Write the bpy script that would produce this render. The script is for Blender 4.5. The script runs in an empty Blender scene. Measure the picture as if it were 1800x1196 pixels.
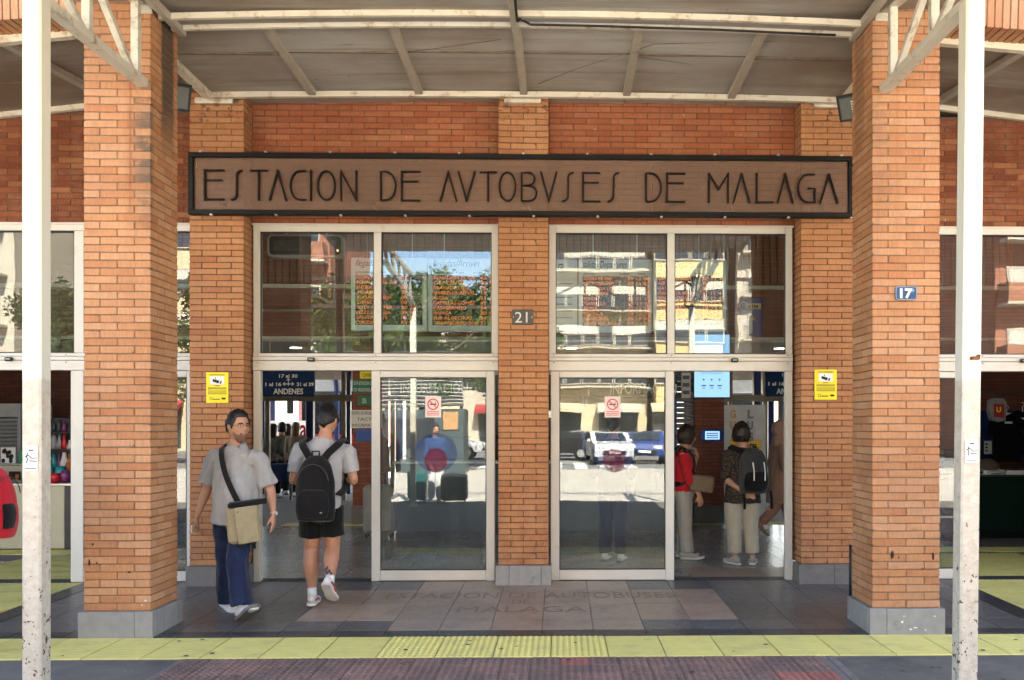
import bpy, bmesh, math, random
from math import sin, cos, pi, radians, atan, tan, sqrt
from mathutils import Vector, Matrix, noise as mnoise

SC = bpy.context.scene
COL = SC.collection
rnd = random.Random(11)

# ------------------------------------------------------------------ camera
FPX, PPX, HZ, CAMZ, YAW = 1530.0, 1015.6, 750.0, 1.60, 0.020
cam_d = bpy.data.cameras.new('camera')
cam = bpy.data.objects.new('camera', cam_d)
COL.objects.link(cam)
cam.location = (0, 0, CAMZ)
cam.rotation_euler = (pi / 2, 0, -YAW)
cam_d.sensor_fit = 'HORIZONTAL'
cam_d.sensor_width = 36.0
cam_d.lens = FPX / 1800 * 36
cam_d.shift_x = (900 - PPX) / 1800
cam_d.shift_y = (HZ - 598) / 1800
cam_d.clip_start = 0.05
cam_d.clip_end = 600
SC.camera = cam

# ------------------------------------------------------------------ sky, sun, exposure
SUN_EL, SUN_AZ = radians(47), radians(14)          # the sun stands behind the station, a little to its right
w = bpy.data.worlds.new('World')
SC.world = w
w.use_nodes = True
nt = w.node_tree
bg = nt.nodes['Background']
sky = nt.nodes.new('ShaderNodeTexSky')
sky.sky_type = 'NISHITA'
sky.sun_disc = False
sky.sun_elevation = SUN_EL
sky.sun_rotation = SUN_AZ
sky.air_density = 1.0
sky.dust_density = 1.2
nt.links.new(sky.outputs[0], bg.inputs[0])
bg.inputs[1].default_value = 0.085
sun_d = bpy.data.lights.new('sun', 'SUN')
sun_d.energy = 5.0
sun_d.angle = radians(0.53)
sun_d.color = (1.0, 0.92, 0.79)
sun = bpy.data.objects.new('sun', sun_d)
COL.objects.link(sun)
# direction towards the sun
sv = Vector((sin(SUN_AZ) * cos(SUN_EL), cos(SUN_AZ) * cos(SUN_EL), sin(SUN_EL)))
sun.rotation_euler = sv.to_track_quat('Z', 'Y').to_euler()
sun.location = (10, 30, 40)
SC.view_settings.view_transform = 'Standard'
SC.view_settings.look = 'None'
SC.view_settings.exposure = 3.85
SC.view_settings.gamma = 1.0
SC.view_settings.use_curve_mapping = False
SC.render.engine = 'CYCLES'
SC.cycles.max_bounces = 10
SC.cycles.diffuse_bounces = 5
SC.cycles.glossy_bounces = 5
SC.cycles.transparent_max_bounces = 14
SC.cycles.sample_clamp_indirect = 6.0
SC.cycles.caustics_reflective = False
SC.cycles.caustics_refractive = False

# ------------------------------------------------------------------ measuring helpers (photograph -> metres on a plane at depth Y)
def UX(px, Y):
    return Y * tan(atan((px - PPX) / FPX) + YAW)
def UZ(py, px, Y):
    X = UX(px, Y)
    return CAMZ + (HZ - py) / FPX * (Y * cos(YAW) + X * sin(YAW))
def UYF(px, py, zf=0.0):                      # depth of a floor point seen at px, py
    d = (CAMZ - zf) * FPX / (py - HZ)
    return d * cos(YAW) - d * (px - PPX) / FPX * sin(YAW)

# ------------------------------------------------------------------ materials
MATS = {}
def _n(nt, t, **kw):
    n = nt.nodes.new(t)
    for k, v in kw.items():
        setattr(n, k, v)
    return n
def mathn(nt, op, a, b=None, c=None):
    n = nt.nodes.new('ShaderNodeMath'); n.operation = op
    for i, v in enumerate((a, b, c)):
        if v is None: continue
        if isinstance(v, (int, float)): n.inputs[i].default_value = v
        else: nt.links.new(v, n.inputs[i])
    return n.outputs[0]
def mixc(nt, fac, a, b, mode='MIX'):
    n = nt.nodes.new('ShaderNodeMix'); n.data_type = 'RGBA'; n.blend_type = mode
    for sock, v in ((n.inputs[0], fac), (n.inputs[6], a), (n.inputs[7], b)):
        if isinstance(v, (int, float)): sock.default_value = v
        elif isinstance(v, tuple): sock.default_value = v if len(v) == 4 else (*v, 1)
        else: nt.links.new(v, sock)
    return n.outputs[2]
def noisen(nt, vec, scale, detail=4, rough=.6):
    n = nt.nodes.new('ShaderNodeTexNoise')
    n.inputs['Scale'].default_value = scale; n.inputs['Detail'].default_value = detail
    n.inputs['Roughness'].default_value = rough
    if vec is not None: nt.links.new(vec, n.inputs['Vector'])
    return n.outputs[0]
def ramp(nt, fac, lo, hi, a=0.0, b=1.0):
    n = nt.nodes.new('ShaderNodeMapRange'); n.clamp = True
    nt.links.new(fac, n.inputs[0])
    n.inputs[1].default_value = lo; n.inputs[2].default_value = hi
    n.inputs[3].default_value = a; n.inputs[4].default_value = b
    return n.outputs[0]
def scalev(nt, vec, s):
    n = nt.nodes.new('ShaderNodeVectorMath'); n.operation = 'MULTIPLY'
    nt.links.new(vec, n.inputs[0]); n.inputs[1].default_value = s
    return n.outputs[0]

def newmat(name):
    m = bpy.data.materials.new(name); m.use_nodes = True
    MATS[name] = m
    return m, m.node_tree, m.node_tree.nodes['Principled BSDF']
def setbump(nt, bsdf, h, strength, dist=.01):
    b = nt.nodes.new('ShaderNodeBump'); b.inputs['Strength'].default_value = strength
    b.inputs['Distance'].default_value = dist
    nt.links.new(h, b.inputs['Height']); nt.links.new(b.outputs[0], bsdf.inputs['Normal'])

def pmat(name, col, rough=.6, var=.12, scale=6.0, bump=0.0, bscale=80, metal=0.0, spec=.4, obj=0.0, dirt=None, dirtscale=3, dirtlo=.55, dirthi=.75, stretch=(1, 1, 1)):
    """A plain surface: colour with real-size mottling, optional per-object variation, dirt patches and fine relief."""
    m, nt, b = newmat(name)
    pos = nt.nodes.new('ShaderNodeNewGeometry').outputs['Position']
    pv = scalev(nt, pos, stretch)
    f = noisen(nt, pv, scale)
    dark = tuple(c * (1 - var) for c in col); lite = tuple(min(1, c * (1 + var)) for c in col)
    c = mixc(nt, ramp(nt, f, .3, .7), dark, lite)
    if obj:
        r = nt.nodes.new('ShaderNodeObjectInfo').outputs['Random']
        c = mixc(nt, 1.0, c, mixc(nt, r, (1 - obj,) * 3, (1 + obj,) * 3), 'MULTIPLY')
    if dirt:
        d = ramp(nt, noisen(nt, pv, dirtscale, 6, .65), dirtlo, dirthi)
        c = mixc(nt, d, c, dirt)
    nt.links.new(c, b.inputs['Base Color'])
    f2 = noisen(nt, pv, scale * 3)
    nt.links.new(ramp(nt, f2, .3, .7, max(.02, rough - .08), min(1, rough + .08)), b.inputs['Roughness'])
    b.inputs['Metallic'].default_value = metal
    b.inputs['Specular IOR Level'].default_value = spec
    if bump:
        setbump(nt, b, noisen(nt, pos, bscale, 3), bump, .004)
    return m
def emat(name, col, strength, base=(.02, .02, .02)):
    m, nt, b = newmat(name)
    b.inputs['Base Color'].default_value = (*base, 1)
    b.inputs['Emission Color'].default_value = (*col, 1)
    b.inputs['Emission Strength'].default_value = strength
    return m

def brickmat(name, ramp_cols, stain=None, seed=0.0):
    """Fired clay: one tone per brick, streaky drag marks, sand grain, chips; stain(nt,pos,col)->col adds marks with a place of their own."""
    m, nt, b = newmat(name)
    pos = nt.nodes.new('ShaderNodeNewGeometry').outputs['Position']
    r = nt.nodes.new('ShaderNodeObjectInfo').outputs['Random']
    cr = nt.nodes.new('ShaderNodeValToRGB')
    els = cr.color_ramp.elements
    while len(els) < len(ramp_cols): els.new(.5)
    for i, c in enumerate(ramp_cols):
        els[i].position = i / (len(ramp_cols) - 1); els[i].color = (*c, 1)
    nt.links.new(r, cr.inputs[0])
    c = cr.outputs[0]
    off = nt.nodes.new('ShaderNodeVectorMath'); off.operation = 'ADD'
    nt.links.new(pos, off.inputs[0])
    cmb = nt.nodes.new('ShaderNodeCombineXYZ')
    for i in range(3): nt.links.new(mathn(nt, 'MULTIPLY', r, 37.0 + i * 13), cmb.inputs[i])
    nt.links.new(cmb.outputs[0], off.inputs[1])
    pv = off.outputs[0]
    st = noisen(nt, scalev(nt, pv, (60, 60, 9)), 1.0, 3)               # vertical drag marks
    c = mixc(nt, 1.0, c, mixc(nt, ramp(nt, st, .3, .75), (.86, .84, .82), (1.10, 1.10, 1.10)), 'MULTIPLY')
    big = noisen(nt, pos, 1.3, 4)
    c = mixc(nt, 1.0, c, mixc(nt, ramp(nt, big, .3, .7), (.84, .82, .82), (1.10, 1.10, 1.08)), 'MULTIPLY')
    gr = noisen(nt, pos, 240, 2)
    c = mixc(nt, 1.0, c, mixc(nt, ramp(nt, gr, .25, .75), (.84, .84, .84), (1.12, 1.12, 1.12)), 'MULTIPLY')
    lime = ramp(nt, noisen(nt, scalev(nt, pv, (14, 14, 30)), 1.0, 5, .7), .70, .80)
    c = mixc(nt, mathn(nt, 'MULTIPLY', lime, .35), c, (.62, .50, .38))
    soot = ramp(nt, noisen(nt, scalev(nt, pv, (22, 22, 26)), 1.0, 5, .75), .70, .78)
    c = mixc(nt, mathn(nt, 'MULTIPLY', soot, .6), c, (.10, .055, .035))
    wear = ramp(nt, noisen(nt, scalev(nt, pos, (3.2, 3.2, 5)), 1.0, 6, .72), .50, .72)
    c = mixc(nt, mathn(nt, 'MULTIPLY', wear, .42), c, mixc(nt, noisen(nt, pos, 2.0, 2), (.20, .10, .055), (.42, .27, .17)))
    if stain: c = stain(nt, pos, c)
    nt.links.new(c, b.inputs['Base Color'])
    b.inputs['Roughness'].default_value = .85
    b.inputs['Specular IOR Level'].default_value = .25
    setbump(nt, b, noisen(nt, pos, 160, 4, .7), .35, .003)
    return m

# ------------------------------------------------------------------ mesh builder
WL = {}            # where a parent stands
class MB:
    def __init__(s): s.v = []; s.f = []; s.m = []; s.mi = 0
    def add(s, vs, fs):
        o = len(s.v); s.v += [tuple(v) for v in vs]
        s.f += [tuple(i + o for i in f) for f in fs]; s.m += [s.mi] * len(fs)
        return s
    def box(s, x0, x1, y0, y1, z0, z1):
        if x0 > x1: x0, x1 = x1, x0
        if y0 > y1: y0, y1 = y1, y0
        if z0 > z1: z0, z1 = z1, z0
        return s.add([(x0, y0, z0), (x1, y0, z0), (x1, y1, z0), (x0, y1, z0), (x0, y0, z1), (x1, y0, z1), (x1, y1, z1), (x0, y1, z1)],
                     [(0, 3, 2, 1), (4, 5, 6, 7), (0, 1, 5, 4), (1, 2, 6, 5), (2, 3, 7, 6), (3, 0, 4, 7)])
    def cbox(s, x0, x1, y0, y1, z0, z1, c=.004):
        """box with chamfered edges"""
        if x0 > x1: x0, x1 = x1, x0
        if y0 > y1: y0, y1 = y1, y0
        if z0 > z1: z0, z1 = z1, z0
        c = min(c, (x1 - x0) * .45, (y1 - y0) * .45, (z1 - z0) * .45)
        vs = []; idx = {}
        for ix, X in enumerate((x0, x1)):
            for iy, Y in enumerate((y0, y1)):
                for iz, Z in enumerate((z0, z1)):
                    sx, sy, sz = (1 if not ix else -1), (1 if not iy else -1), (1 if not iz else -1)
                    idx[ix, iy, iz, 0] = len(vs); vs.append((X, Y + sy * c, Z + sz * c))
                    idx[ix, iy, iz, 1] = len(vs); vs.append((X + sx * c, Y, Z + sz * c))
                    idx[ix, iy, iz, 2] = len(vs); vs.append((X + sx * c, Y + sy * c, Z))
        I = lambda a, b, d, k: idx[a, b, d, k]
        fs = []
        for a in (0, 1):
            q = [I(a, 0, 0, 0), I(a, 1, 0, 0), I(a, 1, 1, 0), I(a, 0, 1, 0)]; fs.append(q if a else q[::-1])
            q = [I(0, a, 0, 1), I(0, a, 1, 1), I(1, a, 1, 1), I(1, a, 0, 1)]; fs.append(q if a else q[::-1])
            q = [I(0, 0, a, 2), I(1, 0, a, 2), I(1, 1, a, 2), I(0, 1, a, 2)]; fs.append(q if a else q[::-1])
        for a in (0, 1):
            for b in (0, 1):
                q = [I(a, b, 0, 0), I(a, b, 1, 0), I(a, b, 1, 1), I(a, b, 0, 1)]; fs.append(q if (a ^ b) else q[::-1])
                q = [I(a, 0, b, 0), I(a, 0, b, 2), I(a, 1, b, 2), I(a, 1, b, 0)]; fs.append(q if (a ^ b) else q[::-1])
                q = [I(0, a, b, 1), I(1, a, b, 1), I(1, a, b, 2), I(0, a, b, 2)]; fs.append(q if (a ^ b) else q[::-1])
                for d in (0, 1):
                    q = [I(a, b, d, 0), I(a, b, d, 1), I(a, b, d, 2)]; fs.append(q if (a ^ b ^ d) else q[::-1])
        return s.add(vs, fs)
    def bar(s, p, q, w, h=None, up=(0, 0, 1)):
        """square section bar from p to q"""
        h = w if h is None else h
        p, q = Vector(p), Vector(q); t = (q - p).normalized(); u = Vector(up)
        if abs(t.dot(u)) > .99: u = Vector((0, 1, 0))
        a = t.cross(u).normalized(); b = a.cross(t).normalized()
        vs = []
        for P in (p, q):
            for sa, sb in ((-1, -1), (1, -1), (1, 1), (-1, 1)):
                vs.append(P + a * (sa * w / 2) + b * (sb * h / 2))
        return s.add(vs, [(0, 3, 2, 1), (4, 5, 6, 7), (0, 1, 5, 4), (1, 2, 6, 5), (2, 3, 7, 6), (3, 0, 4, 7)])
    def tube(s, pts, rads, n=8, cap=True):
        pts = [Vector(p) for p in pts]
        if isinstance(rads, (int, float)): rads = [rads] * len(pts)
        rings = []; vs = []
        ref = None
        for i, p in enumerate(pts):
            t = (pts[min(i + 1, len(pts) - 1)] - pts[max(i - 1, 0)])
            t = t.normalized() if t.length > 1e-9 else Vector((0, 0, 1))
            if ref is None:
                ref = Vector((0, 0, 1)) if abs(t.z) < .9 else Vector((1, 0, 0))
            a = t.cross(ref).normalized(); b = a.cross(t).normalized(); ref = b
            rings.append(len(vs))
            for k in range(n):
                an = 2 * pi * k / n
                vs.append(p + (a * cos(an) + b * sin(an)) * rads[i])
        fs = []
        for i in range(len(pts) - 1):
            for k in range(n):
                k2 = (k + 1) % n
                fs.append((rings[i] + k, rings[i + 1] + k, rings[i + 1] + k2, rings[i] + k2))
        if cap:
            fs.append(tuple(rings[0] + k for k in range(n)))
            fs.append(tuple(rings[-1] + k for k in reversed(range(n))))
        return s.add(vs, fs)
    def cyl(s, c, r, axis='z', h=.1, n=20, r2=None):
        c = Vector(c); d = {'x': Vector((1, 0, 0)), 'y': Vector((0, 1, 0)), 'z': Vector((0, 0, 1))}[axis]
        return s.tube([c, c + d * h], [r, r if r2 is None else r2], n)
    def prism(s, poly, y0, y1):
        """outline in x,z drawn out along y"""
        n = len(poly)
        vs = [(x, y0, z) for x, z in poly] + [(x, y1, z) for x, z in poly]
        fs = [tuple(range(n)), tuple(range(2 * n - 1, n - 1, -1))]
        for i in range(n):
            j = (i + 1) % n; fs.append((i, i + n, j + n, j))
        return s.add(vs, fs)
    def prismx(s, poly, x0, x1):
        """outline in y,z drawn out along x"""
        n = len(poly)
        vs = [(x0, y, z) for y, z in poly] + [(x1, y, z) for y, z in poly]
        fs = [tuple(range(n)), tuple(range(2 * n - 1, n - 1, -1))]
        for i in range(n):
            j = (i + 1) % n; fs.append((i, i + n, j + n, j))
        return s.add(vs, fs)
    def stroke(s, pts, w, y0, y1):
        """flat ribbon of width w following pts (x,z), drawn out from y0 to y1"""
        n = len(pts); L = []; R = []
        for i, (x, z) in enumerate(pts):
            a = pts[max(i - 1, 0)]; b = pts[min(i + 1, n - 1)]
            dx, dz = b[0] - a[0], b[1] - a[1]; l = math.hypot(dx, dz) or 1
            nx, nz = -dz / l * w / 2, dx / l * w / 2
            L.append((x + nx, z + nz)); R.append((x - nx, z - nz))
        vs = []
        for (l, r) in zip(L, R):
            vs += [(l[0], y0, l[1]), (r[0], y0, r[1]), (r[0], y1, r[1]), (l[0], y1, l[1])]
        fs = [(0, 1, 2, 3), tuple(4 * (n - 1) + k for k in (3, 2, 1, 0))]
        for i in range(n - 1):
            a = 4 * i; b = a + 4
            for k in range(4):
                k2 = (k + 1) % 4
                fs.append((a + k, b + k, b + k2, a + k2))
        return s.add(vs, fs)
    def ball(s, c, r, nu=12, nv=8, sc=(1, 1, 1)):
        vs = [(c[0], c[1], c[2] + r * sc[2])]
        for i in range(1, nv):
            th = pi * i / nv
            for k in range(nu):
                ph = 2 * pi * k / nu
                vs.append((c[0] + r * sc[0] * sin(th) * cos(ph), c[1] + r * sc[1] * sin(th) * sin(ph), c[2] + r * sc[2] * cos(th)))
        vs.append((c[0], c[1], c[2] - r * sc[2])); fs = []
        for k in range(nu): fs.append((0, 1 + k, 1 + (k + 1) % nu))
        for i in range(nv - 2):
            for k in range(nu):
                a = 1 + i * nu; k2 = (k + 1) % nu
                fs.append((a + k, a + nu + k, a + nu + k2, a + k2))
        a = 1 + (nv - 2) * nu
        for k in range(nu): fs.append((a + k, len(vs) - 1, a + (k + 1) % nu))
        return s.add(vs, fs)
    def mesh(s, name, mats=(), smooth=False, fix=False):
        me = bpy.data.meshes.new(name)
        me.from_pydata(s.v, [], s.f)
        for m in (mats if isinstance(mats, (list, tuple)) else [mats]): me.materials.append(m)
        if any(s.m): me.polygons.foreach_set('material_index', s.m)
        if fix or smooth:
            bm = bmesh.new(); bm.from_mesh(me); bmesh.ops.recalc_face_normals(bm, faces=bm.faces); bm.to_mesh(me); bm.free()
        if smooth:
            me.polygons.foreach_set('use_smooth', [True] * len(me.polygons))
        me.update()
        return me
    def build(s, name, mats, parent=None, smooth=False, local=False, fix=True):
        if parent is not None and not local:
            o = WL.get(parent.name, (0, 0, 0))
            s.v = [(v[0] - o[0], v[1] - o[1], v[2] - o[2]) for v in s.v]
        ob = bpy.data.objects.new(name, s.mesh(name, mats, smooth, fix))
        COL.objects.link(ob)
        if parent is not None:
            ob.parent = parent; WL[ob.name] = WL.get(parent.name, (0, 0, 0))
        return ob

def thing(name, label, cat, loc=(0, 0, 0), group=None, rz=0.0):
    o = bpy.data.objects.new(name, None); COL.objects.link(o)
    o.empty_display_size = .1
    o.location = loc; o.rotation_euler = (0, 0, rz); o['label'] = label; o['category'] = cat
    if group: o['group'] = group
    WL[o.name] = tuple(loc)
    return o
def tag(o, label, cat, group=None):
    o['label'] = label; o['category'] = cat
    if group: o['group'] = group
    return o
def struct(name, loc=(0, 0, 0)):
    o = bpy.data.objects.new(name, None); COL.objects.link(o); o['kind'] = 'structure'; o.location = loc
    o.empty_display_size = .1
    WL[o.name] = tuple(loc); return o
def inst(name, me, parent, loc, rot=None, scale=None):
    """one more piece that shares mesh data; loc in world metres"""
    o = bpy.data.objects.new(name, me); COL.objects.link(o)
    if parent is not None:
        p = WL.get(parent.name, (0, 0, 0)); o.parent = parent
        o.location = (loc[0] - p[0], loc[1] - p[1], loc[2] - p[2])
    else: o.location = loc
    if rot: o.rotation_euler = rot
    if scale: o.scale = scale
    return o
def copy_tree(o, parent=None):
    c = o.copy(); COL.objects.link(c)
    if parent is not None: c.parent = parent
    for ch in list(o.children): copy_tree(ch, c)
    return c

# a side scene in which curves and fused figures are evaluated, so the big scene is not re-evaluated each time
_TMP = bpy.data.scenes.new('workbench')
def evaluated_mesh(o):
    _TMP.collection.objects.link(o)
    vl = _TMP.view_layers[0]; vl.update()
    dg = vl.depsgraph; dg.update()
    return bpy.data.meshes.new_from_object(o.evaluated_get(dg))
def text(name, body, size, loc, parent, mat, depth=.002, align='LEFT', rot=(pi / 2, 0, 0), shear=0.0, xs=1.0, lspace=1.0, bold=0.0, fit=None):
    """lettering as a mesh; loc is world, baseline; fit = wanted width in metres"""
    cu = bpy.data.curves.new(name, 'FONT'); cu.body = body; cu.size = size; cu.align_x = align
    cu.extrude = depth / 2; cu.shear = shear; cu.space_character = lspace; cu.offset = bold; cu.resolution_u = 3
    tmp = bpy.data.objects.new('tmp_text', cu)
    me = evaluated_mesh(tmp)
    bpy.data.objects.remove(tmp); bpy.data.curves.remove(cu)
    xsf = xs
    if fit and len(me.vertices):
        xsv = [v.co.x for v in me.vertices]; wd = max(xsv) - min(xsv)
        if wd > 0: xsf = fit / wd
    if xsf != 1.0:
        me.transform(Matrix.Diagonal((xsf, 1, 1, 1)))
    me.name = name; me.materials.clear(); me.materials.append(mat)
    o = bpy.data.objects.new(name, me); COL.objects.link(o)
    p = WL.get(parent.name, (0, 0, 0)) if parent is not None else (0, 0, 0)
    if parent is not None: o.parent = parent
    o.location = (loc[0] - p[0], loc[1] - p[1], loc[2] - p[2]); o.rotation_euler = rot
    return o
# ------------------------------------------------------------------ the materials
def pillar_stain(x_rust, x_edge, sgn, strong):
    def f(nt, pos, c):
        sp = nt.nodes.new('ShaderNodeSeparateXYZ'); nt.links.new(pos, sp.inputs[0])
        X, Y, Z = sp.outputs
        wob = mathn(nt, 'MULTIPLY', mathn(nt, 'SUBTRACT', noisen(nt, scalev(nt, pos, (2, 2, 7)), 1, 3), .5), .03)
        # black run-off below the truss foot, along the corner of the pier
        near = ramp(nt, mathn(nt, 'ADD', mathn(nt, 'ABSOLUTE', mathn(nt, 'SUBTRACT', X, x_edge)), wob), .06, .20, 1, 0)
        zz = mathn(nt, 'MULTIPLY', mathn(nt, 'MULTIPLY', ramp(nt, Z, 3.0, 3.5, 0, 1), ramp(nt, Z, 4.15, 4.25, 1, 0)), ramp(nt, Y, 6.70, 6.76, 1, 0))
        brk = ramp(nt, noisen(nt, scalev(nt, pos, (9, 9, 22)), 1, 4), .34, .50)
        per = ramp(nt, nt.nodes.new('ShaderNodeObjectInfo').outputs['Random'], .25, .6, .12, 1)
        m = mathn(nt, 'MULTIPLY', mathn(nt, 'MULTIPLY', near, zz), mathn(nt, 'MULTIPLY', mathn(nt, 'MULTIPLY', brk, per), strong))
        c = mixc(nt, mathn(nt, 'MULTIPLY', m, .9), c, (.105, .08, .06))
        # rust thread
        d = mathn(nt, 'ABSOLUTE', mathn(nt, 'ADD', mathn(nt, 'SUBTRACT', X, x_rust), mathn(nt, 'MULTIPLY', wob, .35)))
        r = mathn(nt, 'MULTIPLY', ramp(nt, d, .004, .012, 1, 0), mathn(nt, 'MULTIPLY', ramp(nt, Z, 3.15, 3.4, 0, 1), ramp(nt, Z, 4.22, 4.26, 1, 0)))
        rb = ramp(nt, noisen(nt, scalev(nt, pos, (3, 3, 6)), 1, 3), .36, .56, .25, 1)
        c = mixc(nt, mathn(nt, 'MULTIPLY', mathn(nt, 'MULTIPLY', r, rb), .75 * strong), c, (.24, .055, .022))
        halo = mathn(nt, 'MULTIPLY', ramp(nt, d, .01, .07, .35, 0), mathn(nt, 'MULTIPLY', ramp(nt, Z, 1.2, 3.2, 0, 1), ramp(nt, Z, 4.2, 4.25, 1, 0)))
        c = mixc(nt, mathn(nt, 'MULTIPLY', halo, .5), c, (.30, .12, .04))
        # dark water track down the inner face
        dy = mathn(nt, 'ABSOLUTE', mathn(nt, 'SUBTRACT', mathn(nt, 'ADD', Y, mathn(nt, 'MULTIPLY', wob, 2.0)), 6.98))
        iz = ramp(nt, mathn(nt, 'ADD', Z, mathn(nt, 'MULTIPLY', wob, 8)), 3.7, 4.1, 0, 1)
        ix = ramp(nt, mathn(nt, 'ABSOLUTE', mathn(nt, 'SUBTRACT', X, x_edge)), .01, .03, 1, 0)
        m2 = mathn(nt, 'MULTIPLY', mathn(nt, 'MULTIPLY', ramp(nt, dy, .085, .125, 1, 0), iz), ix)
        c = mixc(nt, mathn(nt, 'MULTIPLY', m2, .92 * strong), c, (.075, .056, .042))
        # scuffs near the ground
        low = mathn(nt, 'MULTIPLY', ramp(nt, Z, .2, 1.5, .55, 0), ramp(nt, noisen(nt, scalev(nt, pos, (6, 6, 14)), 1, 5, .7), .60, .72))
        c = mixc(nt, low, c, (.16, .075, .045))
        return c
    return f
def grime(nt, pos, c):
    sp = nt.nodes.new('ShaderNodeSeparateXYZ'); nt.links.new(pos, sp.inputs[0])
    m = mathn(nt, 'MULTIPLY', ramp(nt, sp.outputs[2], .2, 1.4, .6, 0), ramp(nt, noisen(nt, pos, 5, 5, .7), .45, .62))
    c = mixc(nt, m, c, (.20, .085, .05))
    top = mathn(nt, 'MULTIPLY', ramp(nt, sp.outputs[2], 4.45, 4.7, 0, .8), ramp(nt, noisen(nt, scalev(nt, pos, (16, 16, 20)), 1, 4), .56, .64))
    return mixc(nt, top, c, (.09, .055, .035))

XL0, XL1 = UX(147, 6.69), UX(264.5, 6.69)
XR0, XR1 = UX(1533.5, 6.69), UX(1652, 6.69)
TAN = [(.41, .185, .082), (.46, .235, .118), (.50, .275, .15), (.47, .245, .12), (.45, .22, .10), (.42, .185, .085)]
PIER = [(.37, .168, .070), (.42, .205, .092), (.39, .18, .076), (.43, .22, .105), (.34, .138, .060)]
REDW = [(.30, .095, .042), (.33, .110, .048), (.35, .125, .056), (.28, .088, .040), (.31, .100, .044), (.36, .145, .068)]
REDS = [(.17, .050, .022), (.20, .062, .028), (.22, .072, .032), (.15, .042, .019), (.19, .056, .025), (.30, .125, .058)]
M_BL = brickmat('brick_tan_left', TAN, pillar_stain(UX(229, 6.69), XL1, 1, 1.0))
M_BR = brickmat('brick_tan_right', TAN, pillar_stain(UX(1577, 6.69), XR0, -1, .38))
M_BP = brickmat('brick_pier', PIER, grime)
def specks(nt, pos, c):
    n = noisen(nt, scalev(nt, pos, (1, 1, .7)), 38, 2)
    return mixc(nt, mathn(nt, 'MULTIPLY', mathn(nt, 'GREATER_THAN', n, .735), .6), c, (.62, .48, .36))
M_BW = brickmat('brick_red', REDW, specks)
M_BWS = brickmat('brick_brown', REDS, specks)  # red clay ramp darkened and browned, standing in for shade in the side bays
M_MORT = pmat('mortar', (.19, .115, .072), .95, .25, 25, .5, 120)
M_MORTD = pmat('mortar_dark', (.125, .062, .036), .95, .25, 25, .5, 120)  # dark tone stands in for shadow inside the recessed joints
M_STONE = pmat('plinth_stone', (.245, .24, .225), .75, .10, 14, .25, 260, dirt=(.12, .10, .08), dirtscale=5, dirtlo=.6, dirthi=.78)
M_STONE2 = pmat('plinth_stone_dark', (.14, .132, .12), .75, .10, 14, .25, 260, dirt=(.09, .075, .06), dirtscale=5, dirtlo=.6, dirthi=.78)
M_ALU = pmat('cream_aluminium', (.56, .525, .455), .38, .04, 4, .03, 200, spec=.5, dirt=(.40, .34, .26), dirtscale=4, dirtlo=.62, dirthi=.85)
M_RUB = pmat('black_rubber', (.015, .015, .015), .6)
M_BLACK = pmat('black_plastic', (.006, .006, .0065), .4)
M_SIGNFR = pmat('sign_black_steel', (.007, .006, .005), .55, .3, 12, .2, 100, spec=.2, dirt=(.12, .10, .08), dirtscale=9, dirtlo=.66, dirthi=.74)
M_LETTER = pmat('letter_bronze', (.009, .005, .0035), .6, .3, 20, .1, 120, spec=.15, dirt=(.16, .11, .08), dirtscale=20, dirtlo=.72, dirthi=.78)

def chipped(name, base, zlo, zhi, amount, rustamt=.5):
    """painted steel: clean high up, scabby and chipped to rust lower down"""
    m, nt, b = newmat(name)
    pos = nt.nodes.new('ShaderNodeNewGeometry').outputs['Position']
    sp = nt.nodes.new('ShaderNodeSeparateXYZ'); nt.links.new(pos, sp.inputs[0])
    zf = ramp(nt, sp.outputs[2], zlo, zhi, 1, 0)
    c = mixc(nt, ramp(nt, noisen(nt, pos, 3), .3, .7), tuple(x * .95 for x in base), base)
    edge = mathn(nt, 'ADD', sp.outputs[2], mathn(nt, 'MULTIPLY', noisen(nt, pos, 18, 3), .05))
    worn = ramp(nt, edge, 1.89, 1.915, 1, 0)
    blot = ramp(nt, noisen(nt, pos, 22, 6, .7), .38, .66)
    c = mixc(nt, mathn(nt, 'MULTIPLY', worn, mathn(nt, 'ADD', .30, mathn(nt, 'MULTIPLY', blot, .5))), c, (.40, .31, .235))
    n1 = noisen(nt, pos, 26, 4, .66)
    thr = ramp(nt, sp.outputs[2], zlo, zhi, .585, .77)
    chip = mathn(nt, 'GREATER_THAN', n1, thr)
    rim = mathn(nt, 'GREATER_THAN', mathn(nt, 'ADD', n1, .018), thr)
    col = mixc(nt, noisen(nt, pos, 60, 4), (.035, .022, .016), (.13, .055, .025))
    c = mixc(nt, mathn(nt, 'MULTIPLY', rim, .5), c, (.40, .26, .15))
    c = mixc(nt, chip, c, col)
    nt.links.new(c, b.inputs['Base Color'])
    nt.links.new(ramp(nt, chip, 0, 1, .38, .9), b.inputs['Roughness'])
    setbump(nt, b, mathn(nt, 'ADD', mathn(nt, 'MULTIPLY', chip, -1.0), mathn(nt, 'MULTIPLY', noisen(nt, pos, 40, 3), .3)), .35, .003)
    return m
M_POST = chipped('post_paint', (.66, .63, .52), .0, 2.6, 1.0)
M_TRUSS = pmat('truss_paint', (.58, .55, .46), .5, .08, 6, .1, 90, dirt=(.24, .17, .09), dirtscale=9, dirtlo=.54, dirthi=.72)
M_CANW = pmat('canopy_trim_paint', (.62, .57, .46), .5, .08, 5, .1, 90, dirt=(.28, .18, .09), dirtscale=8, dirtlo=.54, dirthi=.72)
M_RIB = pmat('canopy_rib_paint', (.40, .36, .29), .5, .10, 6, .1, 90, dirt=(.26, .19, .12), dirtscale=5, dirtlo=.6, dirthi=.75)

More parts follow.
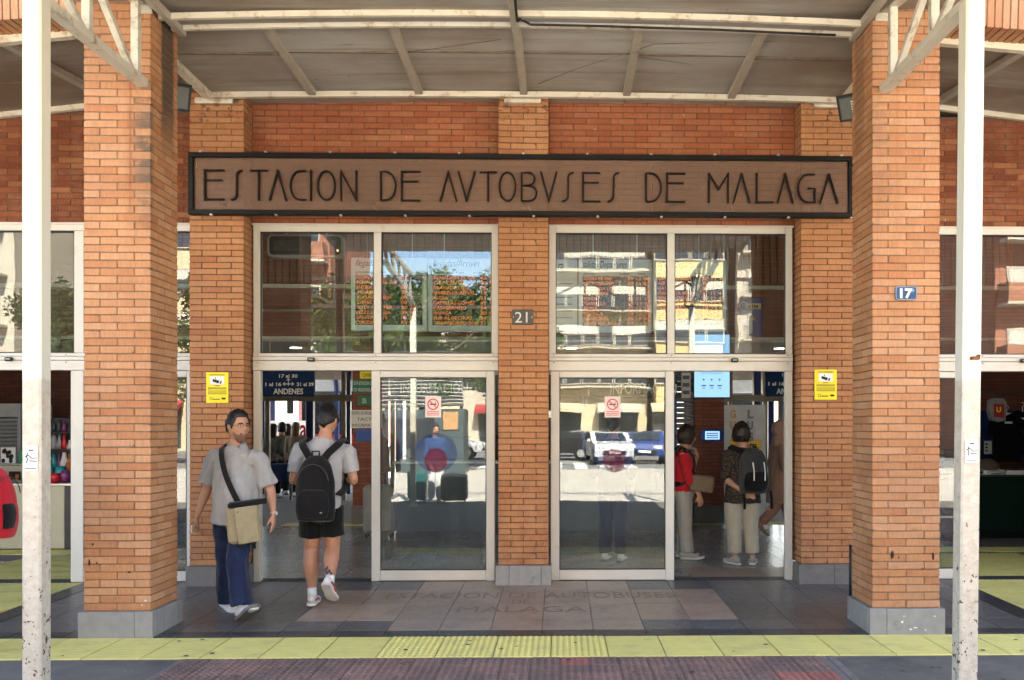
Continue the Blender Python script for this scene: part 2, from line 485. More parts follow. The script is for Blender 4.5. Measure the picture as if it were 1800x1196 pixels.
def soffit_mat():
    m, nt, b = newmat('soffit_sheet')
    pos = nt.nodes.new('ShaderNodeNewGeometry').outputs['Position']
    c = mixc(nt, ramp(nt, noisen(nt, scalev(nt, pos, (.5, 2.5, 1)), 1.2, 5), .3, .7), (.36, .345, .31), (.46, .44, .40))
    c = mixc(nt, ramp(nt, noisen(nt, scalev(nt, pos, (.5, .8, 1)), 1.0, 4), .48, .72), c, (.26, .195, .135))
    sp_ = nt.nodes.new('ShaderNodeSeparateXYZ'); nt.links.new(pos, sp_.inputs[0])
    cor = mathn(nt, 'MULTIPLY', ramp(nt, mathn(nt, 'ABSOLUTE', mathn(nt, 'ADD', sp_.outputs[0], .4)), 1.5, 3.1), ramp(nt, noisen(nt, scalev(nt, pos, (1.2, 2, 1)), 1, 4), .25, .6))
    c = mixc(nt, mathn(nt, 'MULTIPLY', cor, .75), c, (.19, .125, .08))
    st = ramp(nt, noisen(nt, scalev(nt, pos, (.45, 11, 1)), 1.0, 5, .65), .52, .70)
    c = mixc(nt, mathn(nt, 'MULTIPLY', st, .6), c, (.19, .15, .11))
    sp = mathn(nt, 'GREATER_THAN', noisen(nt, scalev(nt, pos, (12, 20, 1)), 1.0, 3), .72)
    c = mixc(nt, mathn(nt, 'MULTIPLY', sp, .8), c, (.045, .032, .024))
    nt.links.new(c, b.inputs['Base Color']); b.inputs['Roughness'].default_value = .55
    b.inputs['Specular IOR Level'].default_value = .35
    setbump(nt, b, noisen(nt, scalev(nt, pos, (1, 4, 1)), 2.0, 3), .15, .03)
    return m
M_SOF = soffit_mat()
M_DARKGAP = pmat('shadow_gap_steel', (.03, .025, .02), .8)

def glassmat(name, tint=(.86, .90, .88), refl=.13, wob=.10, seed=0.0, dirt=.055):
    m = bpy.data.materials.new(name); m.use_nodes = True; nt = m.node_tree
    for n in list(nt.nodes): nt.nodes.remove(n)
    out = nt.nodes.new('ShaderNodeOutputMaterial')
    tr = nt.nodes.new('ShaderNodeBsdfTransparent'); tr.inputs[0].default_value = (*tint, 1)
    gl = nt.nodes.new('ShaderNodeBsdfGlossy'); gl.inputs['Roughness'].default_value = 0.0
    gl.inputs[0].default_value = (.96, .98, 1, 1)
    pos = nt.nodes.new('ShaderNodeNewGeometry').outputs['Position']
    bp = nt.nodes.new('ShaderNodeBump'); bp.inputs['Strength'].default_value = wob; bp.inputs['Distance'].default_value = .02
    off = nt.nodes.new('ShaderNodeVectorMath'); off.operation = 'ADD'; nt.links.new(pos, off.inputs[0]); off.inputs[1].default_value = (seed, seed * 2.3, seed * 1.7)
    nt.links.new(noisen(nt, scalev(nt, off.outputs[0], (1, 1, 1)), 2.0, 1), bp.inputs['Height'])
    nt.links.new(bp.outputs[0], gl.inputs['Normal'])
    lw = nt.nodes.new('ShaderNodeLayerWeight'); lw.inputs[0].default_value = .5
    f = mathn(nt, 'ADD', refl, mathn(nt, 'MULTIPLY', mathn(nt, 'POWER', lw.outputs['Facing'], 4.0), .6))
    mx = nt.nodes.new('ShaderNodeMixShader'); nt.links.new(f, mx.inputs[0]); nt.links.new(tr.outputs[0], mx.inputs[1]); nt.links.new(gl.outputs[0], mx.inputs[2])
    # a film of dust
    df = nt.nodes.new('ShaderNodeBsdfDiffuse'); df.inputs[0].default_value = (.5, .47, .42, 1)
    m2 = nt.nodes.new('ShaderNodeMixShader')
    smear = mathn(nt, 'MAXIMUM', noisen(nt, pos, 3.0, 5, .7), noisen(nt, scalev(nt, pos, (9, 1, 1.6)), 1.5, 5, .75))
    nt.links.new(mathn(nt, 'MULTIPLY', ramp(nt, smear, .42, .8), dirt), m2.inputs[0])
    nt.links.new(mx.outputs[0], m2.inputs[1]); nt.links.new(df.outputs[0], m2.inputs[2])
    nt.links.new(m2.outputs[0], out.inputs[0])
    MATS[name] = m
    return m
M_GLASS = glassmat('door_glass', refl=.065, wob=.03)
M_GLASSU = glassmat('transom_glass', refl=.065, wob=.03, seed=3.1)

def decal(name, col, alpha):
    """thin printed film on glass"""
    m = bpy.data.materials.new(name); m.use_nodes = True; nt = m.node_tree
    for n in list(nt.nodes): nt.nodes.remove(n)
    out = nt.nodes.new('ShaderNodeOutputMaterial')
    tr = nt.nodes.new('ShaderNodeBsdfTransparent'); df = nt.nodes.new('ShaderNodeBsdfDiffuse'); df.inputs[0].default_value = (*col, 1)
    mx = nt.nodes.new('ShaderNodeMixShader'); mx.inputs[0].default_value = alpha
    nt.links.new(tr.outputs[0], mx.inputs[1]); nt.links.new(df.outputs[0], mx.inputs[2]); nt.links.new(mx.outputs[0], out.inputs[0])
    return m
def acrylic():
    m = bpy.data.materials.new('smoked_acrylic'); m.use_nodes = True; nt = m.node_tree
    b = nt.nodes['Principled BSDF']; out = nt.nodes['Material Output']
    pos = nt.nodes.new('ShaderNodeNewGeometry').outputs['Position']
    c = mixc(nt, ramp(nt, noisen(nt, scalev(nt, pos, (2.5, 1, 5)), 1, 5, .7), .35, .7), (.195, .128, .088), (.26, .175, .125))
    drip = ramp(nt, noisen(nt, scalev(nt, pos, (26, 1, 2.2)), 1, 4), .69, .74)
    c = mixc(nt, mathn(nt, 'MULTIPLY', drip, .35), c, (.55, .45, .36))
    nt.links.new(c, b.inputs['Base Color']); b.inputs['Roughness'].default_value = .42
    b.inputs['Specular IOR Level'].default_value = .4
    tr = nt.nodes.new('ShaderNodeBsdfTransparent'); tr.inputs[0].default_value = (.86, .68, .56, 1)
    mx = nt.nodes.new('ShaderNodeMixShader'); mx.inputs[0].default_value = .50
    nt.links.new(tr.outputs[0], mx.inputs[1]); nt.links.new(b.outputs[0], mx.inputs[2]); nt.links.new(mx.outputs[0], out.inputs[0])
    return m
M_ACR = acrylic()

# floors
def tilemat(name, col, obj=.12, rough=.34, spec=.4):
    return pmat(name, col, rough, .10, 9, .08, 300, obj=obj, spec=spec, dirt=tuple(c * .55 for c in col), dirtscale=2.2, dirtlo=.5, dirthi=.8)
M_TGREY = tilemat('tile_grey', (.118, .109, .098))
M_TDARK = tilemat('tile_border', (.050, .046, .044))
M_TSLATE = tilemat('tile_slate', (.095, .098, .095))
M_TBEIGE = tilemat('tile_beige', (.29, .225, .170))
M_TIN = tilemat('tile_hall', (.27, .268, .24), .10, .22, .5)
M_GROUT = pmat('grout', (.17, .15, .13), .95, .2, 30)
M_YEL = pmat('tactile_yellow', (.66, .58, .175), .7, .06, 7, .1, 200, obj=.05, dirt=(.44, .39, .17), dirtscale=5, dirtlo=.52, dirthi=.82)
M_RED = pmat('ramp_paver', (.195, .115, .090), .85, .18, 12, .3, 160, obj=.14, dirt=(.11, .08, .068), dirtscale=2.2, dirtlo=.46, dirthi=.70)
M_RED2 = pmat('ramp_paver_new', (.27, .105, .08), .85, .12, 12, .3, 160, obj=.1)
M_ASPH = pmat('pavement_asphalt', (.130, .115, .095), .9, .15, 3, .5, 220, dirt=(.07, .065, .06), dirtscale=1.2, dirtlo=.5, dirthi=.7)
M_PAVE = pmat('street_slabs', (.46, .42, .36), .85, .1, 2, .2, 120, dirt=(.32, .29, .25), dirtscale=.6)
M_ROAD = pmat('road_asphalt', (.17, .165, .16), .9, .15, 2, .3, 150)
M_KERB = pmat('kerb_stone', (.40, .38, .35), .85, .1, 6, .2, 120)
M_WHITE = pmat('white_paint', (.72, .71, .68), .5, .05, 5)
M_PAPER = pmat('white_paper', (.74, .72, .68), .8, .05, 10)
M_INK = pmat('black_ink', (.012, .012, .014), .7)
M_NAVY = pmat('navy_enamel', (.015, .055, .14), .3, .1, 8)
M_SIGNBLUE = pmat('navy_sign', (.009, .026, .080), .6, spec=.08)
M_BLUE = pmat('blue_plastic', (.01, .06, .30), .4)
M_BSTEEL = pmat('blue_steel', (.02, .045, .16), .45)
M_YSIGN = pmat('yellow_sign', (.80, .66, .01), .45, .03)
M_GREY = pmat('grey_plastic', (.30, .30, .30), .5)
M_DGREY = pmat('dark_grey_metal', (.04, .04, .041), .5)
M_STEEL = pmat('brushed_steel', (.50, .49, .46), .35, metal=.6)
M_RUBY = pmat('red_print', (.55, .04, .035), .5)
M_GREEN = pmat('green_print', (.02, .16, .085), .5)
# ------------------------------------------------------------------ brickwork, one brick at a time
_bm = {}
def brick_me(L, D, H, mat, k):
    key = (round(L, 3), round(D, 3), round(H, 3), mat.name, k)
    if key not in _bm:
        r = random.Random(str(key))
        b = MB().cbox(-L / 2, L / 2, -D / 2, D / 2, -H / 2, H / 2, .0035)
        b.v = [(x + r.uniform(-.0012, .0012), y + r.uniform(-.0012, .0012), z + r.uniform(-.0011, .0011)) for x, y, z in b.v]
        if k == 4:                                     # one knocked-off corner
            q = 3 * r.randrange(8); sx = 1 if b.v[q + 1][0] < 0 else -1; sz = 1 if b.v[q + 2][2] < 0 else -1
            e = r.uniform(.006, .016)
            b.v[q + 1] = (b.v[q + 1][0] + sx * e * 1.5, b.v[q + 1][1], b.v[q + 1][2]); b.v[q] = (b.v[q][0], b.v[q][1], b.v[q][2] + sz * e)
            b.v[q + 2] = (b.v[q + 2][0] + sx * e * .6, b.v[q + 2][1], b.v[q + 2][2] + sz * e * .4)
        _bm[key] = b.mesh('brick', mat)
    return _bm[key]
def masonry(parent, bricks, mat, cap=298, hidden=(), seed=1, name='brick'):
    """bricks: (cx, cy, cz, L, D, H); the first cap become parts, the rest (and hidden ones) one part of kind stuff"""
    r = random.Random(seed)
    for (cx, cy, cz, L, D, H) in bricks[:cap]:
        inst(name, brick_me(L, D, H, mat, r.randrange(5)), parent,
             (cx + r.uniform(-.001, .001), cy + r.uniform(-.0024, .0024), cz + r.uniform(-.0008, .0008)),
             rot=(0, r.uniform(-.004, .004), r.uniform(-.006, .006)))
    rest = list(bricks[cap:]) + list(hidden)
    if rest:
        m = MB()
        for (cx, cy, cz, L, D, H) in rest:
            m.cbox(cx - L / 2, cx + L / 2, cy - D / 2, cy + D / 2, cz - H / 2, cz + H / 2, .003)
        o = m.build('brickwork', mat, parent, fix=False); o['kind'] = 'stuff'
J = .0075
def bxx(x0, x1, y0, y1, z0, z1):
    return ((x0 + x1) / 2, (y0 + y1) / 2, (z0 + z1) / 2, abs(x1 - x0), abs(y1 - y0), abs(z1 - z0))
def pier_bricks(x0, x1, y0, y1, z0, z1, course, vis):
    """front face at y0; vis = +1/-1: which side the camera sees (0 none)"""
    W = x1 - x0; D = y1 - y0; vl, hl = [], []
    n = int((z1 - z0) / course)
    t = .118
    for k in range(n):
        a, b = z0 + k * course + J / 2, z0 + (k + 1) * course - J / 2
        side = lambda s: (vl if s == vis else hl)
        if k % 2 == 0:
            h = W / 2
            vl.append(bxx(x0, x0 + h - J / 2, y0, y0 + t, a, b)); vl.append(bxx(x0 + h + J / 2, x1, y0, y0 + t, a, b))
            ys = y0 + t + J
        else:
            ys = y0 + .24 if D > .3 else y1
            for s in (-1, 1):
                xa, xb = (x0, x0 + t) if s < 0 else (x1 - t, x1)
                vl.append(bxx(xa, xb, y0, min(ys, y1), a, b))
            vl.append(bxx(x0 + t + J, x1 - t - J, y0, y0 + t, a, b))
            ys += J
        for s in (-1, 1):
            y = ys
            while y < y1 - .03:
                ye = min(y + .24, y1)
                if y1 - ye < .05: ye = y1
                xa, xb = (x0, x0 + t) if s < 0 else (x1 - t, x1)
                side(s).append(bxx(xa, xb, y, ye, a, b)); y = ye + J
    return vl, hl
def wall_bricks(x0, x1, y, z0, z1, course, D=.1, step=.25, phase=0):
    out = []; n = int((z1 - z0) / course + .3)
    for k in range(n):
        a, b = z0 + k * course + J / 2, z0 + (k + 1) * course - J / 2
        x = x0 - (step / 2 if (k + phase) % 2 else 0)
        while x < x1 - .02:
            xa, xb = max(x, x0), min(x + step, x1)
            if xb - xa > .03: out.append(bxx(xa + J / 2, xb - J / 2, y, y + D, a, b))
            x += step
    return out

YF, YP, YW = 6.69, 8.59, 8.81
FLOOR_IN = .04
def floor_z(Y):
    return FLOOR_IN * min(1, max(0, (Y - 6.7) / 1.9))

# --- the two free-standing brick pillars
def pillar(x0, x1, mat, vis, label, splits, seed):
    t = thing('brick_pillar', label, 'pillar', ((x0 + x1) / 2, YF + .235, 0), 'brick pillars of the porch')
    z0 = .196; y1 = YF + .47
    v, h = pier_bricks(x0, x1, YF, y1, z0, 5.05, .0593, vis)
    v.sort(key=lambda b: b[2])
    # back face
    for k in range(int((5.05 - z0) / .0593)):
        a, b = z0 + k * .0593 + J / 2, z0 + (k + 1) * .0593 - J / 2
        h.append(bxx(x0 + .125, x1 - .125, y1 - .118, y1, a, b))
    masonry(t, v, mat, 298, h, seed)
    MB().box(x0 + .006, x1 - .006, YF + .006, y1 - .006, z0 - .004, 5.4).build('mortar', M_MORT, t)
    P = .030; r = random.Random(seed)
    xs = [x0 - P] + [UX(s, YF - P) for s in splits] + [x1 + P]
    for a, b in zip(xs, xs[1:]):
        MB().cbox(a + .001, b - .001, YF - P, YF + .02, -.02, z0 - .002 + r.uniform(-.002, .002), .003).build('plinth_stone', M_STONE, t)
    ys = [YF + .022, YF + .20, YF + .42, y1 + P]
    for sx in (-1, 1):
        xa, xb = (x0 - P, x0 + .02) if sx < 0 else (x1 - .02, x1 + P)
        for a, b in zip(ys, ys[1:]):
            MB().cbox(xa, xb, a + .001, b - .001, -.02, z0 - .002, .003).build('plinth_stone', M_STONE, t)
    return t
def face_marks(t, pts, mat, name):
    for (px, py, w_, h_) in pts:
        x, z = UX(px, YF), UZ(py, px, YF); r = random.Random(px); m = MB()
        yy = YF - .0045 if z > .2 else YF - .0325
        m.prism([(x + w_ * cos(q) * r.uniform(.6, 1.2), z + h_ * sin(q) * r.uniform(.6, 1.2)) for q in (0, .9, 1.8, 2.6, 3.5, 4.4, 5.3)], yy, yy + .006)
        m.build(name, mat, t)
M_HOLE = pmat('old_anchor', (.03, .018, .012), .9, .3, 60)
pL = pillar(XL0, XL1, M_BL, 1, 'left square brick pillar, its top corner streaked black and rusty below the truss', [236], 21)
pR = pillar(XR0, XR1, M_BR, -1, 'right square brick pillar carrying the blue number 17 plate', [1559], 22)

face_marks(pL, [(157, 989, .008, .026), (170, 990, .004, .012), (163, 957, .008, .010), (227, 1006, .014, .008)], M_HOLE, 'anchor_hole')
face_marks(pR, [(1568, 976, .013, .036), (1580, 980, .004, .008), (1640, 978, .008, .028), (1622, 1000, .014, .005)], M_HOLE, 'anchor_hole')
M_SPL = pmat('splashed_paint', (.62, .62, .60), .5)
face_marks(pR, [(1583, 1092, .012, .010), (1598, 1105, .012, .007), (1606, 1102, .022, .006), (1624, 1106, .006, .010), (1640, 1082, .006, .005), (1587, 1082, .012, .003)], M_SPL, 'paint_splash')
face_marks(pL, [(256, 1056, .010, .009), (250, 1064, .006, .006)], M_SPL, 'paint_splash')
# --- piers against the wall
PX = [(UX(333, YP), UX(428.5, YP)), (UX(876, YP), UX(964, YP)), (UX(1408, YP), UX(1408, YP) + .53)]
plabels = ['brick wall pier behind the walking man, holding a yellow notice', 'narrow brick pier between the two glass doors, with the number 21 plaque',
           'brick wall pier with a yellow notice, right of the open right-hand doorway']
for i, ((a, b), vis) in enumerate(zip(PX, (1, 0, -1))):
    t = thing('brick_pier', plabels[i], 'pier', ((a + b) / 2, YP + .11, FLOOR_IN), 'brick piers of the entrance wall')
    v, h = pier_bricks(a, b, YP, YW + (.13 if vis else .13), .236, 4.92, .0594, vis)
    v.sort(key=lambda q: q[2])
    masonry(t, v, M_BP, 298, h, 31 + i)
    MB().box(a + .006, b - .006, YP + .006, YW + .128, .23, 4.98).build('mortar', M_MORTD, t)
    P = .028
    cuts = {0: [], 1: [.22, .86], 2: [.62]}[i]
    xs = [a - P] + [a + (b - a) * c for c in cuts] + [b + P]
    for q, r in zip(xs, xs[1:]):
        MB().cbox(q + .001, r - .001, YP - P, YP + .02, -.02, .232, .003).build('plinth_stone', M_STONE if i == 1 else M_STONE2, t)
    for xa, xb in ((a - P, a + .02), (b - .02, b + P)):
        MB().cbox(xa, xb, YP + .022, YW - .012, -.02, .232, .003).build('plinth_stone', M_STONE2, t)

# --- brick walls over the doors
def overwall(x0, x1, z0, z1, label, seed, cap=298, fx=None, mat=None):
    t = thing('brick_wall', label, 'wall', ((x0 + x1) / 2, YW, z0), 'red brick panels over the doors')
    v = wall_bricks(x0, x1, YW, z0, z1, .0604, phase=seed)
    if fx is not None: v.sort(key=lambda q: abs(q[0] - fx))
    masonry(t, v, mat or M_BW, cap, (), seed)
    MB().box(x0, x1, YW + .0065, YW + .125, z0 + .001, z1 + .03).build('mortar', M_MORTD, t)
ZD = UZ(396, 660, 8.8)                                   # top of the door frames
overwall(PX[0][1] + .002, PX[1][0] - .002, ZD + .006, 4.955, 'red brick panel over the left glass door, behind the station lettering', 41)
overwall(PX[1][1] + .002, PX[2][0] - .002, ZD + .006, 4.955, 'red brick panel over the right glass door, behind the station lettering', 42)
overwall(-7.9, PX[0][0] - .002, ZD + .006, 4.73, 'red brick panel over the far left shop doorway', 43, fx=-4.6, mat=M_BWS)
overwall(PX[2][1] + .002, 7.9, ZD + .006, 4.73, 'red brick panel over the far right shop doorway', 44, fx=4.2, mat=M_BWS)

# --- outer lintels beside the porch: a soldier course on a slope
def lintel(x0, x1, zf, label, seed):
    t = thing('brick_lintel', label, 'lintel', ((x0 + x1) / 2, YF, 4.7), 'brick lintels beside the porch')
    r = random.Random(seed); n = int(abs(x1 - x0) / .0605)
    for k in range(n):
        x = x0 + (x1 - x0) * (k + .5) / n; z = zf(x)
        inst('soldier_brick', brick_me(.051, .265, .24, M_BL if seed == 51 else M_BR, r.randrange(5)), t, (x, YF + .135, z + .12 + r.uniform(-.003, .003)),
             rot=(0, (-.03 if seed == 51 else .03), 0))
    m = MB()
    xa, xb = min(x0, x1), max(x0, x1)
    m.prism([(xa, zf(xa) + .012), (xb, zf(xb) + .012), (xb, 5.6), (xa, 5.6)], YF + .012, YF + .26)
    m.build('mortar', M_MORT, t)
    lo = max(zf(xa), zf(xb)) + .25
    v = wall_bricks(xa, xb, YF + .004, lo, lo + .48, .0593, phase=seed)
    masonry(t, v, M_BL if seed == 51 else M_BR, 298, (), seed)
def zl(x):       # underside of the left lintel
    x0, x1 = UX(0, YF), UX(130, YF); z0, z1 = UZ(35, 0, YF), UZ(27, 130, YF)
    return z0 + (x - x0) * (z1 - z0) / (x1 - x0)
def zr(x):
    x0, x1 = UX(1670, YF), UX(1800, YF); z0, z1 = UZ(42, 1670, YF), UZ(52, 1800, YF)
    return z0 + (x - x0) * (z1 - z0) / (x1 - x0)
lintel(-7.6, XL0 - .004, zl, 'sloping brick lintel over the far left bay', 51)
lintel(XR1 + .004, 7.6, zr, 'sloping brick lintel over the far right bay', 52)
# ------------------------------------------------------------------ glazed aluminium entrances
YD = 8.79                      # front of the frames
def fx(px): return UX(px, YD)
def fz(py, px=900): return UZ(py, px, YD)
def vbar(p, x0, x1, z0, z1, mat=None, y0=YD, d=.075, name='frame_post'):
    return MB().cbox(x0, x1, y0, y0 + d, z0, z1, .004).build(name, mat or M_ALU, p)
def pane(p, x0, x1, z0, z1, mat, y=YD + .035, name='pane'):
    return MB().box(x0, x1, y, y + .008, z0, z1).build(name, mat, p)
Z395, Z408, Z622, Z652, Z1000, Z1020 = (fz(v) for v in (395.5, 409, 622, 652, 1001, 1020))
Z628, Z634 = fz(628), fz(635)
def bay(label, xl, xr, xm, leaf, openside, sensor, grp='glazed sliding entrances'):
    """xl..xr outer frame, xm = (x0,x1) mullion, leaf = (x0,x1) of the closed leaf"""
    t = thing('sliding_door', label, 'door', ((xl + xr) / 2, YD, FLOOR_IN), grp)
    fw = .068
    vbar(t, xl, xl + fw, Z622, Z395); vbar(t, xr - fw, xr, Z622, Z395)
    MB().cbox(xl + fw + .001, xr - fw - .001, YD, YD + .075, Z408, Z395, .004).build('head_rail', M_ALU, t)
    MB().cbox(xl - .012, xr + .012, YD - .012, YD - .001, Z395 - .018, Z395 + .003, .003).build('drip_strip', M_ALU, t)
    vbar(t, xm[0], xm[1], Z622 + .001, Z408 - .001, name='mullion')
    h = MB()
    h.cbox(xl, xr, YD - .012, YD + .09, Z628 + .001, Z622 - .001, .004)
    h.cbox(xl, xr, YD - .020, YD + .09, Z634 + .002, Z628 - .002, .003)
    h.cbox(xl, xr, YD - .012, YD + .09, Z652, Z634 - .001, .004)
    h.build('header_rail', M_ALU, t)
    s = MB()
    for k in range(3):
        for zz in ((Z622 + Z628) / 2, Z634 - .018):
            s.cyl((xl + .05 + (xr - xl - .1) * k / 2, YD - .0125, zz), .006, 'y', -.004, 8)
    s.build('screw', M_DGREY, t)
    for a, b in ((xl + fw, xm[0]), (xm[1], xr - fw)):
        pane(t, a - .006, b + .006, Z622 - .004, Z408 + .006, M_GLASSU, name='transom_pane')
        g = MB()
        g.box(a + .0005, a + .008, YD + .008, YD + .03, Z622 + .001, Z408 - .001); g.box(b - .008, b - .0005, YD + .008, YD + .03, Z622 + .001, Z408 - .001)
        g.box(a + .009, b - .009, YD + .008, YD + .03, Z408 - .010, Z408 - .0015); g.box(a + .009, b - .009, YD + .008, YD + .03, Z622 + .0015, Z622 + .010)
        g.build('gasket', M_RUB, t)
    # closed leaf
    a, b = leaf
    lf = MB()
    sw = .087; rb, rt = .112, .068; yl = YD - .004
    lf.cbox(a, a + sw, yl, yl + .05, FLOOR_IN + .004, Z652 - .002, .006); lf.cbox(b - sw, b, yl, yl + .05, FLOOR_IN + .004, Z652 - .002, .006)
    lf.cbox(a + sw + .0008, b - sw - .0008, yl + .002, yl + .048, Z652 - rt, Z652 - .004, .006)
    lf.cbox(a + sw + .0008, b - sw - .0008, yl + .002, yl + .048, FLOOR_IN + .008, FLOOR_IN + rb, .006)
    L = lf.build('door_leaf', M_ALU, t)
    pane(L, a + sw - .006, b - sw + .006, FLOOR_IN + rb - .006, Z652 - rt + .006, M_GLASS, yl + .02)
    g = MB(); za, zb = FLOOR_IN + rb, Z652 - rt; xa, xb = a + sw, b - sw
    g.box(xa + .0005, xa + .009, yl + .006, yl + .018, za, zb); g.box(xb - .009, xb - .0005, yl + .006, yl + .018, za, zb)
    g.box(xa + .0095, xb - .0095, yl + .006, yl + .018, zb - .009, zb - .0005); g.box(xa + .0095, xb - .0095, yl + .006, yl + .018, za + .0005, za + .009)
    g.build('gasket', M_RUB, L)
    # jamb on the open side
    if openside < 0: vbar(t, xl, xl + .07, FLOOR_IN + .002, Z652 - .001, name='jamb')
    else: vbar(t, xr - .07, xr, FLOOR_IN + .002, Z652 - .001, name='jamb')
    MB().cbox(xl + .08, xr - .08, YD + .10, YD + .125, Z652 + .002, Z622 - .002, .003).build('inner_header', M_ALU, t)
    if sensor is not None:
        sx = fx(sensor)
        m = MB().cbox(sx - .036, sx + .036, YD - .06, YD - .021, fz(637), fz(630), .008)
        m.build('motion_sensor', M_BLACK, t)
        MB().cbox(sx - .022, sx + .022, YD - .064, YD - .0605, fz(634.5), fz(632), .001).build('sensor_lens', M_GREY, t)
    MB().box(xl, xr, YD - .02, YD + .16, FLOOR_IN - .03, FLOOR_IN + .0035).build('threshold', M_DGREY, t)
    return t, L
doorL, leafL = bay('left automatic glass door with one leaf slid open beside the walking men', fx(445), fx(876), (fx(657), fx(670)), (fx(653), fx(870)), -1, 549)
doorR, leafR = bay('right automatic glass door, open towards the three waiting women', fx(965), fx(1393), (fx(1173), fx(1186)), (fx(968), fx(1185)), 1, 1290)
# shop doorways at either side
d = fx(876) - fx(445)
xe = PX[0][0] - .004
doorFL, leafFL = bay('far left shop doorway with the gift counter inside', xe - 2 * 1.27 - .05, xe, (fx(130), fx(147)), (fx(131), xe - .02), -1, 20)
MB().cbox(fx(128) - .02, fx(147), YD - .006, YD + .05, FLOOR_IN + .004, Z652 - .002, .006).build('door_stile', M_ALU, doorFL)
xs_ = PX[2][1] + .006
doorFR, leafFR = bay('far right shop doorway with the dark green counter inside', xs_, xs_ + 2.75, (fx(1706), fx(1722)), (xs_ + .02, fx(1719)), 1, 1796)

# stickers and printed marks on the two leaves
def leaf_decals(L, px0, flip):
    yg = YD + .0125
    c = fx(px0); zc = fz(715)
    s = MB().box(c - .08, c + .08, yg, yg + .0015, fz(734), fz(697)).build('no_smoking_notice', pmat('notice_pink%d' % px0, (.74, .60, .56), .6), L)
    ring = MB(); yy = yg - .0015
    n = 28; zr_ = fz(711); R = .052
    ring.stroke([(c + R * cos(2 * pi * k / n), zr_ + R * sin(2 * pi * k / n)) for k in range(n + 1)], .011, yy, yy + .001)
    ring.stroke([(c - R * .68, zr_ + R * .68), (c + R * .68, zr_ - R * .68)], .010, yy - .0006, yy + .0004)
    ring.build('prohibition_ring', M_RUBY, s)
    cg = MB().box(c - .034, c + .034, yy - .0002, yy + .0008, zr_ - .006, zr_ + .006)
    cg.stroke([(c + .02, zr_ + .008), (c + .028, zr_ + .018), (c + .02, zr_ + .026)], .005, yy - .0002, yy + .0008)
    cg.build('cigarette', M_INK, s)
    p = MB()
    for k in range(3):
        p.box(c - .062, c + .062, yy, yy + .001, fz(724.5 + k * 3), fz(723.3 + k * 3))
    p.build('notice_print', M_RUBY, s)
    # round company mark: a blue crescent over a dark red disc, on the glass
    cx, cz = fx(px0 + (5 if not flip else 3)), fz(812)
    b = MB(); yb = YD + .0095
    n = 40; outer = .215
    pts_o = [(cx + outer * cos(2 * pi * k / n), cz + .09 + outer * sin(2 * pi * k / n) * .92) for k in range(n)]
    b.prism(pts_o, yb + .0025, yb + .0035)
    b.build('blue_mark', decal('film_blue%d' % px0, (.02, .07, .30), .19 if not flip else .10), L)
    r = MB().prism([(cx + .112 * cos(2 * pi * k / n), cz + .015 + .125 * sin(2 * pi * k / n)) for k in range(n)], yb, yb + .001)
    r.build('red_mark', decal('film_red%d' % px0, (.28, .02, .04), .33 if not flip else .20), L)
leaf_decals(leafL, 761, False)
leaf_decals(leafR, 1077, True)
MB().cbox(fx(962), fx(969), YD - .022, YD - .006, fz(735), fz(722), .003).build('latch', M_STEEL, leafR)

# ------------------------------------------------------------------ the station lettering
YS = 8.44
def sx_(px): return UX(px, YS)
def sz_(py, px): return UZ(py, px, YS)
xa, xb = sx_(330), sx_(1501)
za, zb = sz_(376.5, 330), sz_(267, 330)
sg = thing('station_sign', 'long smoked panel in a black frame reading ESTACION DE AVTOBVSES DE MALAGA', 'sign', ((xa + xb) / 2, YS, za))
fwz = .047
MB().cbox(xa, xb, YS, YS + .075, zb - fwz, zb, .004).build('frame_top', M_SIGNFR, sg)
MB().cbox(xa, xb, YS, YS + .075, za, za + fwz, .004).build('frame_bottom', M_SIGNFR, sg)
MB().cbox(xa, xa + fwz, YS + .001, YS + .074, za + fwz + .0008, zb - fwz - .0008, .004).build('frame_end', M_SIGNFR, sg)
MB().cbox(xb - fwz, xb, YS + .001, YS + .074, za + fwz + .0008, zb - fwz - .0008, .004).build('frame_end', M_SIGNFR, sg)
seams = [xa + fwz + .001, sx_(700.5), sx_(1147.5), xb - fwz - .001]
for a, b in zip(seams, seams[1:]):
    MB().box(a + .0015, b - .0015, YS + .032, YS + .040, za + fwz + .001, zb - fwz - .001).build('sign_panel', M_ACR, sg)
m = MB()
for k in range(11):
    x = xa + .12 + (xb - xa - .24) * k / 10
    m.cbox(x - .012, x + .012, YS - .004, YS + .03, zb - .004, zb + .014, .003)
    m.cbox(x - .012 + .1, x + .012 + .1, YS - .004, YS + .03, za - .012, za + .004, .003)
m.build('clips', M_STEEL, sg)
m = MB()
for k in range(5):
    x = xa + .3 + (xb - xa - .6) * k / 4
    m.box(x - .02, x + .02, YS + .041, YP - .001 if k in (0, 2, 4) else YW + .005, za + .1, za + .14)
m.build('standoff', M_DARKGAP, sg)
def arc(cx, cz, rx, rz, a0, a1, n=16):
    return [(cx + rx * cos(radians(a0 + (a1 - a0) * k / n)), cz + rz * sin(radians(a0 + (a1 - a0) * k / n))) for k in range(n + 1)]
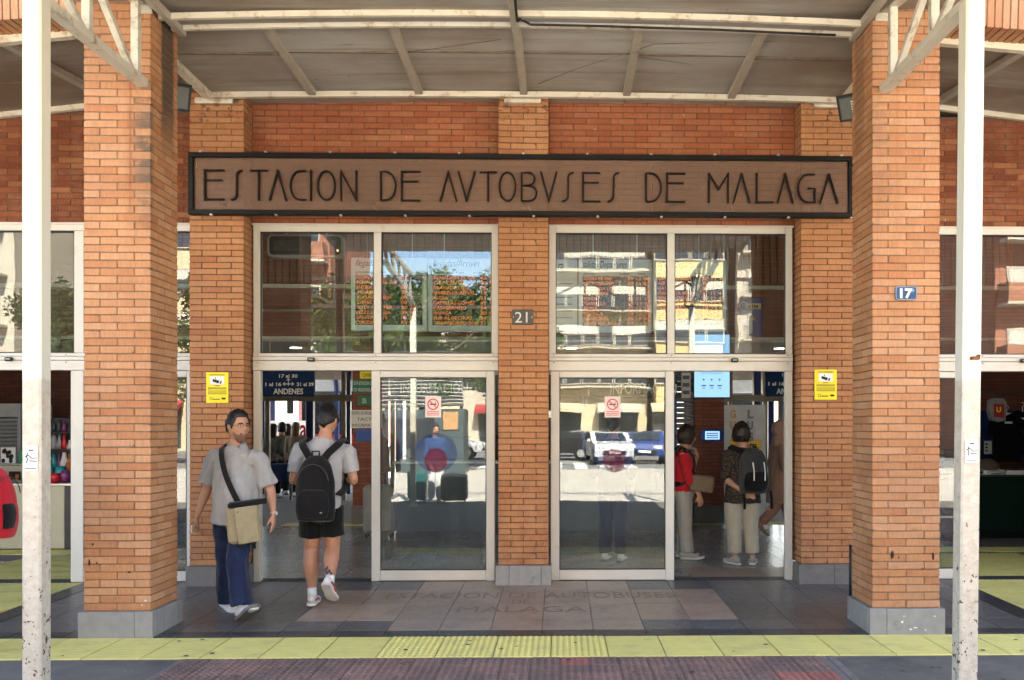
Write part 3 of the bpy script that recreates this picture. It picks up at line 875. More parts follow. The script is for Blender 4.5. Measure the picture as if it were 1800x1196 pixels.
GL = {
    'E': [[(1, 1), (0, 1), (0, 0), (1, 0)], [(0, .66), (.9, .66)]],
    'S': [arc(.80, .80, .28, .20, 80, 190, 10) + [(.53, .5)] + arc(.22, .2, .30, .20, 10, -100, 10)],
    'T': [[(0, 1), (1, 1)], [(.5, 1), (.5, 0)]],
    'A': [[(0, 0), (.5, 1), (1, 0)]],
    'V': [[(0, 1), (.5, 0), (1, 1)]],
    'C': [[(1, 1)] + arc(.62, .5, .62, .5, 90, 270, 18) + [(1, 0)]],
    'I': [[(.5, 1), (.5, 0)]],
    'O': [arc(.5, .5, .5, .5, 0, 360, 28)],
    'N': [[(0, 0), (0, 1), (.92, 0), (.92, 1)]],
    'D': [[(0, 0), (0, 1)] + arc(.3, .5, .7, .5, 90, -90, 18) + [(0, 0)]],
    'B': [[(0, 0), (0, 1)] + arc(.45, .77, .42, .23, 90, -90, 12) + [(0, .54), (.45, .54)] + arc(.5, .27, .5, .27, 90, -90, 12) + [(0, 0)]],
    'M': [[(0, 0), (0, 1), (.5, .45), (1, 1), (1, 0)]],
    'L': [[(0, 1), (0, 0), (1, 0)]],
    'G': [[(1, 1)] + arc(.6, .5, .6, .5, 90, 270, 18) + [(1, 0), (1, .5), (.58, .5)]],
}
LET = [('E', 357, 393), ('S', 398, 431), ('T', 439, 469), ('A', 471, 504), ('C', 508, 539), ('I', 540, 552), ('O', 556, 590), ('N', 597, 630),
       ('D', 667, 697), ('E', 704, 738), ('A', 772, 804), ('V', 804, 836), ('T', 843, 873), ('O', 876, 908), ('B', 915, 945), ('V', 949, 980),
       ('S', 981, 1015), ('E', 1023, 1055), ('S', 1062, 1094), ('D', 1134, 1164), ('E', 1171, 1205), ('M', 1245, 1282), ('A', 1288, 1320),
       ('L', 1329, 1360), ('A', 1366, 1396), ('G', 1402, 1435), ('A', 1441, 1475)]
for ch, p0, p1 in LET:
    pc = (p0 + p1) / 2
    xt, z1, z0 = sx_(p0) + .010, sz_(299 + (pc - 357) * .0068, pc), sz_(350 + (pc - 357) * .0052, pc)
    wd = sx_(p1) - .010 - xt; hh = z1 - z0
    m = MB()
    for st in GL[ch]:
        pts = [(xt + x * wd, z0 + z * hh) for x, z in st]
        # mitre-safe: straight runs are cut into single bars
        if len(pts) <= 5:
            for i, (a, b) in enumerate(zip(pts, pts[1:])):
                dx, dz = b[0] - a[0], b[1] - a[1]; l = math.hypot(dx, dz) or 1; e = .010
                a2 = (a[0] - dx / l * e, a[1] - dz / l * e); b2 = (b[0] + dx / l * e, b[1] + dz / l * e)
                m.stroke([a2, b2], .0165, YS + .008 + .0006 * i, YS + .034 + .0003 * i)
        else: m.stroke(pts, .0165, YS + .008, YS + .0345)
    m.build('letter', M_LETTER, sg)

# ------------------------------------------------------------------ canopy over the entrance
XC0, XC1 = XL1 + .015, XR0 - .015
xmid = UX(912, 8.5)
def arch(x, rise): 
    u = (x - xmid) / 3.05
    return rise * (1 - u * u) - rise
ZS0 = UZ(163, 912, 8.5)
can = thing('entrance_canopy', 'stained sheet metal canopy over the entrance with pale ribs and front beams', 'canopy', (xmid, 7.7, ZS0))
ribx = [UX(p, 8.5) for p in (367, 551, 738, 921, 1101, 1284, 1482)]
ys = [6.99, 7.62, YW - .012]
Zs = lambda x, y: ZS0 + arch(x, .05) * 1.0 + (.03 if y < 7.5 else 0)
for i in range(6):
    for (ya, yb) in zip(ys, ys[1:]):
        m = MB(); a, b = ribx[i] + .004, ribx[i + 1] - .004
        ya2, yb2 = ya + .003, yb - .003
        rr = random.Random(i * 7 + int(ya * 10)).uniform(-.006, .006)
        v = []
        for z_off in (0, .02):
            for (x, y) in ((a, ya2), (b, ya2), (b, yb2), (a, yb2)):
                v.append((x, y, Zs(x, y) + z_off + .02 + rr))
        m.add(v, [(0, 3, 2, 1), (4, 5, 6, 7), (0, 1, 5, 4), (1, 2, 6, 5), (2, 3, 7, 6), (3, 0, 4, 7)])
        m.build('soffit_panel', M_SOF, can)
MB().box(ribx[0], ribx[-1], 6.99, YW + .1, ZS0 + .09, ZS0 + .11).build('roof_deck', M_DARKGAP, can)
for x in ribx[1:-1]:
    MB().bar((x, 6.995, Zs(x, 7) - .005), (x, YP - .13, Zs(x, 8.4) - .012), .07, .05).build('rib', M_RIB, can)
for x in (ribx[0], ribx[-1]):
    MB().bar((x, 6.9, Zs(x, 7) - .005), (x, YP - .13, Zs(x, 8.4) - .012), .075, .07).build('edge_rib', M_CANW, can)
def arched(y, z, w, h, rise, mat, name, x0=XC0, x1=XC1, n=14):
    m = MB(); pts = []
    for k in range(n + 1):
        x = x0 + (x1 - x0) * k / n; pts.append((x, z + arch(x, rise)))
    for (a, b) in zip(pts, pts[1:]):
        m.add([(a[0], y - w / 2, a[1] - h / 2), (b[0], y - w / 2, b[1] - h / 2), (b[0], y + w / 2, b[1] - h / 2), (a[0], y + w / 2, a[1] - h / 2),
               (a[0], y - w / 2, a[1] + h / 2), (b[0], y - w / 2, b[1] + h / 2), (b[0], y + w / 2, b[1] + h / 2), (a[0], y + w / 2, a[1] + h / 2)],
              [(0, 3, 2, 1), (4, 5, 6, 7), (0, 1, 5, 4), (2, 3, 7, 6)])
    m.add([(x0, y - w / 2, pts[0][1] - h / 2), (x0, y + w / 2, pts[0][1] - h / 2), (x0, y + w / 2, pts[0][1] + h / 2), (x0, y - w / 2, pts[0][1] + h / 2)], [(0, 1, 2, 3)])
    m.add([(x1, y - w / 2, pts[-1][1] - h / 2), (x1, y + w / 2, pts[-1][1] - h / 2), (x1, y + w / 2, pts[-1][1] + h / 2), (x1, y - w / 2, pts[-1][1] + h / 2)], [(0, 1, 2, 3)])
    return m.build(name, mat, can)
arched(YP - .10, UZ(167, 912, YP - .10), .05, .052, .03, M_CANW, 'wall_trim', ribx[0], ribx[-1])
arched(7.02, UZ(41.5, 912, 7.0), .035, .046, .065, M_CANW, 'front_beam')
arched(6.80, UZ(21.5, 912, 6.77), .035, .046, .065, M_CANW, 'front_beam')
arched(6.90, UZ(31, 912, 6.9), .13, .010, .065, M_SOF, 'beam_web')
# outer half of the canopy, running forward over the pavement
zo = UZ(21.5, 912, 6.77) + .024
for i in range(7):
    y1 = 6.985 - i * .56; y0 = y1 - .557
    f = lambda y: zo + .012 - (6.985 - y) * .085
    v = []
    for dz in (0, .02):
        for (x, y) in ((XL0 - .1, y0), (XR1 + .1, y0), (XR1 + .1, y1), (XL0 - .1, y1)): v.append((x, y, f(y) + dz + (i % 2) * .006))
    MB().add(v, [(0, 3, 2, 1), (4, 5, 6, 7), (0, 1, 5, 4), (1, 2, 6, 5), (2, 3, 7, 6), (3, 0, 4, 7)]).build('soffit_panel', M_SOF, can)
MB().cbox(UX(902, 6.7) - .03, UX(902, 6.7) + .03, 3.2, 7.03, zo - .065, zo - .012, .004).build('rib', M_RIB, can)
cbx = UX(908, 6.7)
zlb = UZ(47, 912, 7.0)
MB().tube([(cbx, 5.4, zo - .03), (cbx, 6.70, zo - .075), (cbx, 6.76, zo - .10), (cbx + .02, 6.93, zlb + .03), (cbx + .10, 6.955, zlb - .004), (cbx + .6, 6.958, zlb - .008),
           (cbx + 1.6, 6.958, zlb - .030), (cbx + 2.55, 6.958, zlb - .065)], .010, 6).build('cable', M_RUB, can, smooth=True)
# cracked sealant lines on the sheets
M_SEAL = pmat('old_sealant', (.13, .095, .065), .9, .3, 12)
for i in range(6):
    a, b = ribx[i] + .006, ribx[i + 1] - .006
    MB().cbox(a, b, 7.612, 7.628, Zs((a + b) / 2, 7.7) + .006, Zs((a + b) / 2, 7.7) + .045, .002).build('sealant_line', M_SEAL, can)
for pxa, pya in ((316, 52), (1502, 62)):
    X = UX(pxa, 7.0); Z = UZ(pya, pxa, 7.0)
    MB().bar((X, 7.06, Z), (X, 3.1, Z - .02), .05, .06).build('edge_rib', M_RIB, can)
def on_soffit(px, py):
    Z = ZS0 + .012; Y = (Z - CAMZ) * FPX / (HZ - py) * .998
    return (UX(px, Y), Y, Z)
for ln in ([(405, 142), (520, 122), (620, 104), (760, 90), (880, 72)], [(945, 150), (1020, 120), (1105, 93), (1150, 78), (1290, 73), (1420, 70)], [(1115, 100), (1210, 112), (1310, 126), (1400, 141)], [(520, 88), (620, 83)]):
    MB().tube([on_soffit(*p) for p in ln], .0026, 5).build('sealant_line', M_SEAL, can)
# flat brackets on the pier heads
for p0, p1, py in ((345, 411, 179), (887, 951, 178), (1430, 1476, 186)):
    m = MB().cbox(UX(p0, YP), UX(p1, YP), YP - .045, YP - .006, UZ(py + 5, p0, YP), UZ(py - 4.5, p0, YP), .004)
    br = m.build('pier_bracket', M_CANW, can)
    s = MB()
    for u in (.15, .5, .85): s.cyl((UX(p0 + (p1 - p0) * u, YP), YP - .0455, UZ(py, p0, YP)), .009, 'y', -.006, 8)
    s.build('bolt', M_STEEL, br)

# side bay canopies
def side_canopy(label, xs, zf, zw, sgn, ribpx):
    yF, yB = 6.96, YW - .012
    t = thing('side_canopy', label, 'canopy', ((xs[0] + xs[-1]) / 2, 7.8, zw(xs[0])), 'canopies beside the entrance')
    rows = [yF + .05, 7.45, 7.98, yB]
    for a, b in zip(xs, xs[1:]):
        for ya, yb in zip(rows, rows[1:]):
            v = []
            for dz in (0, .02):
                for (x, y) in ((a + .003, ya + .003), (b - .003, ya + .003), (b - .003, yb - .003), (a + .003, yb - .003)):
                    u = (y - yF) / (yB - yF); v.append((x, y, zf(x) * (1 - u) + zw(x) * u + .03 + dz))
            MB().add(v, [(0, 3, 2, 1), (4, 5, 6, 7), (0, 1, 5, 4), (1, 2, 6, 5), (2, 3, 7, 6), (3, 0, 4, 7)]).build('soffit_panel', M_SOF, t)
    a, b = xs[0], xs[-1]
    MB().bar((a, yF, zf(a)), (b, yF, zf(b)), .06, .06, up=(0, 0, 1)).build('front_beam', M_CANW, t)
    MB().bar((a, YW - .06, zw(a)), (b, YW - .06, zw(b)), .05, .055).build('wall_trim', M_CANW, t)
    for x in ribpx:
        MB().bar((x, yF + .04, zf(x) + .0), (x, YW - .09, zw(x) + .0), .075, .05).build('rib', M_RIB, t)
def lin(x0, z0, x1, z1): return lambda x: z0 + (x - x0) * (z1 - z0) / (x1 - x0)
side_canopy('left side canopy of dark stained sheet behind the left white post', [-7.8, -6.6, -5.5, -4.45, PX[0][0] + .1],
            lin(UX(0, 6.96), UZ(72, 0, 6.96), UX(130, 6.96), UZ(60, 130, 6.96)), lin(UX(0, 8.75), UZ(203, 0, 8.75), UX(145, 8.75), UZ(188, 145, 8.75)), -1, [UX(150, 8.17), -5.9])
side_canopy('right side canopy of dark stained sheet behind the right white post', [PX[2][0] + .38, 3.77, 4.7, 5.9, 7.8],
            lin(UX(1655, 6.96), UZ(73, 1655, 6.96), UX(1800, 6.96), UZ(86, 1800, 6.96)), lin(UX(1655, 8.75), UZ(190, 1655, 8.75), UX(1800, 8.75), UZ(208, 1800, 8.75)), 1, [UX(1655, 8.5), 5.1])

# ------------------------------------------------------------------ white posts and the trusses they carry
def post(x, y, h, wd, label, lean=0.0, flyer=None, dents=()):
    t = thing('steel_post', label, 'post', (x, y, 0), 'white steel posts of the canopy')
    m = MB(); a = wd / 2; c = .010
    ring = [(-a + c, -a), (a - c, -a), (a, -a + c), (a, a - c), (a - c, a), (-a + c, a), (-a, a - c), (-a, -a + c)]
    n = 14; vs = []; fs = []
    for k in range(n + 1):
        z = h * k / n
        for q in ring: vs.append((x + q[0] + lean * z, y + q[1], z))
    for k in range(n):
        for i in range(8):
            j = (i + 1) % 8; fs.append((8 * k + i, 8 * k + j, 8 * k + 8 + j, 8 * k + 8 + i))
    fs.append(tuple(range(7, -1, -1))); fs.append(tuple(8 * n + i for i in range(8)))
    m.add(vs, fs); m.build('shaft', M_POST, t)
    MB().cbox(x - a - .006 + lean * h, x + a + .006 + lean * h, y - a - .006, y + a + .006, h + .001, h + .014, .003).build('cap', M_POST, t)
    MB().cbox(x - a - .05, x + a + .05, y - a - .05, y + a + .05, .002, .016, .004).build('base_plate', M_POST, t)
    return t
PYL, PYR = 5.25, 5.17
pxl = UX(54.5, PYL - .055); 
post(pxl, PYL, 4.30, .112, 'left white steel post with flaking paint and a small paper flyer')
pxr = UX(1703, PYR - .055); leanr = (UX(1716, PYR) - UX(1703, PYR)) / 4.1
post(pxr + .0 - leanr * .1, PYR, UZ(4, 1716, PYR), .112, 'right white steel post with rust spots and a paper flyer', leanr)
post(-2.92, .25, 3.95, .11, 'white post at the kerb opposite the left door, mirrored in its glass')
post(2.62, .25, 3.95, .11, 'white post at the kerb opposite the right door')
def flyer(x, px0, px1, py0, py1, Y, label):
    a, b, z0, z1 = UX(px0, Y), UX(px1, Y), UZ(py1, px0, Y), UZ(py0, px0, Y)
    t = thing('paper_flyer', label, 'flyer', (a, Y, z0), 'paper flyers taped to the posts')
    m = MB(); n = 5
    for k in range(n):
        m.box(a, b, Y + .0004 * (k % 2), Y + .0015 + .0004 * (k % 2), z0 + (z1 - z0) * k / n, z0 + (z1 - z0) * (k + 1) / n)
    m.build('paper', M_PAPER, t)
    p = MB(); wdt = b - a; h = z1 - z0; yy = Y - .0008
    p.box(a + .35 * wdt, a + .7 * wdt, yy, yy + .0006, z1 - .20 * h, z1 - .15 * h)
    for s in ([(.08, .55), (.35, .62), (.6, .5), (.95, .52)], [(.4, .40), (.95, .38)], [(.30, .72), (.2, .58), (.28, .45), (.2, .3)]):
        p.stroke([(a + u * wdt, z0 + v * h) for u, v in s], .005, yy, yy + .0006)
    p.box(a + .1 * wdt, a + .9 * wdt, yy, yy + .0006, z0 + .07 * h, z0 + .10 * h)
    p.build('print', M_INK, t)
flyer(0, 41.5, 66, 784, 828, PYL - .062, 'small white paper flyer taped to the left post')
flyer(0, 1697, 1719, 773, 814, PYR - .062, 'small white paper flyer taped to the right post')
bkt = thing('steel_bracket', 'small rusty steel bracket sticking out of the right white post', 'bracket', (UX(1712, PYR - .06), PYR - .07, UZ(631, 1712, PYR)))
bx, bz = UX(1712, PYR - .06), UZ(631, 1712, PYR)
m_rust = pmat('rust', (.22, .075, .03), .9, .3, 40)
MB().cbox(bx - .025, bx + .022, PYR - .095, PYR - .06, bz - .011, bz + .006, .002).build('bracket_foot', m_rust, bkt)
MB().cbox(bx + .014, bx + .022, PYR - .10, PYR - .0605, bz + .0065, bz + .018, .002).build('bracket_lip', m_rust, bkt)
knob = tag(MB().ball((UX(73, PYL), PYL - .03, UZ(543, 73, PYL)), .014, 10, 8, (.8, .8, 1.6)).build('bolt', M_DGREY), 'dark bolt head on the side of the left white post', 'bolt')

def truss(x, ypost, zb_, yv, dgs, label, sgn):
    t = thing('roof_truss', label, 'truss', (x, 6, zb_), 'white trusses between pillar and post')
    y0 = YF - .005
    zt = lambda y: zb_ + .60 - (6.6 - y) * .19
    bc = MB().bar((x, y0 - .001, zb_), (x, ypost + .06, zb_), .085, .055)
    bc.build('bottom_chord', M_TRUSS, t)
    MB().bar((x, y0 - .001, zt(y0)), (x, ypost, zt(ypost)), .085, .055).build('top_chord', M_TRUSS, t)
    MB().cbox(x - .075, x + .075, y0 - .012, y0 + .001, zt(y0) - .09, zt(y0) + .08, .003).build('end_plate', M_TRUSS, t)
    for y in yv: MB().bar((x, y, zb_ + .028), (x, y, zt(y) - .028), .055, .05, up=(0, 1, 0)).build('vertical', M_TRUSS, t)
    for (a, b) in dgs: MB().bar((x, a, zb_ + .03), (x, b, zt(b) - .03), .045, .04).build('diagonal', M_TRUSS, t)
xtl = UX(256, YF) - .02
truss(xtl, PYL, UZ(147, 256, YF), (6.58, 5.91), ((6.50, 5.98), (5.84, 5.36)), 'white lattice truss from the left brick pillar to the left post', -1)
xtr = UX(1556, YF) - .005
truss(xtr, PYR, UZ(158, 1556, YF), (6.52, 5.80), ((6.44, 5.86), (5.74, 5.25)), 'white lattice truss from the right brick pillar to the right post', 1)
# lattice beam along the kerb, seen only as a reflection
kt = thing('lattice_beam', 'steel lattice beam along the kerb side of the canopy, mirrored in the door glass', 'beam', (0, .25, 4.0))
M_BEAM = pmat('beam_brown', (.05, .035, .028), .6)  # dark brown that also stands in for its backlit side
for z in (3.98, 4.55): MB().bar((-5.5, .25, z), (5.5, .25, z), .07, .06).build('chord', M_BEAM, kt)
for k in range(12):
    x = -5.5 + k
    MB().bar((x, .25, 4.01), (x, .25, 4.52), .04, .04, up=(0, 1, 0)).build('vertical', M_BEAM, kt)
    if k < 11: MB().bar((x + (0 if k % 2 else 1), .25, 4.02), (x + (1 if k % 2 else 0), .25, 4.51), .04, .04, up=(0, 1, 0)).build('diagonal', M_BEAM, kt)
for x, nm in ((-2.92, 'left'), (2.62, 'right')):
    t = thing('roof_truss', 'white lattice truss running from the canopy edge to the %s kerb post' % ('first' if nm == 'left' else 'second'), 'truss', (x, 1.6, 4.0), 'white trusses at the kerb')
    MB().bar((x, .30, 4.03), (x, 3.1, 4.35), .08, .055).build('bottom_chord', M_TRUSS, t)
    MB().bar((x, .30, 4.58), (x, 3.1, 4.62), .08, .055).build('top_chord', M_TRUSS, t)
    for k in range(5):
        y = .5 + k * .6
        MB().bar((x, y, 4.03 + (y - .3) * .114), (x, y + .25, 4.6), .05, .05, up=(0, 1, 0)).build('diagonal', M_TRUSS, t)

# floodlights in the corners
def flood(x, y, z, sgn, label):
    t = thing('floodlight', label, 'floodlight', (x, y, z), 'floodlights under the canopy')
    dirv = Vector((sgn * .35, -.62, -.70)).normalized()
    side = dirv.cross(Vector((0, 0, 1))).normalized(); up = side.cross(dirv).normalized()
    def P(a, b, c): return Vector((x, y, z)) + side * a + up * b + dirv * c
    def slab(a, b, c0, c1, a2=None, b2=None, oa=0, ob=0):
        a2 = a if a2 is None else a2; b2 = b if b2 is None else b2
        vs = [P(oa - a, ob - b, c0), P(oa + a, ob - b, c0), P(oa + a, ob + b, c0), P(oa - a, ob + b, c0), P(oa - a2, ob - b2, c1), P(oa + a2, ob - b2, c1), P(oa + a2, ob + b2, c1), P(oa - a2, ob + b2, c1)]
        return vs, [(0, 3, 2, 1), (4, 5, 6, 7), (0, 1, 5, 4), (1, 2, 6, 5), (2, 3, 7, 6), (3, 0, 4, 7)]
    MB().add(*slab(.09, .07, -.09, .03, .14, .12)).build('housing', M_GREY, t)
    MB().add(*slab(.142, .122, .031, .052)).build('bezel', M_DGREY, t)
    gl = MB().add(*slab(.12, .10, .0525, .055)).build('lens', pmat('lamp_lens%d' % (sgn + 2), (.16, .165, .16), .15, spec=.7), t)
    m = MB()
    for k in range(6): m.add(*slab(.022, .006, .0555, .060, ob=-.06 + k * .024))
    m.build('led_strip', M_WHITE, gl)
    MB().bar(P(0, 0, -.08), P(0, .17, -.16), .03, .03).build('yoke', M_GREY, t)
flood(UX(304, 7.75), 7.75, UZ(165, 327, 7.75), 1, 'grey floodlight tucked behind the left brick pillar')
flood(UX(1503, 7.75), 7.75, UZ(184, 1487, 7.75), -1, 'grey floodlight tucked behind the right brick pillar')

# number plates and notices
def plate21():
    t = thing('number_plaque', 'dark metal plaque with the number 21 on the middle pier', 'plaque', (UX(919, YP), YP, UZ(572, 919, YP)))
    a, b, z0, z1 = UX(900.5, YP), UX(937, YP), UZ(571.5, 919, YP), UZ(544.5, 919, YP)
    MB().cbox(a, b, YP - .012, YP + .003, z0, z1, .003).build('plate', pmat('dark_bronze', (.05, .045, .038), .5, .2, 30), t)
    text('digits', '21', .150, ((a + b) / 2, YP - .0145, z0 + .022), t, pmat('dull_silver', (.55, .52, .46), .5), .005, 'CENTER', fit=.122)
    s = MB()
    for x in (a + .012, b - .012): s.cyl((x, YP - .0125, (z0 + z1) / 2), .005, 'y', -.004, 8)
    s.build('screw', M_STEEL, t)
plate21()
def plate17():
    a, b, z0, z1 = UX(1573, YF), UX(1611, YF), UZ(528, 1591, YF), UZ(504, 1591, YF)
    t = thing('number_plate', 'blue enamel plate with a white 17 on the right pillar', 'plate', ((a + b) / 2, YF, z0))
    def rr(x0, x1, q0, q1, r):
        p = []
        for cx, cz, a0 in ((x1 - r, q1 - r, 0), (x0 + r, q1 - r, 90), (x0 + r, q0 + r, 180), (x1 - r, q0 + r, 270)):
            p += [(cx + r * cos(radians(a0 + k * 22.5)), cz + r * sin(radians(a0 + k * 22.5))) for k in range(5)]
        return p
    MB().prism(rr(a, b, z0, z1, .02), YF - .012, YF + .003).build('plate', M_NAVY, t)
    rim = rr(a + .004, b - .004, z0 + .004, z1 - .004, .017)
    MB().stroke(rim + rim[:1], .004, YF - .0145, YF - .0122).build('rim', pmat('rim_pale', (.35, .42, .5), .4), t)
    text('digits', '17', .098, (a + .016, YF - .0145, z0 + .018), t, M_WHITE, .004, bold=.004, fit=.098)
    MB().box(b - .045, b - .022, YF - .0135, YF - .0121, z1 - .045, z1 - .022).build('sticker', pmat('pale_blue', (.12, .28, .5), .5), t)
plate17()
def notice(px0, px1, py0, py1, label):
    a, b, z0, z1 = UX(px0, YP), UX(px1, YP), UZ(py1, px0, YP), UZ(py0, px0, YP)
    t = thing('camera_notice', label, 'notice', ((a + b) / 2, YP, z0), 'yellow camera surveillance notices')
    MB().cbox(a, b, YP - .010, YP - .001, z0, z1, .002).build('board', M_YSIGN, t)
    W, H = b - a, z1 - z0; y = YP - .0115
    pic = MB().box(a + .18 * W, b - .18 * W, y, y + .001, z0 + .60 * H, z1 - .13 * H).build('picture', M_PAPER, t)
    c = MB(); cx, cz = a + .45 * W, z0 + .72 * H; y2 = y - .0012
    c.prism([(cx - .030, cz + .020), (cx + .032, cz + .002), (cx + .024, cz - .026), (cx - .034, cz - .006)], y2, y2 + .001)
    c.prism([(cx + .040, cz - .004), (cx + .056, cz + .002), (cx + .048, cz - .030), (cx + .034, cz - .026)], y2, y2 + .001)
    c.stroke([(cx - .004, cz + .016), (cx - .004, cz + .036)], .007, y2, y2 + .001)
    c.build('camera_symbol', M_INK, pic)
    text('heading', 'ZONA VIDEOVIGILADA', .018, (a + .15 * W, y, z1 - .10 * H), t, M_INK, .0012, fit=.70 * W)
    p = MB()
    for k, (u, hgt) in enumerate(((.55, .006), (.50, .004), (.455, .006), (.41, .004), (.37, .004), (.33, .004), (.285, .006))):
        x0_, x1_ = (a + .08 * W, b - .08 * W) if k else (a + .38 * W, b - .38 * W)
        p.box(x0_, x1_, y, y + .001, z0 + u * H, z0 + u * H + hgt)
    p.build('print', M_INK, t)
    n = 14
    lg = MB().stroke([(a + .22 * W + .013 * cos(2 * pi * k / n), z0 + .14 * H + .013 * sin(2 * pi * k / n)) for k in range(n + 1)], .004, y, y + .001)
    lg.box(a + .30 * W, a + .62 * W, y, y + .001, z0 + .105 * H, z0 + .135 * H); lg.box(a + .70 * W, a + .88 * W, y, y + .001, z0 + .11 * H, z0 + .17 * H)
    lg.build('logo', M_INK, t)
notice(363, 402, 655, 708.5, 'yellow camera notice on the pier above the walking man')
notice(1431.5, 1470.5, 650, 703, 'yellow camera notice on the pier right of the open doorway')
# ------------------------------------------------------------------ ground
def sheet(name, x0, x1, y0, y1, z, mat, t=.3):
    o = MB().box(x0, x1, y0, y1, z - t, z).build(name, mat); o['kind'] = 'structure'; return o
PCH = struct('porch_floor', (0, 7.7, 0))
TW = .405; TX0 = -1.36
slope = atan(FLOOR_IN / 1.9)
MB().add([(-8, 6.56, -.012), (8, 6.56, -.012), (8, 8.80, .026), (-8, 8.80, .026), (-8, 6.56, -.3), (8, 6.56, -.3), (8, 8.80, -.3), (-8, 8.80, -.3)],
         [(0, 1, 2, 3), (7, 6, 5, 4), (0, 4, 5, 1), (1, 5, 6, 2), (2, 6, 7, 3), (3, 7, 4, 0)]).build('grout_bed', M_GROUT, PCH)
_tm = {}
def tile_me(w, d, mat, name='floor_tile', h=.012):
    k = (round(w, 3), round(d, 3), mat.name)
    if k not in _tm: _tm[k] = MB().cbox(-w / 2, w / 2, -d / 2, d / 2, -h, 0, .0015).mesh(name, mat)
    return _tm[k]
rows = [(6.675, 6.845, 'b'), (6.845, 7.16, 4), (7.16, 7.76, 3), (7.76, 8.36, 2), (8.36, 8.775, 1)]
rt = random.Random(5)
for (ya, yb, r) in rows:
    for k in range(-16, 21):
        x = TX0 + (k + .5) * TW
        if r == 'b': m = M_TDARK
        elif r in (2, 3): m = M_TBEIGE if -2 <= k <= 6 else M_TGREY
        else: m = M_TBEIGE if 0 <= k <= 4 else (M_TSLATE if k in (-1, 5, 6, -2) else M_TGREY)
        yc = (ya + yb) / 2
        inst('floor_tile', tile_me(TW - .005, yb - ya - .005, m), PCH, (x, yc, floor_z(yc) + rt.uniform(-.0006, .0006)), rot=(slope, 0, 0))
# words let into the beige tiles
M_INLAY = pmat('inlay_dark', (.228, .176, .138), .5, .2, 12)
def floor_text(s, px0, px1, ytop, ybot):
    Y0 = UYF((px0 + px1) / 2, ybot, .02); Y1 = UYF((px0 + px1) / 2, ytop, .02)
    x0, x1 = UX(px0, Y0), UX(px1, Y0)
    text('floor_lettering', s, (Y1 - Y0) * 1.38, (x0, Y0, floor_z(Y0) + .0022), PCH, M_INLAY, .001, rot=(slope, 0, 0), fit=x1 - x0)
floor_text('ESTACION DE AUTOBUSES', 672, 1186, 1044, 1053)
floor_text('DE', 897, 928, 1055.5, 1062.5)
floor_text('MALAGA', 797, 1028, 1066, 1075.5)

# tactile strip in front of the pillars
TAC = struct('tactile_strip', (0, 6.36, 0))
MB().box(-8, 8, 6.06, 6.665, -.3, -.010).build('grout_bed', M_GROUT, TAC)
TXY = UX(405, 6.64)          # a joint
def ridged(w, d, n, along='x'):
    b = MB().cbox(-w / 2, w / 2, -d / 2, d / 2, -.02, -.003, .002)
    for k in range(n):
        if along == 'x':
            y = -d / 2 + d * (k + .5) / n; h = d / n * .34
            b.add([(-w / 2 + .006, y - h, -.003), (w / 2 - .006, y - h, -.003), (w / 2 - .006, y - h * .6, -.001), (-w / 2 + .006, y - h * .6, -.001),
                   (-w / 2 + .006, y + h * .6, -.001), (w / 2 - .006, y + h * .6, -.001), (w / 2 - .006, y + h, -.003), (-w / 2 + .006, y + h, -.003)],
                  [(0, 1, 2, 3), (3, 2, 5, 4), (4, 5, 6, 7)])
        else:
            x = -w / 2 + w * (k + .5) / n; h = w / n * .34
            b.add([(x - h, -d / 2 + .006, -.003), (x - h * .6, -d / 2 + .006, .001), (x - h * .6, d / 2 - .006, .001), (x - h, d / 2 - .006, -.003),
                   (x + h * .6, -d / 2 + .006, .001), (x + h * .6, d / 2 - .006, .001), (x + h, d / 2 - .006, -.003), (x + h, -d / 2 + .006, -.003)],
                  [(0, 1, 2, 3), (1, 4, 5, 2), (4, 6, 7, 5)])
    return b.mesh('tactile_tile', M_YEL)
def studded(w, d, nx, ny):
    b = MB().cbox(-w / 2, w / 2, -d / 2, d / 2, -.02, -.003, .002)
    for i in range(nx):
        for j in range(ny):
            x = -w / 2 + w * (i + .5) / nx; y = -d / 2 + d * (j + .5) / ny; h = w / nx * .32; k = d / ny * .38
            b.add([(x - h, y - k, -.003), (x + h, y - k, -.003), (x + h, y + k, -.003), (x - h, y + k, -.003), (x - h * .6, y - k * .7, .002), (x + h * .6, y - k * .7, .002), (x + h * .6, y + k * .7, .002), (x - h * .6, y + k * .7, .002)],
                  [(4, 5, 6, 7), (0, 1, 5, 4), (1, 2, 6, 5), (2, 3, 7, 6), (3, 0, 4, 7)])
    return b.mesh('tactile_tile', M_YEL)
R1 = ridged(TW - .006, .59, 9); S1 = studded(TW - .006, .59, 9, 12)
k0 = round((UX(715, 6.6) - TXY) / TW)
for k in range(-14, 30):
    x = TXY + (k + .5) * TW
    if abs(x) > 7.8: continue
    inst('tactile_tile', S1 if k0 <= k < k0 + 4 else R1, TAC, (x, 6.365, .0 + rt.uniform(-.0008, .0008)))

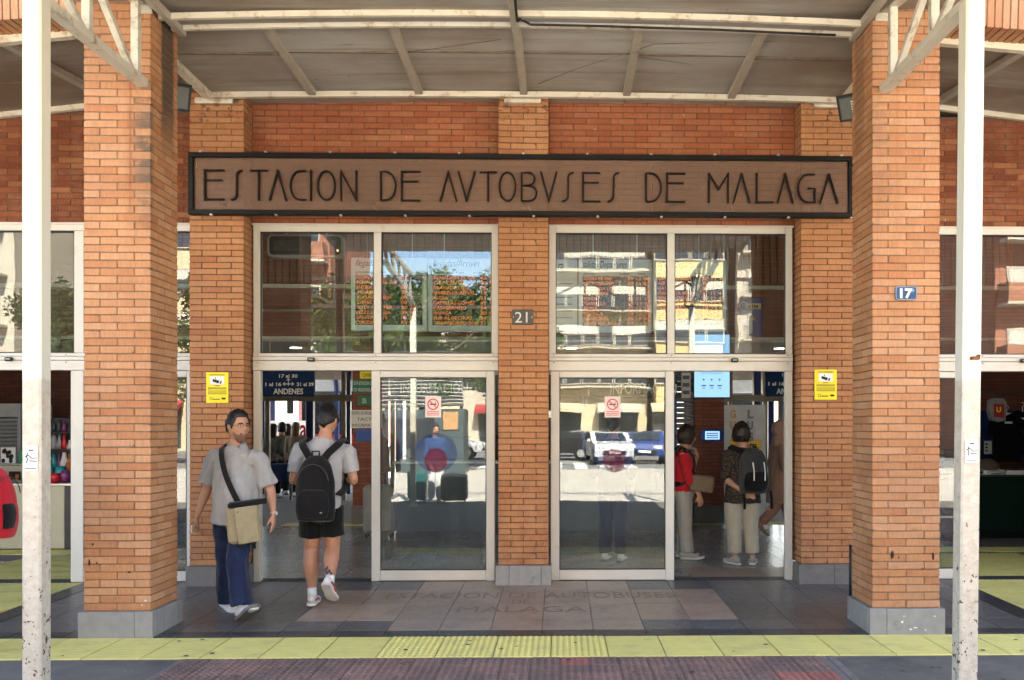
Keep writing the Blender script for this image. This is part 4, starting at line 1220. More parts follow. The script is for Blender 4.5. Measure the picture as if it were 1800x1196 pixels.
# pavement and the red ramp
sheet('pavement', -60, 60, -1.0, 6.058, -.012, M_ASPH)
RAMP = struct('red_ramp', (0, 5, 0))
y1r = 6.055; xa1, xb1 = UX(332, y1r), UX(1452, y1r); xa0, xb0 = UX(255, 5.45), UX(1500, 5.45)
ga = (xa0 - xa1) / (y1r - 5.45); gb = (xb0 - xb1) / (y1r - 5.45)
bed = MB(); yn = 4.3
bed.add([(xa1 + ga * (y1r - yn), yn, -.008), (xb1 + gb * (y1r - yn), yn, -.008), (xb1, y1r, -.008), (xa1, y1r, -.008)], [(0, 1, 2, 3)])
bed.build('mortar_bed', M_GROUT, RAMP)
def stud_paver(w, mat, n=4):
    b = MB().cbox(-w / 2, w / 2, -w / 2, w / 2, -.02, 0, .003)
    for i in range(n):
        for j in range(n):
            x = -w / 2 + w * (i + .5) / n; y = -w / 2 + w * (j + .5) / n; h = w / n * .30
            b.add([(x - h, y - h, 0), (x + h, y - h, 0), (x + h, y + h, 0), (x - h, y + h, 0), (x - h * .55, y - h * .55, .005), (x + h * .55, y - h * .55, .005), (x + h * .55, y + h * .55, .005), (x - h * .55, y + h * .55, .005)],
                  [(4, 5, 6, 7), (0, 1, 5, 4), (1, 2, 6, 5), (2, 3, 7, 6), (3, 0, 4, 7)])
    return b.mesh('ramp_paver', mat)
PW = .2
pv1, pv2 = stud_paver(PW - .004, M_RED), stud_paver(PW - .004, M_RED2)
for j in range(8):
    y = y1r - (j + .5) * PW
    e = y1r - y
    for i in range(40):
        x = -4.2 + (i + .5) * PW
        if x - PW / 2 < xa1 + ga * e - .05 or x + PW / 2 > xb1 + gb * e + .05: continue
        new = (x > 1.42 and 2 <= j <= 4) or (j == 0 and abs(x - .12) < .1)
        inst('ramp_paver', pv2 if new else pv1, RAMP, (x, y, -.003 + rt.uniform(-.001, .001)), rot=(0, 0, rt.uniform(-.01, .01)))
M_EDGE = pmat('ramp_edge', (.17, .155, .135), .9, .2, 10)
for s, (xa_, g) in ((-1, (xa1, ga)), (1, (xb1, gb))):
    m = MB()
    v = [(xa_ + (-.05 if s < 0 else 0), y1r, -.004), (xa_ + (.05 if s > 0 else 0), y1r, -.004), (xa_ + g * 1.75 + (.05 if s > 0 else 0), 4.3, -.004), (xa_ + g * 1.75 + (-.05 if s < 0 else 0), 4.3, -.004)]
    m.add(v, [(0, 3, 2, 1)]); m.build('concrete_edge', M_EDGE, RAMP)
# litter on the ramp: small bits
lt = MB()
for k in range(70):
    x, y = rt.uniform(-3.2, 2.4), rt.uniform(4.9, 6.0); s = rt.uniform(.004, .012); a = rt.uniform(0, pi)
    lt.add([(x - s * cos(a), y - s * sin(a), .004), (x + s * .4 * sin(a), y - s * .4 * cos(a), .007), (x + s * cos(a), y + s * sin(a), .005), (x - s * .4 * sin(a), y + s * .4 * cos(a), .007)], [(0, 1, 2, 3)])
o = lt.build('litter', pmat('dry_leaf', (.32, .24, .14), .9, .4, 30)); o['kind'] = 'stuff'

gs = MB()
for k in range(60):
    x, y = rt.uniform(-5.5, 4.6), rt.uniform(5.0, 6.0) if k % 3 else rt.uniform(6.1, 6.6)
    r_ = rt.uniform(.008, .02); zz = .0035 if y > 6.06 else (.0065 if -2.9 < x < 1.9 else -.0105)
    gs.add([(x + r_ * cos(2 * pi * q / 8) * rt.uniform(.8, 1.3), y + r_ * sin(2 * pi * q / 8), zz) for q in range(8)], [tuple(range(8))])
o = gs.build('trodden_gum', pmat('old_gum', (.05, .045, .04), .8), fix=False); o['kind'] = 'stuff'
# street beyond the kerb (behind the viewer, mirrored by the glass)
k_ = MB(); k_.box(-60, 60, -1.16, -1.003, -.3, .0)
o = k_.build('kerb', M_KERB); o['kind'] = 'structure'
sheet('street_pavement', -60, 60, -16.0, -1.163, -.035, M_PAVE)
sheet('road', -60, 60, -40, -16.003, -.06, M_ROAD)
sheet('far_pavement', -60, 60, -75, -40.003, -.03, M_PAVE)
zb = MB()
for k in range(7): zb.box(-3.4 + k * 1.0, -2.9 + k * 1.0, -22, -17, -.058, -.052)
zb.build('zebra_marking', M_WHITE)['kind'] = 'structure'

# ------------------------------------------------------------------ hall
HF = struct('hall_floor', (0, 11.5, FLOOR_IN))
MB().box(-13, 13, 8.82, 18.4, -.3, FLOOR_IN - .006).build('grout_bed', M_GROUT, HF)
hr = [(9.0, 9.6), (9.6, 10.2), (10.2, 10.8), (10.8, 11.4), (11.4, 12.0), (12.0, 12.6), (12.6, 13.2), (13.2, 13.75)]
for j, (ya, yb) in enumerate(hr):
    for k in range(-15, 16):
        x = TX0 + (k + .5 + (.5 if j % 2 else 0)) * TW + .3
        if x < -6.4 or x > 6.2: continue
        inst('floor_tile', tile_me(TW - .005, yb - ya - .005, M_TBEIGE if (j == 0 and 1.3 < x < 2.7) else M_TIN), HF, (x, (ya + yb) / 2, FLOOR_IN + rt.uniform(-.0005, .0005)))
MB().box(-6.6, 6.4, 8.86, 8.995, FLOOR_IN - .006, FLOOR_IN + .002).build('door_mat_strip', M_DGREY, HF)
def tiled(name, x0, x1, y0, y1, w, d, me, z, parent=HF):
    nx, ny = max(1, round((x1 - x0) / w)), max(1, round((y1 - y0) / d))
    for i in range(nx):
        for j in range(ny):
            yy = y0 + (j + .5) * (y1 - y0) / ny
            inst(name, me, parent, (x0 + (i + .5) * (x1 - x0) / nx, yy, floor_z(yy) + .005 if z is None else z), rot=(slope if z is None and yy < 8.6 else 0, 0, 0))
IT = ridged(.398, .398, 7); IT2 = ridged(.398, .398, 7, 'y')
yl_ = UYF(1250, 922, FLOOR_IN)
tiled('tactile_tile', -4.4, 4.4, 13.76, 14.16, .4, .4, IT, FLOOR_IN + .004)
# wide strips in front of and inside the shops
TS = struct('shop_tactile_paving', (0, 9, FLOOR_IN))
xsl = UX(0, 7.5) + .02
def border(x0, x1):
    zs = [(y, floor_z(y) + .003) for y in (7.15, 8.6, 8.76)]
    MB().prismx([(7.15, -.05)] + zs + [(8.76, -.05)], x0, x1).build('dark_border', M_TDARK, TS)
tiled('tactile_tile', xsl - 1.6, xsl, 9.0, 10.6, .4, .4, IT2, FLOOR_IN + .005, TS)
tiled('tactile_tile', xsl - 1.6, xsl, 7.15, 8.75, .4, .4, IT2, None, TS)
tiled('tactile_tile', -8.0, -4.8, 10.75, 11.15, .4, .4, IT, FLOOR_IN + .005, TS)
border(xsl + .002, xsl + .20)
xsr = UX(1800, 7.5) - .02
tiled('tactile_tile', xsr, xsr + 1.6, 9.0, 10.6, .4, .4, IT2, FLOOR_IN + .005, TS)
tiled('tactile_tile', xsr, xsr + 1.6, 7.15, 8.75, .4, .4, IT2, None, TS)
tiled('tactile_tile', 4.4, 8.0, 10.75, 11.15, .4, .4, IT, FLOOR_IN + .005, TS)
border(xsr - .20, xsr - .002)

# brick surfaces too far in to pick the bricks apart
def farbrick(name, c1, c2, mort, rot=False):
    m, nt, b = newmat(name)
    pos = nt.nodes.new('ShaderNodeNewGeometry').outputs['Position']
    sp = nt.nodes.new('ShaderNodeSeparateXYZ'); nt.links.new(pos, sp.inputs[0])
    cm = nt.nodes.new('ShaderNodeCombineXYZ')
    nt.links.new(mathn(nt, 'ADD', sp.outputs[0], sp.outputs[1]), cm.inputs[0]); nt.links.new(sp.outputs[2], cm.inputs[1])
    br = nt.nodes.new('ShaderNodeTexBrick'); nt.links.new(cm.outputs[0], br.inputs['Vector'])
    br.inputs['Scale'].default_value = 1.0; br.inputs['Brick Width'].default_value = .25; br.inputs['Row Height'].default_value = .06
    br.inputs['Mortar Size'].default_value = .005; br.inputs['Color1'].default_value = (*c1, 1); br.inputs['Color2'].default_value = (*c2, 1); br.inputs['Mortar'].default_value = (*mort, 1)
    c = mixc(nt, 1.0, br.outputs[0], mixc(nt, noisen(nt, pos, 3), (.8, .8, .8), (1.15, 1.15, 1.15)), 'MULTIPLY')
    nt.links.new(c, b.inputs['Base Color']); b.inputs['Roughness'].default_value = .85
    setbump(nt, b, br.outputs['Fac'], -.5, .006)
    return m
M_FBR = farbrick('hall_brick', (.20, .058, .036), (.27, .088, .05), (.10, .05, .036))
M_FBRD = farbrick('shop_brick', (.085, .026, .016), (.115, .038, .022), (.05, .022, .016))  # hall brick darkened to stand in for shade inside the shops
M_CEIL = pmat('hall_ceiling', (.32, .29, .22), .9, .05, 2)
M_CONC = pmat('hall_render', (.36, .33, .28), .9, .08, 2)
YB = 14.2
zb0 = UZ(592, 550, YB); zr_ = UZ(503, 550, YB)
HB = thing('hall_wall', 'dark red brick wall across the back of the station hall, with a band of upright bricks', 'wall', (0, YB, zb0))
MB().box(-12, 12, YB, YB + .3, zb0, 5.2).build('brickwork', M_FBR, HB)
zs0, zs1 = zr_ + .03, UZ(408, 550, YB)
scm = MB().cbox(-.049, .049, -.03, .03, zs0 + .012, zs1, .004).mesh('soldier_column', M_FBR)
for k in range(130):
    x = -7.4 + k * .1145
    o = inst('soldier_column', scm, HB, (x, YB - .04, 0))
MB().box(-12, 12, YB - .008, YB - .0005, zs0 - .01, zs1).build('dark_backing', M_DARKGAP, HB)
MB().cbox(-12, 12, YB - .09, YB - .001, zr_ - .045, zr_ + .018, .004).build('ledge', M_CANW, HB)
MB().cbox(-12, 12, YB - .05, YB + .32, zb0 - .05, zb0 - .001, .004).build('soffit_trim', M_CANW, HB)
MB().tube([(-7.5, YB - .06, zb0 + .42), (-4.0, YB - .06, zb0 + .42)], .02, 6).build('conduit', M_STEEL, HB)
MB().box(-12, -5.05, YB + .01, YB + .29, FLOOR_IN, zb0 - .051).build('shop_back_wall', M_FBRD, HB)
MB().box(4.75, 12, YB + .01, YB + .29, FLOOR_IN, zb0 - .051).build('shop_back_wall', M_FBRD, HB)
for (p0, p1, lab) in ((620, 672, 'hall brick pier hung with small notices, seen past the backpacker'), (1222, 1273, 'hall brick pier with a blue ticket screen, between the two women')):
    a, b = UX(p0, 13.95), UX(p1, 13.95)
    t = thing('hall_pier', lab, 'pier', ((a + b) / 2, 14.1, FLOOR_IN), 'brick piers in the hall')
    MB().box(a, b, 13.95, 14.45, .34, zb0 - .055).build('brickwork', M_FBR, t)
    MB().cbox(a - .02, b + .02, 13.93, 14.47, FLOOR_IN - .01, .339, .004).build('plinth_stone', M_STONE2, t)
for sx in (-1, 1):
    w_ = MB().box(sx * 12.0, sx * 12.3, 8.95, 18.4, -.1, 5.2).build('hall_side_wall', M_FBR); tag(w_, 'dark red brick side wall at the %s end of the hall' % ('left' if sx < 0 else 'right'), 'wall')
rf = struct('hall_ceiling', (0, 11.5, 5.1))
MB().box(-12, 12, 8.94, YB - .001, 5.02, 5.12).build('ceiling_slab', M_CEIL, rf)
MB().box(-12, 12, YB + .301, 18.6, zb0 - .02, zb0 + .15).build('passage_ceiling', M_CEIL, rf)
st = thing('station_building', 'unseen upper storey and flat roof of the brick station, added to block sun', 'building', (0, 12, 5.2))
MB().box(-14, 14, YW + .14, 18.9, 5.25, 5.5).build('roof_slab', M_CONC, st)
MB().box(-14, 14, YW + .14, YW + .44, 5.51, 7.2).build('upper_wall', M_FBR, st)
MB().box(-14, 14, YF + .28, YF + .5, 5.62, 7.2).build('upper_wall', M_FBR, st)  # unseen wall, added across the porch front to stop sun leaking in
MB().box(XL0 + .11, XR1 - .11, YF + .3, YW + .13, 5.45, 5.6).build('roof_slab', M_CONC, st)  # unseen slab added above the porch to keep the sun out
MB().box(-14, 14, 18.95, 31, 4.35, 4.5).build('platform_roof', M_CONC, st)  # unseen roof added to shade the platforms and dim the hall
MB().box(-14, XL0 + .1, YF + .55, YW + .13, 5.1, 5.24).build('roof_slab', M_CONC, st)
MB().box(XR1 - .1, 14, YF + .55, YW + .13, 5.1, 5.24).build('roof_slab', M_CONC, st)
M_LAMP = emat('lamp_glow', (1, .92, .78), 1.5)
def disc_lamp(x, y, lab):
    t = thing('ceiling_lamp', lab, 'lamp', (x, y, zb0 - .03), 'round ceiling lamps')
    MB().cyl((x, y, zb0 - .055), .115, 'z', .034, 24).build('bezel', M_WHITE, t)
    MB().cyl((x, y, zb0 - .060), .10, 'z', .0045, 24).build('diffuser', M_LAMP, t)
disc_lamp(UX(520, 15.6), 15.6, 'lit round ceiling lamp above the backpacker, under the brick wall')
disc_lamp(UX(1371, 15.6), 15.6, 'lit round ceiling lamp beyond the ATM sign')
disc_lamp(UX(98, 15.2), 15.2, 'round ceiling lamp above the gift counter')
disc_lamp(.2, 15.6, 'round ceiling lamp over the middle of the passage')
# far glazed front to the platforms
FG = thing('platform_glazing', 'glazed screen with cream frames and blue columns at the far side of the hall', 'glazing', (0, 18.4, FLOOR_IN))
zt_ = UZ(700, 550, 18.4)
def fxp(p): return UX(p, 18.4)
for p in (300, 436, 470, 604, 690, 780, 880, 980, 1080, 1186, 1284, 1345, 1372, 1440, 1560):
    x = fxp(p)
    MB().cbox(x - .045, x + .045, 18.38, 18.47, FLOOR_IN, zb0 - .021, .004).build('mullion', M_RIB, FG)
MB().cbox(-11.9, 11.9, 18.371, 18.379, zt_ - .07, zt_ + .07, .003).build('transom', M_RIB, FG)
MB().cbox(-11.9, 11.9, 18.36, 18.48, zb0 - .021, zb0 + .2, .003).build('head_rail', M_RIB, FG)
for p in (546, 1215, 1330, 60):
    x = UX(p, 19.2)
    c = MB().cbox(x - .08, x + .08, 19.1, 19.26, 0, 3.6, .01).build('platform_column', M_BSTEEL)
    tag(c, {546: 'blue steel platform column behind the backpacker', 1215: 'blue steel platform column left of the luggage banner', 1330: 'blue steel platform column behind the hooded woman', 60: 'blue steel platform column beyond the gift shop'}[p], 'column', 'blue platform columns')
# the platforms outside
sheet('platform_ground', -40, 40, 18.403, 60, .02, pmat('platform_slabs', (.22, .21, .195), .6, .1, 2))
pc = thing('platform_canopy', 'white vaulted platform canopy on blue ribs beyond the hall', 'canopy', (0, 26, 3.2))
M_POLY = pmat('white_sheet', (.78, .80, .80), .5)
for k in range(11):
    x0 = -11 + k * 2.0
    m = MB()
    pts = [(24 + 3.4 * cos(a), 2.7 + 1.5 * sin(a)) for a in [pi * j / 10 for j in range(11)]]
    for a, b in zip(pts, pts[1:]):
        m.add([(x0 + .04, a[0], a[1]), (x0 + 1.96, a[0], a[1]), (x0 + 1.96, b[0], b[1]), (x0 + .04, b[0], b[1]), (x0 + .04, a[0], a[1] + .03), (x0 + 1.96, a[0], a[1] + .03), (x0 + 1.96, b[0], b[1] + .03), (x0 + .04, b[0], b[1] + .03)], [(0, 3, 2, 1), (4, 5, 6, 7), (0, 1, 5, 4), (2, 3, 7, 6)])
    m.build('roof_panel', M_POLY, pc)
    rb = MB(); rb.tube([(x0, a, b - .05) for a, b in pts], .07, 6); rb.build('rib', M_BSTEEL, pc)
    for yy in (20.6, 27.4): MB().cbox(x0 - .07, x0 + .07, yy - .07, yy + .07, .02, 2.7, .01).build('canopy_post', M_BSTEEL, pc)
ad = thing('advert_board', 'white lightbox panel with red lettering avanza on the platform', 'board', (UX(495, 22), 22, .6))
a, b, z0, z1 = UX(452, 22), UX(541, 22), UZ(838, 495, 22), UZ(740, 495, 22)
MB().cbox(a, b, 22, 22.2, z0, z1, .01).build('panel', emat('lightbox_white', (1, .97, .93), .05, (.7, .7, .68)), ad)
text('lettering', 'avanza', .62, (UX(466, 22), 21.99, UZ(768, 495, 22)), ad, pmat('avanza_red', (.62, .01, .03), .5), .01, bold=.012, fit=UX(539, 22) - UX(466, 22))
MB().box(a + .05, a + .12, 22.05, 22.15, .02, z0).build('leg', M_BSTEEL, ad); MB().box(b - .12, b - .05, 22.05, 22.15, .02, z0).build('leg', M_BSTEEL, ad)
def bus(x, y, body, lab):
    t = thing('parked_bus', lab, 'bus', (x, y, 0), 'coaches waiting at the platforms')
    MB().cbox(x - 1.25, x + 1.25, y, y + 11, .35, 3.25, .16).build('body', body, t)
    MB().cbox(x - 1.1, x + 1.1, y - .02, y + .02, 1.35, 2.75, .01).build('windscreen', pmat('bus_glass%d' % int(x * 10), (.02, .025, .03), .1, spec=.8), t)
    MB().cbox(x - .8, x + .8, y - .03, y + .01, 2.85, 3.1, .005).build('destination_blind', M_INK, t)
    for s in (-1, 1):
        MB().cbox(x + s * .95 - .18, x + s * .95 + .18, y - .03, y + .02, .75, .95, .01).build('headlight', M_WHITE, t)
        for yy in (2.2, 8.2):
            MB().cyl((x + s * 1.27 - .14, y + yy, .5), .5, 'x', .28, 20).build('wheel', M_BLACK, t)
        MB().cbox(x + s * 1.42 - .1, x + s * 1.42 + .1, y - .25, y - .1, 2.0, 2.55, .03).build('wing_mirror', M_BLACK, t)
    MB().cbox(x - .3, x + .3, y - .028, y + .01, .5, .62, .003).build('registration_plate', M_WHITE, t)
bus(UX(583, 28), 28.5, pmat('bus_red', (.5, .03, .03), .3), 'red coach parked beyond the far doors')
bus(UX(1300, 30), 30, pmat('bus_white', (.7, .7, .7), .3), 'white coach parked beyond the luggage banner')

for x0, x1, sd in ((-12.0, -8.6, 'left'), (xs_ + 2.756, 12.0, 'right')):
    o = MB().box(x0, x1, YW - .002, YW + .30, -.05, 4.70 if abs(x0) > 7.95 else 3.60).build('end_wall', M_FBR)
    tag(o, 'plain brick end wall beyond the far %s shop doorway, out of view' % sd, 'wall')
# ------------------------------------------------------------------ boards in the hall
M_BOARD = pmat('board_grey', (.74, .80, .84), .45, .04)
M_LED = emat('led_orange', (1.0, .17, .03), .085)
M_LEDY = emat('led_amber', (1.0, .27, .04), .085)
M_SCR = pmat('board_black', (.012, .012, .012), .25, spec=.5)
YBD = 11.4
def board(px0, px1, py0, py1, head, sub, lines, label, w_left=.06):
    a, b, z0, z1 = UX(px0, YBD), UX(px1, YBD), UZ(py1, px0, YBD), UZ(py0, px0, YBD)
    t = thing('timetable_board', label, 'board', ((a + b) / 2, YBD, z0), 'hanging departure and arrival boards')
    MB().cbox(a, b, YBD, YBD + .12, z0, z1, .006).build('housing', M_BOARD, t)
    H = z1 - z0; W = b - a
    zt = z1 - .235 * H; zb = z0 + .075 * H
    sc = MB().box(a + .055 * W, b - .055 * W, YBD - .003, YBD - .0005, zb, zt).build('screen', M_SCR, t)
    text('heading', head, .125, (a + .055 * W, YBD - .003, z1 - .115 * H), t, M_INK, .002, shear=.25, fit=.60 * W)
    text('column_heads', sub, .05, (a + .06 * W, YBD - .003, z1 - .215 * H), t, M_INK, .002, fit=.84 * W)
    n = len(lines); dz = (zt - zb) / n
    for i, (l, r) in enumerate(lines):
        z = zt - (i + .82) * dz; mm = M_LED if (i * 7 + len(l)) % 3 else M_LEDY
        tx = text('led_line', l, dz * .92, (a + .065 * W, YBD - .006, z), sc, mm, .002, fit=min(.56, .038 * len(l)) * W)
        if r: text('led_line', r, dz * .92, (a + .66 * W, YBD - .006, z), sc, mm, .002, fit=.038 * len(r) * W)
    for x in (a + .2 * W, b - .2 * W): MB().tube([(x, YBD + .06, z1), (x, YBD + .06, 5.02)], .008, 6).build('hanger', M_STEEL, t)
    return t
ARR = 'procedencia / From        anden        hora'
board(617, 750, 453, 581, 'llegadas/Arrives', ARR, [('COIN M-230', '32'), ('ALHAURIN EL GR', ''), ('ANTEQUERA', '00'), (' MARBELLA', '30'), (' CASABERMEJA', '00'), (' DIRECTO', '00'), (' CITY CENTER', '30 30'), ('VELEZ MALAGA', '39 00'), ('SANTA FE 10', '05 30'), ('CORDOBA', '45 05')], 'left arrivals board with orange lettering, behind the white mullion')
board(752.5, 890, 454, 582, 'llegadas/Arrives', ARR, [('ALHAURIN EL GR', '42 11 2'), ('CITY CENTER', '40 11 2'), ('GRANADA LOJA', '25 11 3'), ('MARBELLA BENAL', '19 11 3'), ('ALORA', '31 11 3'), ('CAMILLAS GOMEZ', '41 11 4'), ('CASABERMEJO', '34 11 4'), ('MALAGA', '20 11 4'), ('SUR ALGECIRAS', '36 11 4'), (' TRANSBORDO RON', '31 11 4')], 'right arrivals board with orange lettering, next to the middle pier')
DEP = 'destino                       anden        hora'
board(1017, 1146, 456, 583, 'salidas/Departures', DEP, [('COIN M-230', '29 11 00'), ('CITY CENTER', '40 11 05'), ('GRANADA LOJA', '24 11 15'), ('ANTEQUERA', '26 11 15'), ('RONDA', '31 11 15'), ('MARBELLA', '19 11 20'), ('NERJA', '22 11 25'), ('SEVILLA', '14 11 30'), ('ALGECIRAS', '36 11 30'), ('VELEZ MALAGA', '39 11 30')], 'left departures board showing the COIN M-230 line')
board(1148, 1277, 456, 581, 'salidas/Departures', DEP, [('SANTA AMALIA', '30 11 3'), ('AEROPUERTO', '30 11 4'), ('CATARROJA', '29 11 4'), ('MARBELLA BENM', '21 11 4'), ('BENALMADENA', '30 11 4'), ('TORRE DE ALMA', '21 11 5'), ('AEROPUERTO', '18 12 0'), ('MADRID', '13 12 0'), ('CORDOBA', '16 12 0'), ('TORREMOL', '07 12 0')], 'right departures board, next to the ATM sign')
t = thing('city_panel', 'narrow grey panel with a dark city emblem beside the left departures board', 'board', (UX(990, YBD), YBD, UZ(583, 990, YBD)))
a, b, z0, z1 = UX(940, YBD), UX(1015, YBD), UZ(583, 990, YBD), UZ(456, 990, YBD)
MB().cbox(a, b, YBD, YBD + .12, z0, z1, .006).build('housing', M_BOARD, t)
em = MB(); c = UX(986, YBD); zc = UZ(470, 986, YBD)
em.box(c - .03, c + .03, YBD - .003, YBD - .001, zc + .03, zc + .045); em.stroke([(c - .03, zc + .03), (c - .03, zc - .04), (c + .03, zc - .04), (c + .03, zc + .03)], .008, YBD - .003, YBD - .001)
em.prism([(c - .02, zc - .03), (c + .02, zc - .03), (c + .02, zc + .01), (c - .01, zc - .01)], YBD - .0035, YBD - .0015)
em.build('emblem', M_INK, t)
text('panel_print', 'ACTIVIDAD', .035, (UX(976, YBD), YBD - .003, UZ(480, 990, YBD)), t, M_INK, .002, fit=.13)
p = MB()
for k in range(6): p.box(UX(978, YBD), UX(1006, YBD), YBD - .003, YBD - .001, UZ(500 + k * 12, 990, YBD), UZ(498 + k * 12, 990, YBD))
p.build('panel_lines', M_GREY, t)

def display(px0, px1, py0, py1, Y, label):
    a, b, z0, z1 = UX(px0, Y), UX(px1, Y), UZ(py1, px0, Y), UZ(py0, px0, Y)
    t = thing('wall_display', label, 'display', ((a + b) / 2, Y, z0))
    def rr(x0, x1, q0, q1, r):
        p = []
        for cx, cz, a0 in ((x1 - r, q1 - r, 0), (x0 + r, q1 - r, 90), (x0 + r, q0 + r, 180), (x1 - r, q0 + r, 270)):
            p += [(cx + r * cos(radians(a0 + k * 30)), cz + r * sin(radians(a0 + k * 30))) for k in range(4)]
        return p
    MB().prism(rr(a, b, z0, z1, .05), Y, Y + .12).build('rim', M_GREY, t)
    MB().prism(rr(a + .025, b - .025, z0 + .025, z1 - .025, .04), Y - .008, Y - .001).build('bezel', M_BLACK, t)
    MB().box(a + .07, b - .08, Y - .011, Y - .0085, z0 + .07, z1 - .07).build('screen', pmat('screen_off', (.06, .062, .065), .25), t)
    MB().cyl((b - .06, Y - .0085, z0 + .075), .010, 'y', -.004, 8).build('power_light', emat('amber_led', (1, .6, .15), .5), t)
    for x in (a + .2, b - .2): MB().tube([(x, Y + .06, z1), (x, Y + .06, 5.02)], .010, 6).build('hanger', M_STEEL, t)
display(470, 603, 412, 452, 10.1, 'long dark switched-off display hanging above the open left doorway')

def platform_sign(px0, px1, py0, py1, Y, l1, l2, label):
    a, b, z0, z1 = UX(px0, Y), UX(px1, Y), UZ(py1, px0, Y), UZ(py0, px0, Y)
    t = thing('direction_sign', label, 'sign', ((a + b) / 2, Y, z0), 'navy platform direction signs')
    MB().cbox(a, b, Y, Y + .08, z0, z1, .005).build('board', M_SIGNBLUE, t)
    H = z1 - z0; W = b - a; y = Y - .004; c = (a + b) / 2
    text('lettering', 'ANDENES', .13, (c, y, z0 + .09 * H), t, M_WHITE, .003, 'CENTER', fit=.58 * W, bold=.003)
    text('lettering', l1, .08, (c - .01, y, z0 + .74 * H), t, M_WHITE, .003, 'CENTER', fit=.36 * W, bold=.002)
    text('lettering', l2[0], .08, (a + .03 * W, y, z0 + .41 * H), t, M_WHITE, .003, fit=.31 * W, bold=.002)
    text('lettering', l2[1], .08, (a + .66 * W, y, z0 + .41 * H), t, M_WHITE, .003, fit=.33 * W, bold=.002)
    m = MB(); zc = z0 + .49 * H
    m.stroke([(c - .085, zc), (c + .085, zc)], .012, y, y + .003); m.stroke([(c, zc - .03), (c, zc + .085)], .012, y - .0005, y + .0025)
    for s in (-1, 1): m.stroke([(c + s * .055, zc + .028), (c + s * .09, zc), (c + s * .055, zc - .028)], .011, y - .001, y + .002)
    m.stroke([(c - .028, zc + .06), (c, zc + .092), (c + .028, zc + .06)], .011, y - .001, y + .002)
    m.build('arrows', M_WHITE, t)
    for x in (a + .1, b - .1): MB().tube([(x, Y + .04, z1), (x, Y + .04, zb0 - .03)], .010, 6).build('hanger', M_STEEL, t)
platform_sign(462, 552, 652.5, 697, 14.5, '17 al 30', ('1 al 16', '31 al 39'), 'navy ANDENES platform sign above the backpacker')
platform_sign(1346, 1436, 650, 697, 14.5, '17 al 30', ('1 al 16', '31 al 39'), 'navy ANDENES platform sign at the edge of the right doorway, half hidden')
platform_sign(252, 340, 660, 700, 14.5, '17 al 30', ('1 al 16', '31 al 39'), 'navy ANDENES platform sign in the gap beside the left pillar, only its end showing')
# tall blue information screen
Yt = 11.9
a, b, z0, z1 = UX(1219, Yt), UX(1284, Yt), UZ(701, 1250, Yt), UZ(587, 1250, Yt)
t = thing('info_screen', 'upright light blue information screen hung beside the ATM sign', 'screen', ((a + b) / 2, Yt, z0))
MB().cbox(a, b, Yt, Yt + .08, z0, z1, .006).build('casing', M_BLACK, t)
sc = MB().box(a + .012, b - .012, Yt - .003, Yt - .0005, z0 + .02, z1 - .012).build('screen', emat('screen_blue', (.30, .55, .85), .10), t)
text('screen_text', 'HORA DE PROXIMOS BUSES', .03, (a + .10, Yt - .006, z0 + .34), sc, pmat('screen_ink', (.02, .08, .25), .5), .001, fit=.3)
ic = MB()
for k in range(3):
    ic.cyl((a + .14 + k * .11, Yt - .0035, z0 + .26), .012, 'y', -.002, 10)
    ic.box(a + .11 + k * .11, a + .17 + k * .11, Yt - .0055, Yt - .0035, z0 + .17, z0 + .185); ic.box(a + .12 + k * .11, a + .16 + k * .11, Yt - .0055, Yt - .0035, z0 + .14, z0 + .15)
ic.build('icons', MATS['screen_ink'], sc)
for x in (a + .08, b - .08): MB().tube([(x, Yt + .04, z1), (x, Yt + .04, 5.02)], .010, 6).build('hanger', M_STEEL, t)
# ATM sign
Ya = 14.08
a, b, z0, z1 = UX(1303, Ya), UX(1340, Ya), UZ(592, 1320, Ya), UZ(524, 1320, Ya)
t = thing('atm_sign', 'blue ATM sign with a bent yellow arrow on the hall wall', 'sign', ((a + b) / 2, Ya, z0))
MB().cbox(a, b, Ya, Ya + .06, z0, z1, .005).build('board', M_BLUE, t)
W, H = b - a, z1 - z0; y = Ya - .004
MB().box(a + .22 * W, b - .06 * W, y, y + .002, z1 - .29 * H, z1 - .14 * H).build('label_band', pmat('sign_cream', (.60, .52, .25), .5), t)
text('lettering', 'ATM', .07, (a + .30 * W, y - .002, z1 - .265 * H), t, M_INK, .002, fit=.5 * W, bold=.003)
m = MB(); M_ARW = MATS['sign_cream']
m.stroke([(a + .06 * W, z0 + .12 * H), (a + .52 * W, z0 + .12 * H)], .055, y, y + .002); m.stroke([(a + .52 * W - .02, z0 + .10 * H), (a + .52 * W - .02, z0 + .44 * H)], .05, y - .0008, y + .0012)
m.prism([(a + .30 * W, z0 + .42 * H), (a + .67 * W, z0 + .42 * H), (a + .485 * W, z0 + .58 * H)], y - .0016, y + .0004)
m.build('arrow', M_ARW, t)
r_ = MB(); cx, cz = a + .12 * W, z1 - .22 * H
r_.stroke([(cx + .07 * cos(2 * pi * k / 20), cz + .07 * sin(2 * pi * k / 20)) for k in range(21)], .010, y - .003, y - .001)
r_.build('ring_mark', M_WHITE, t)

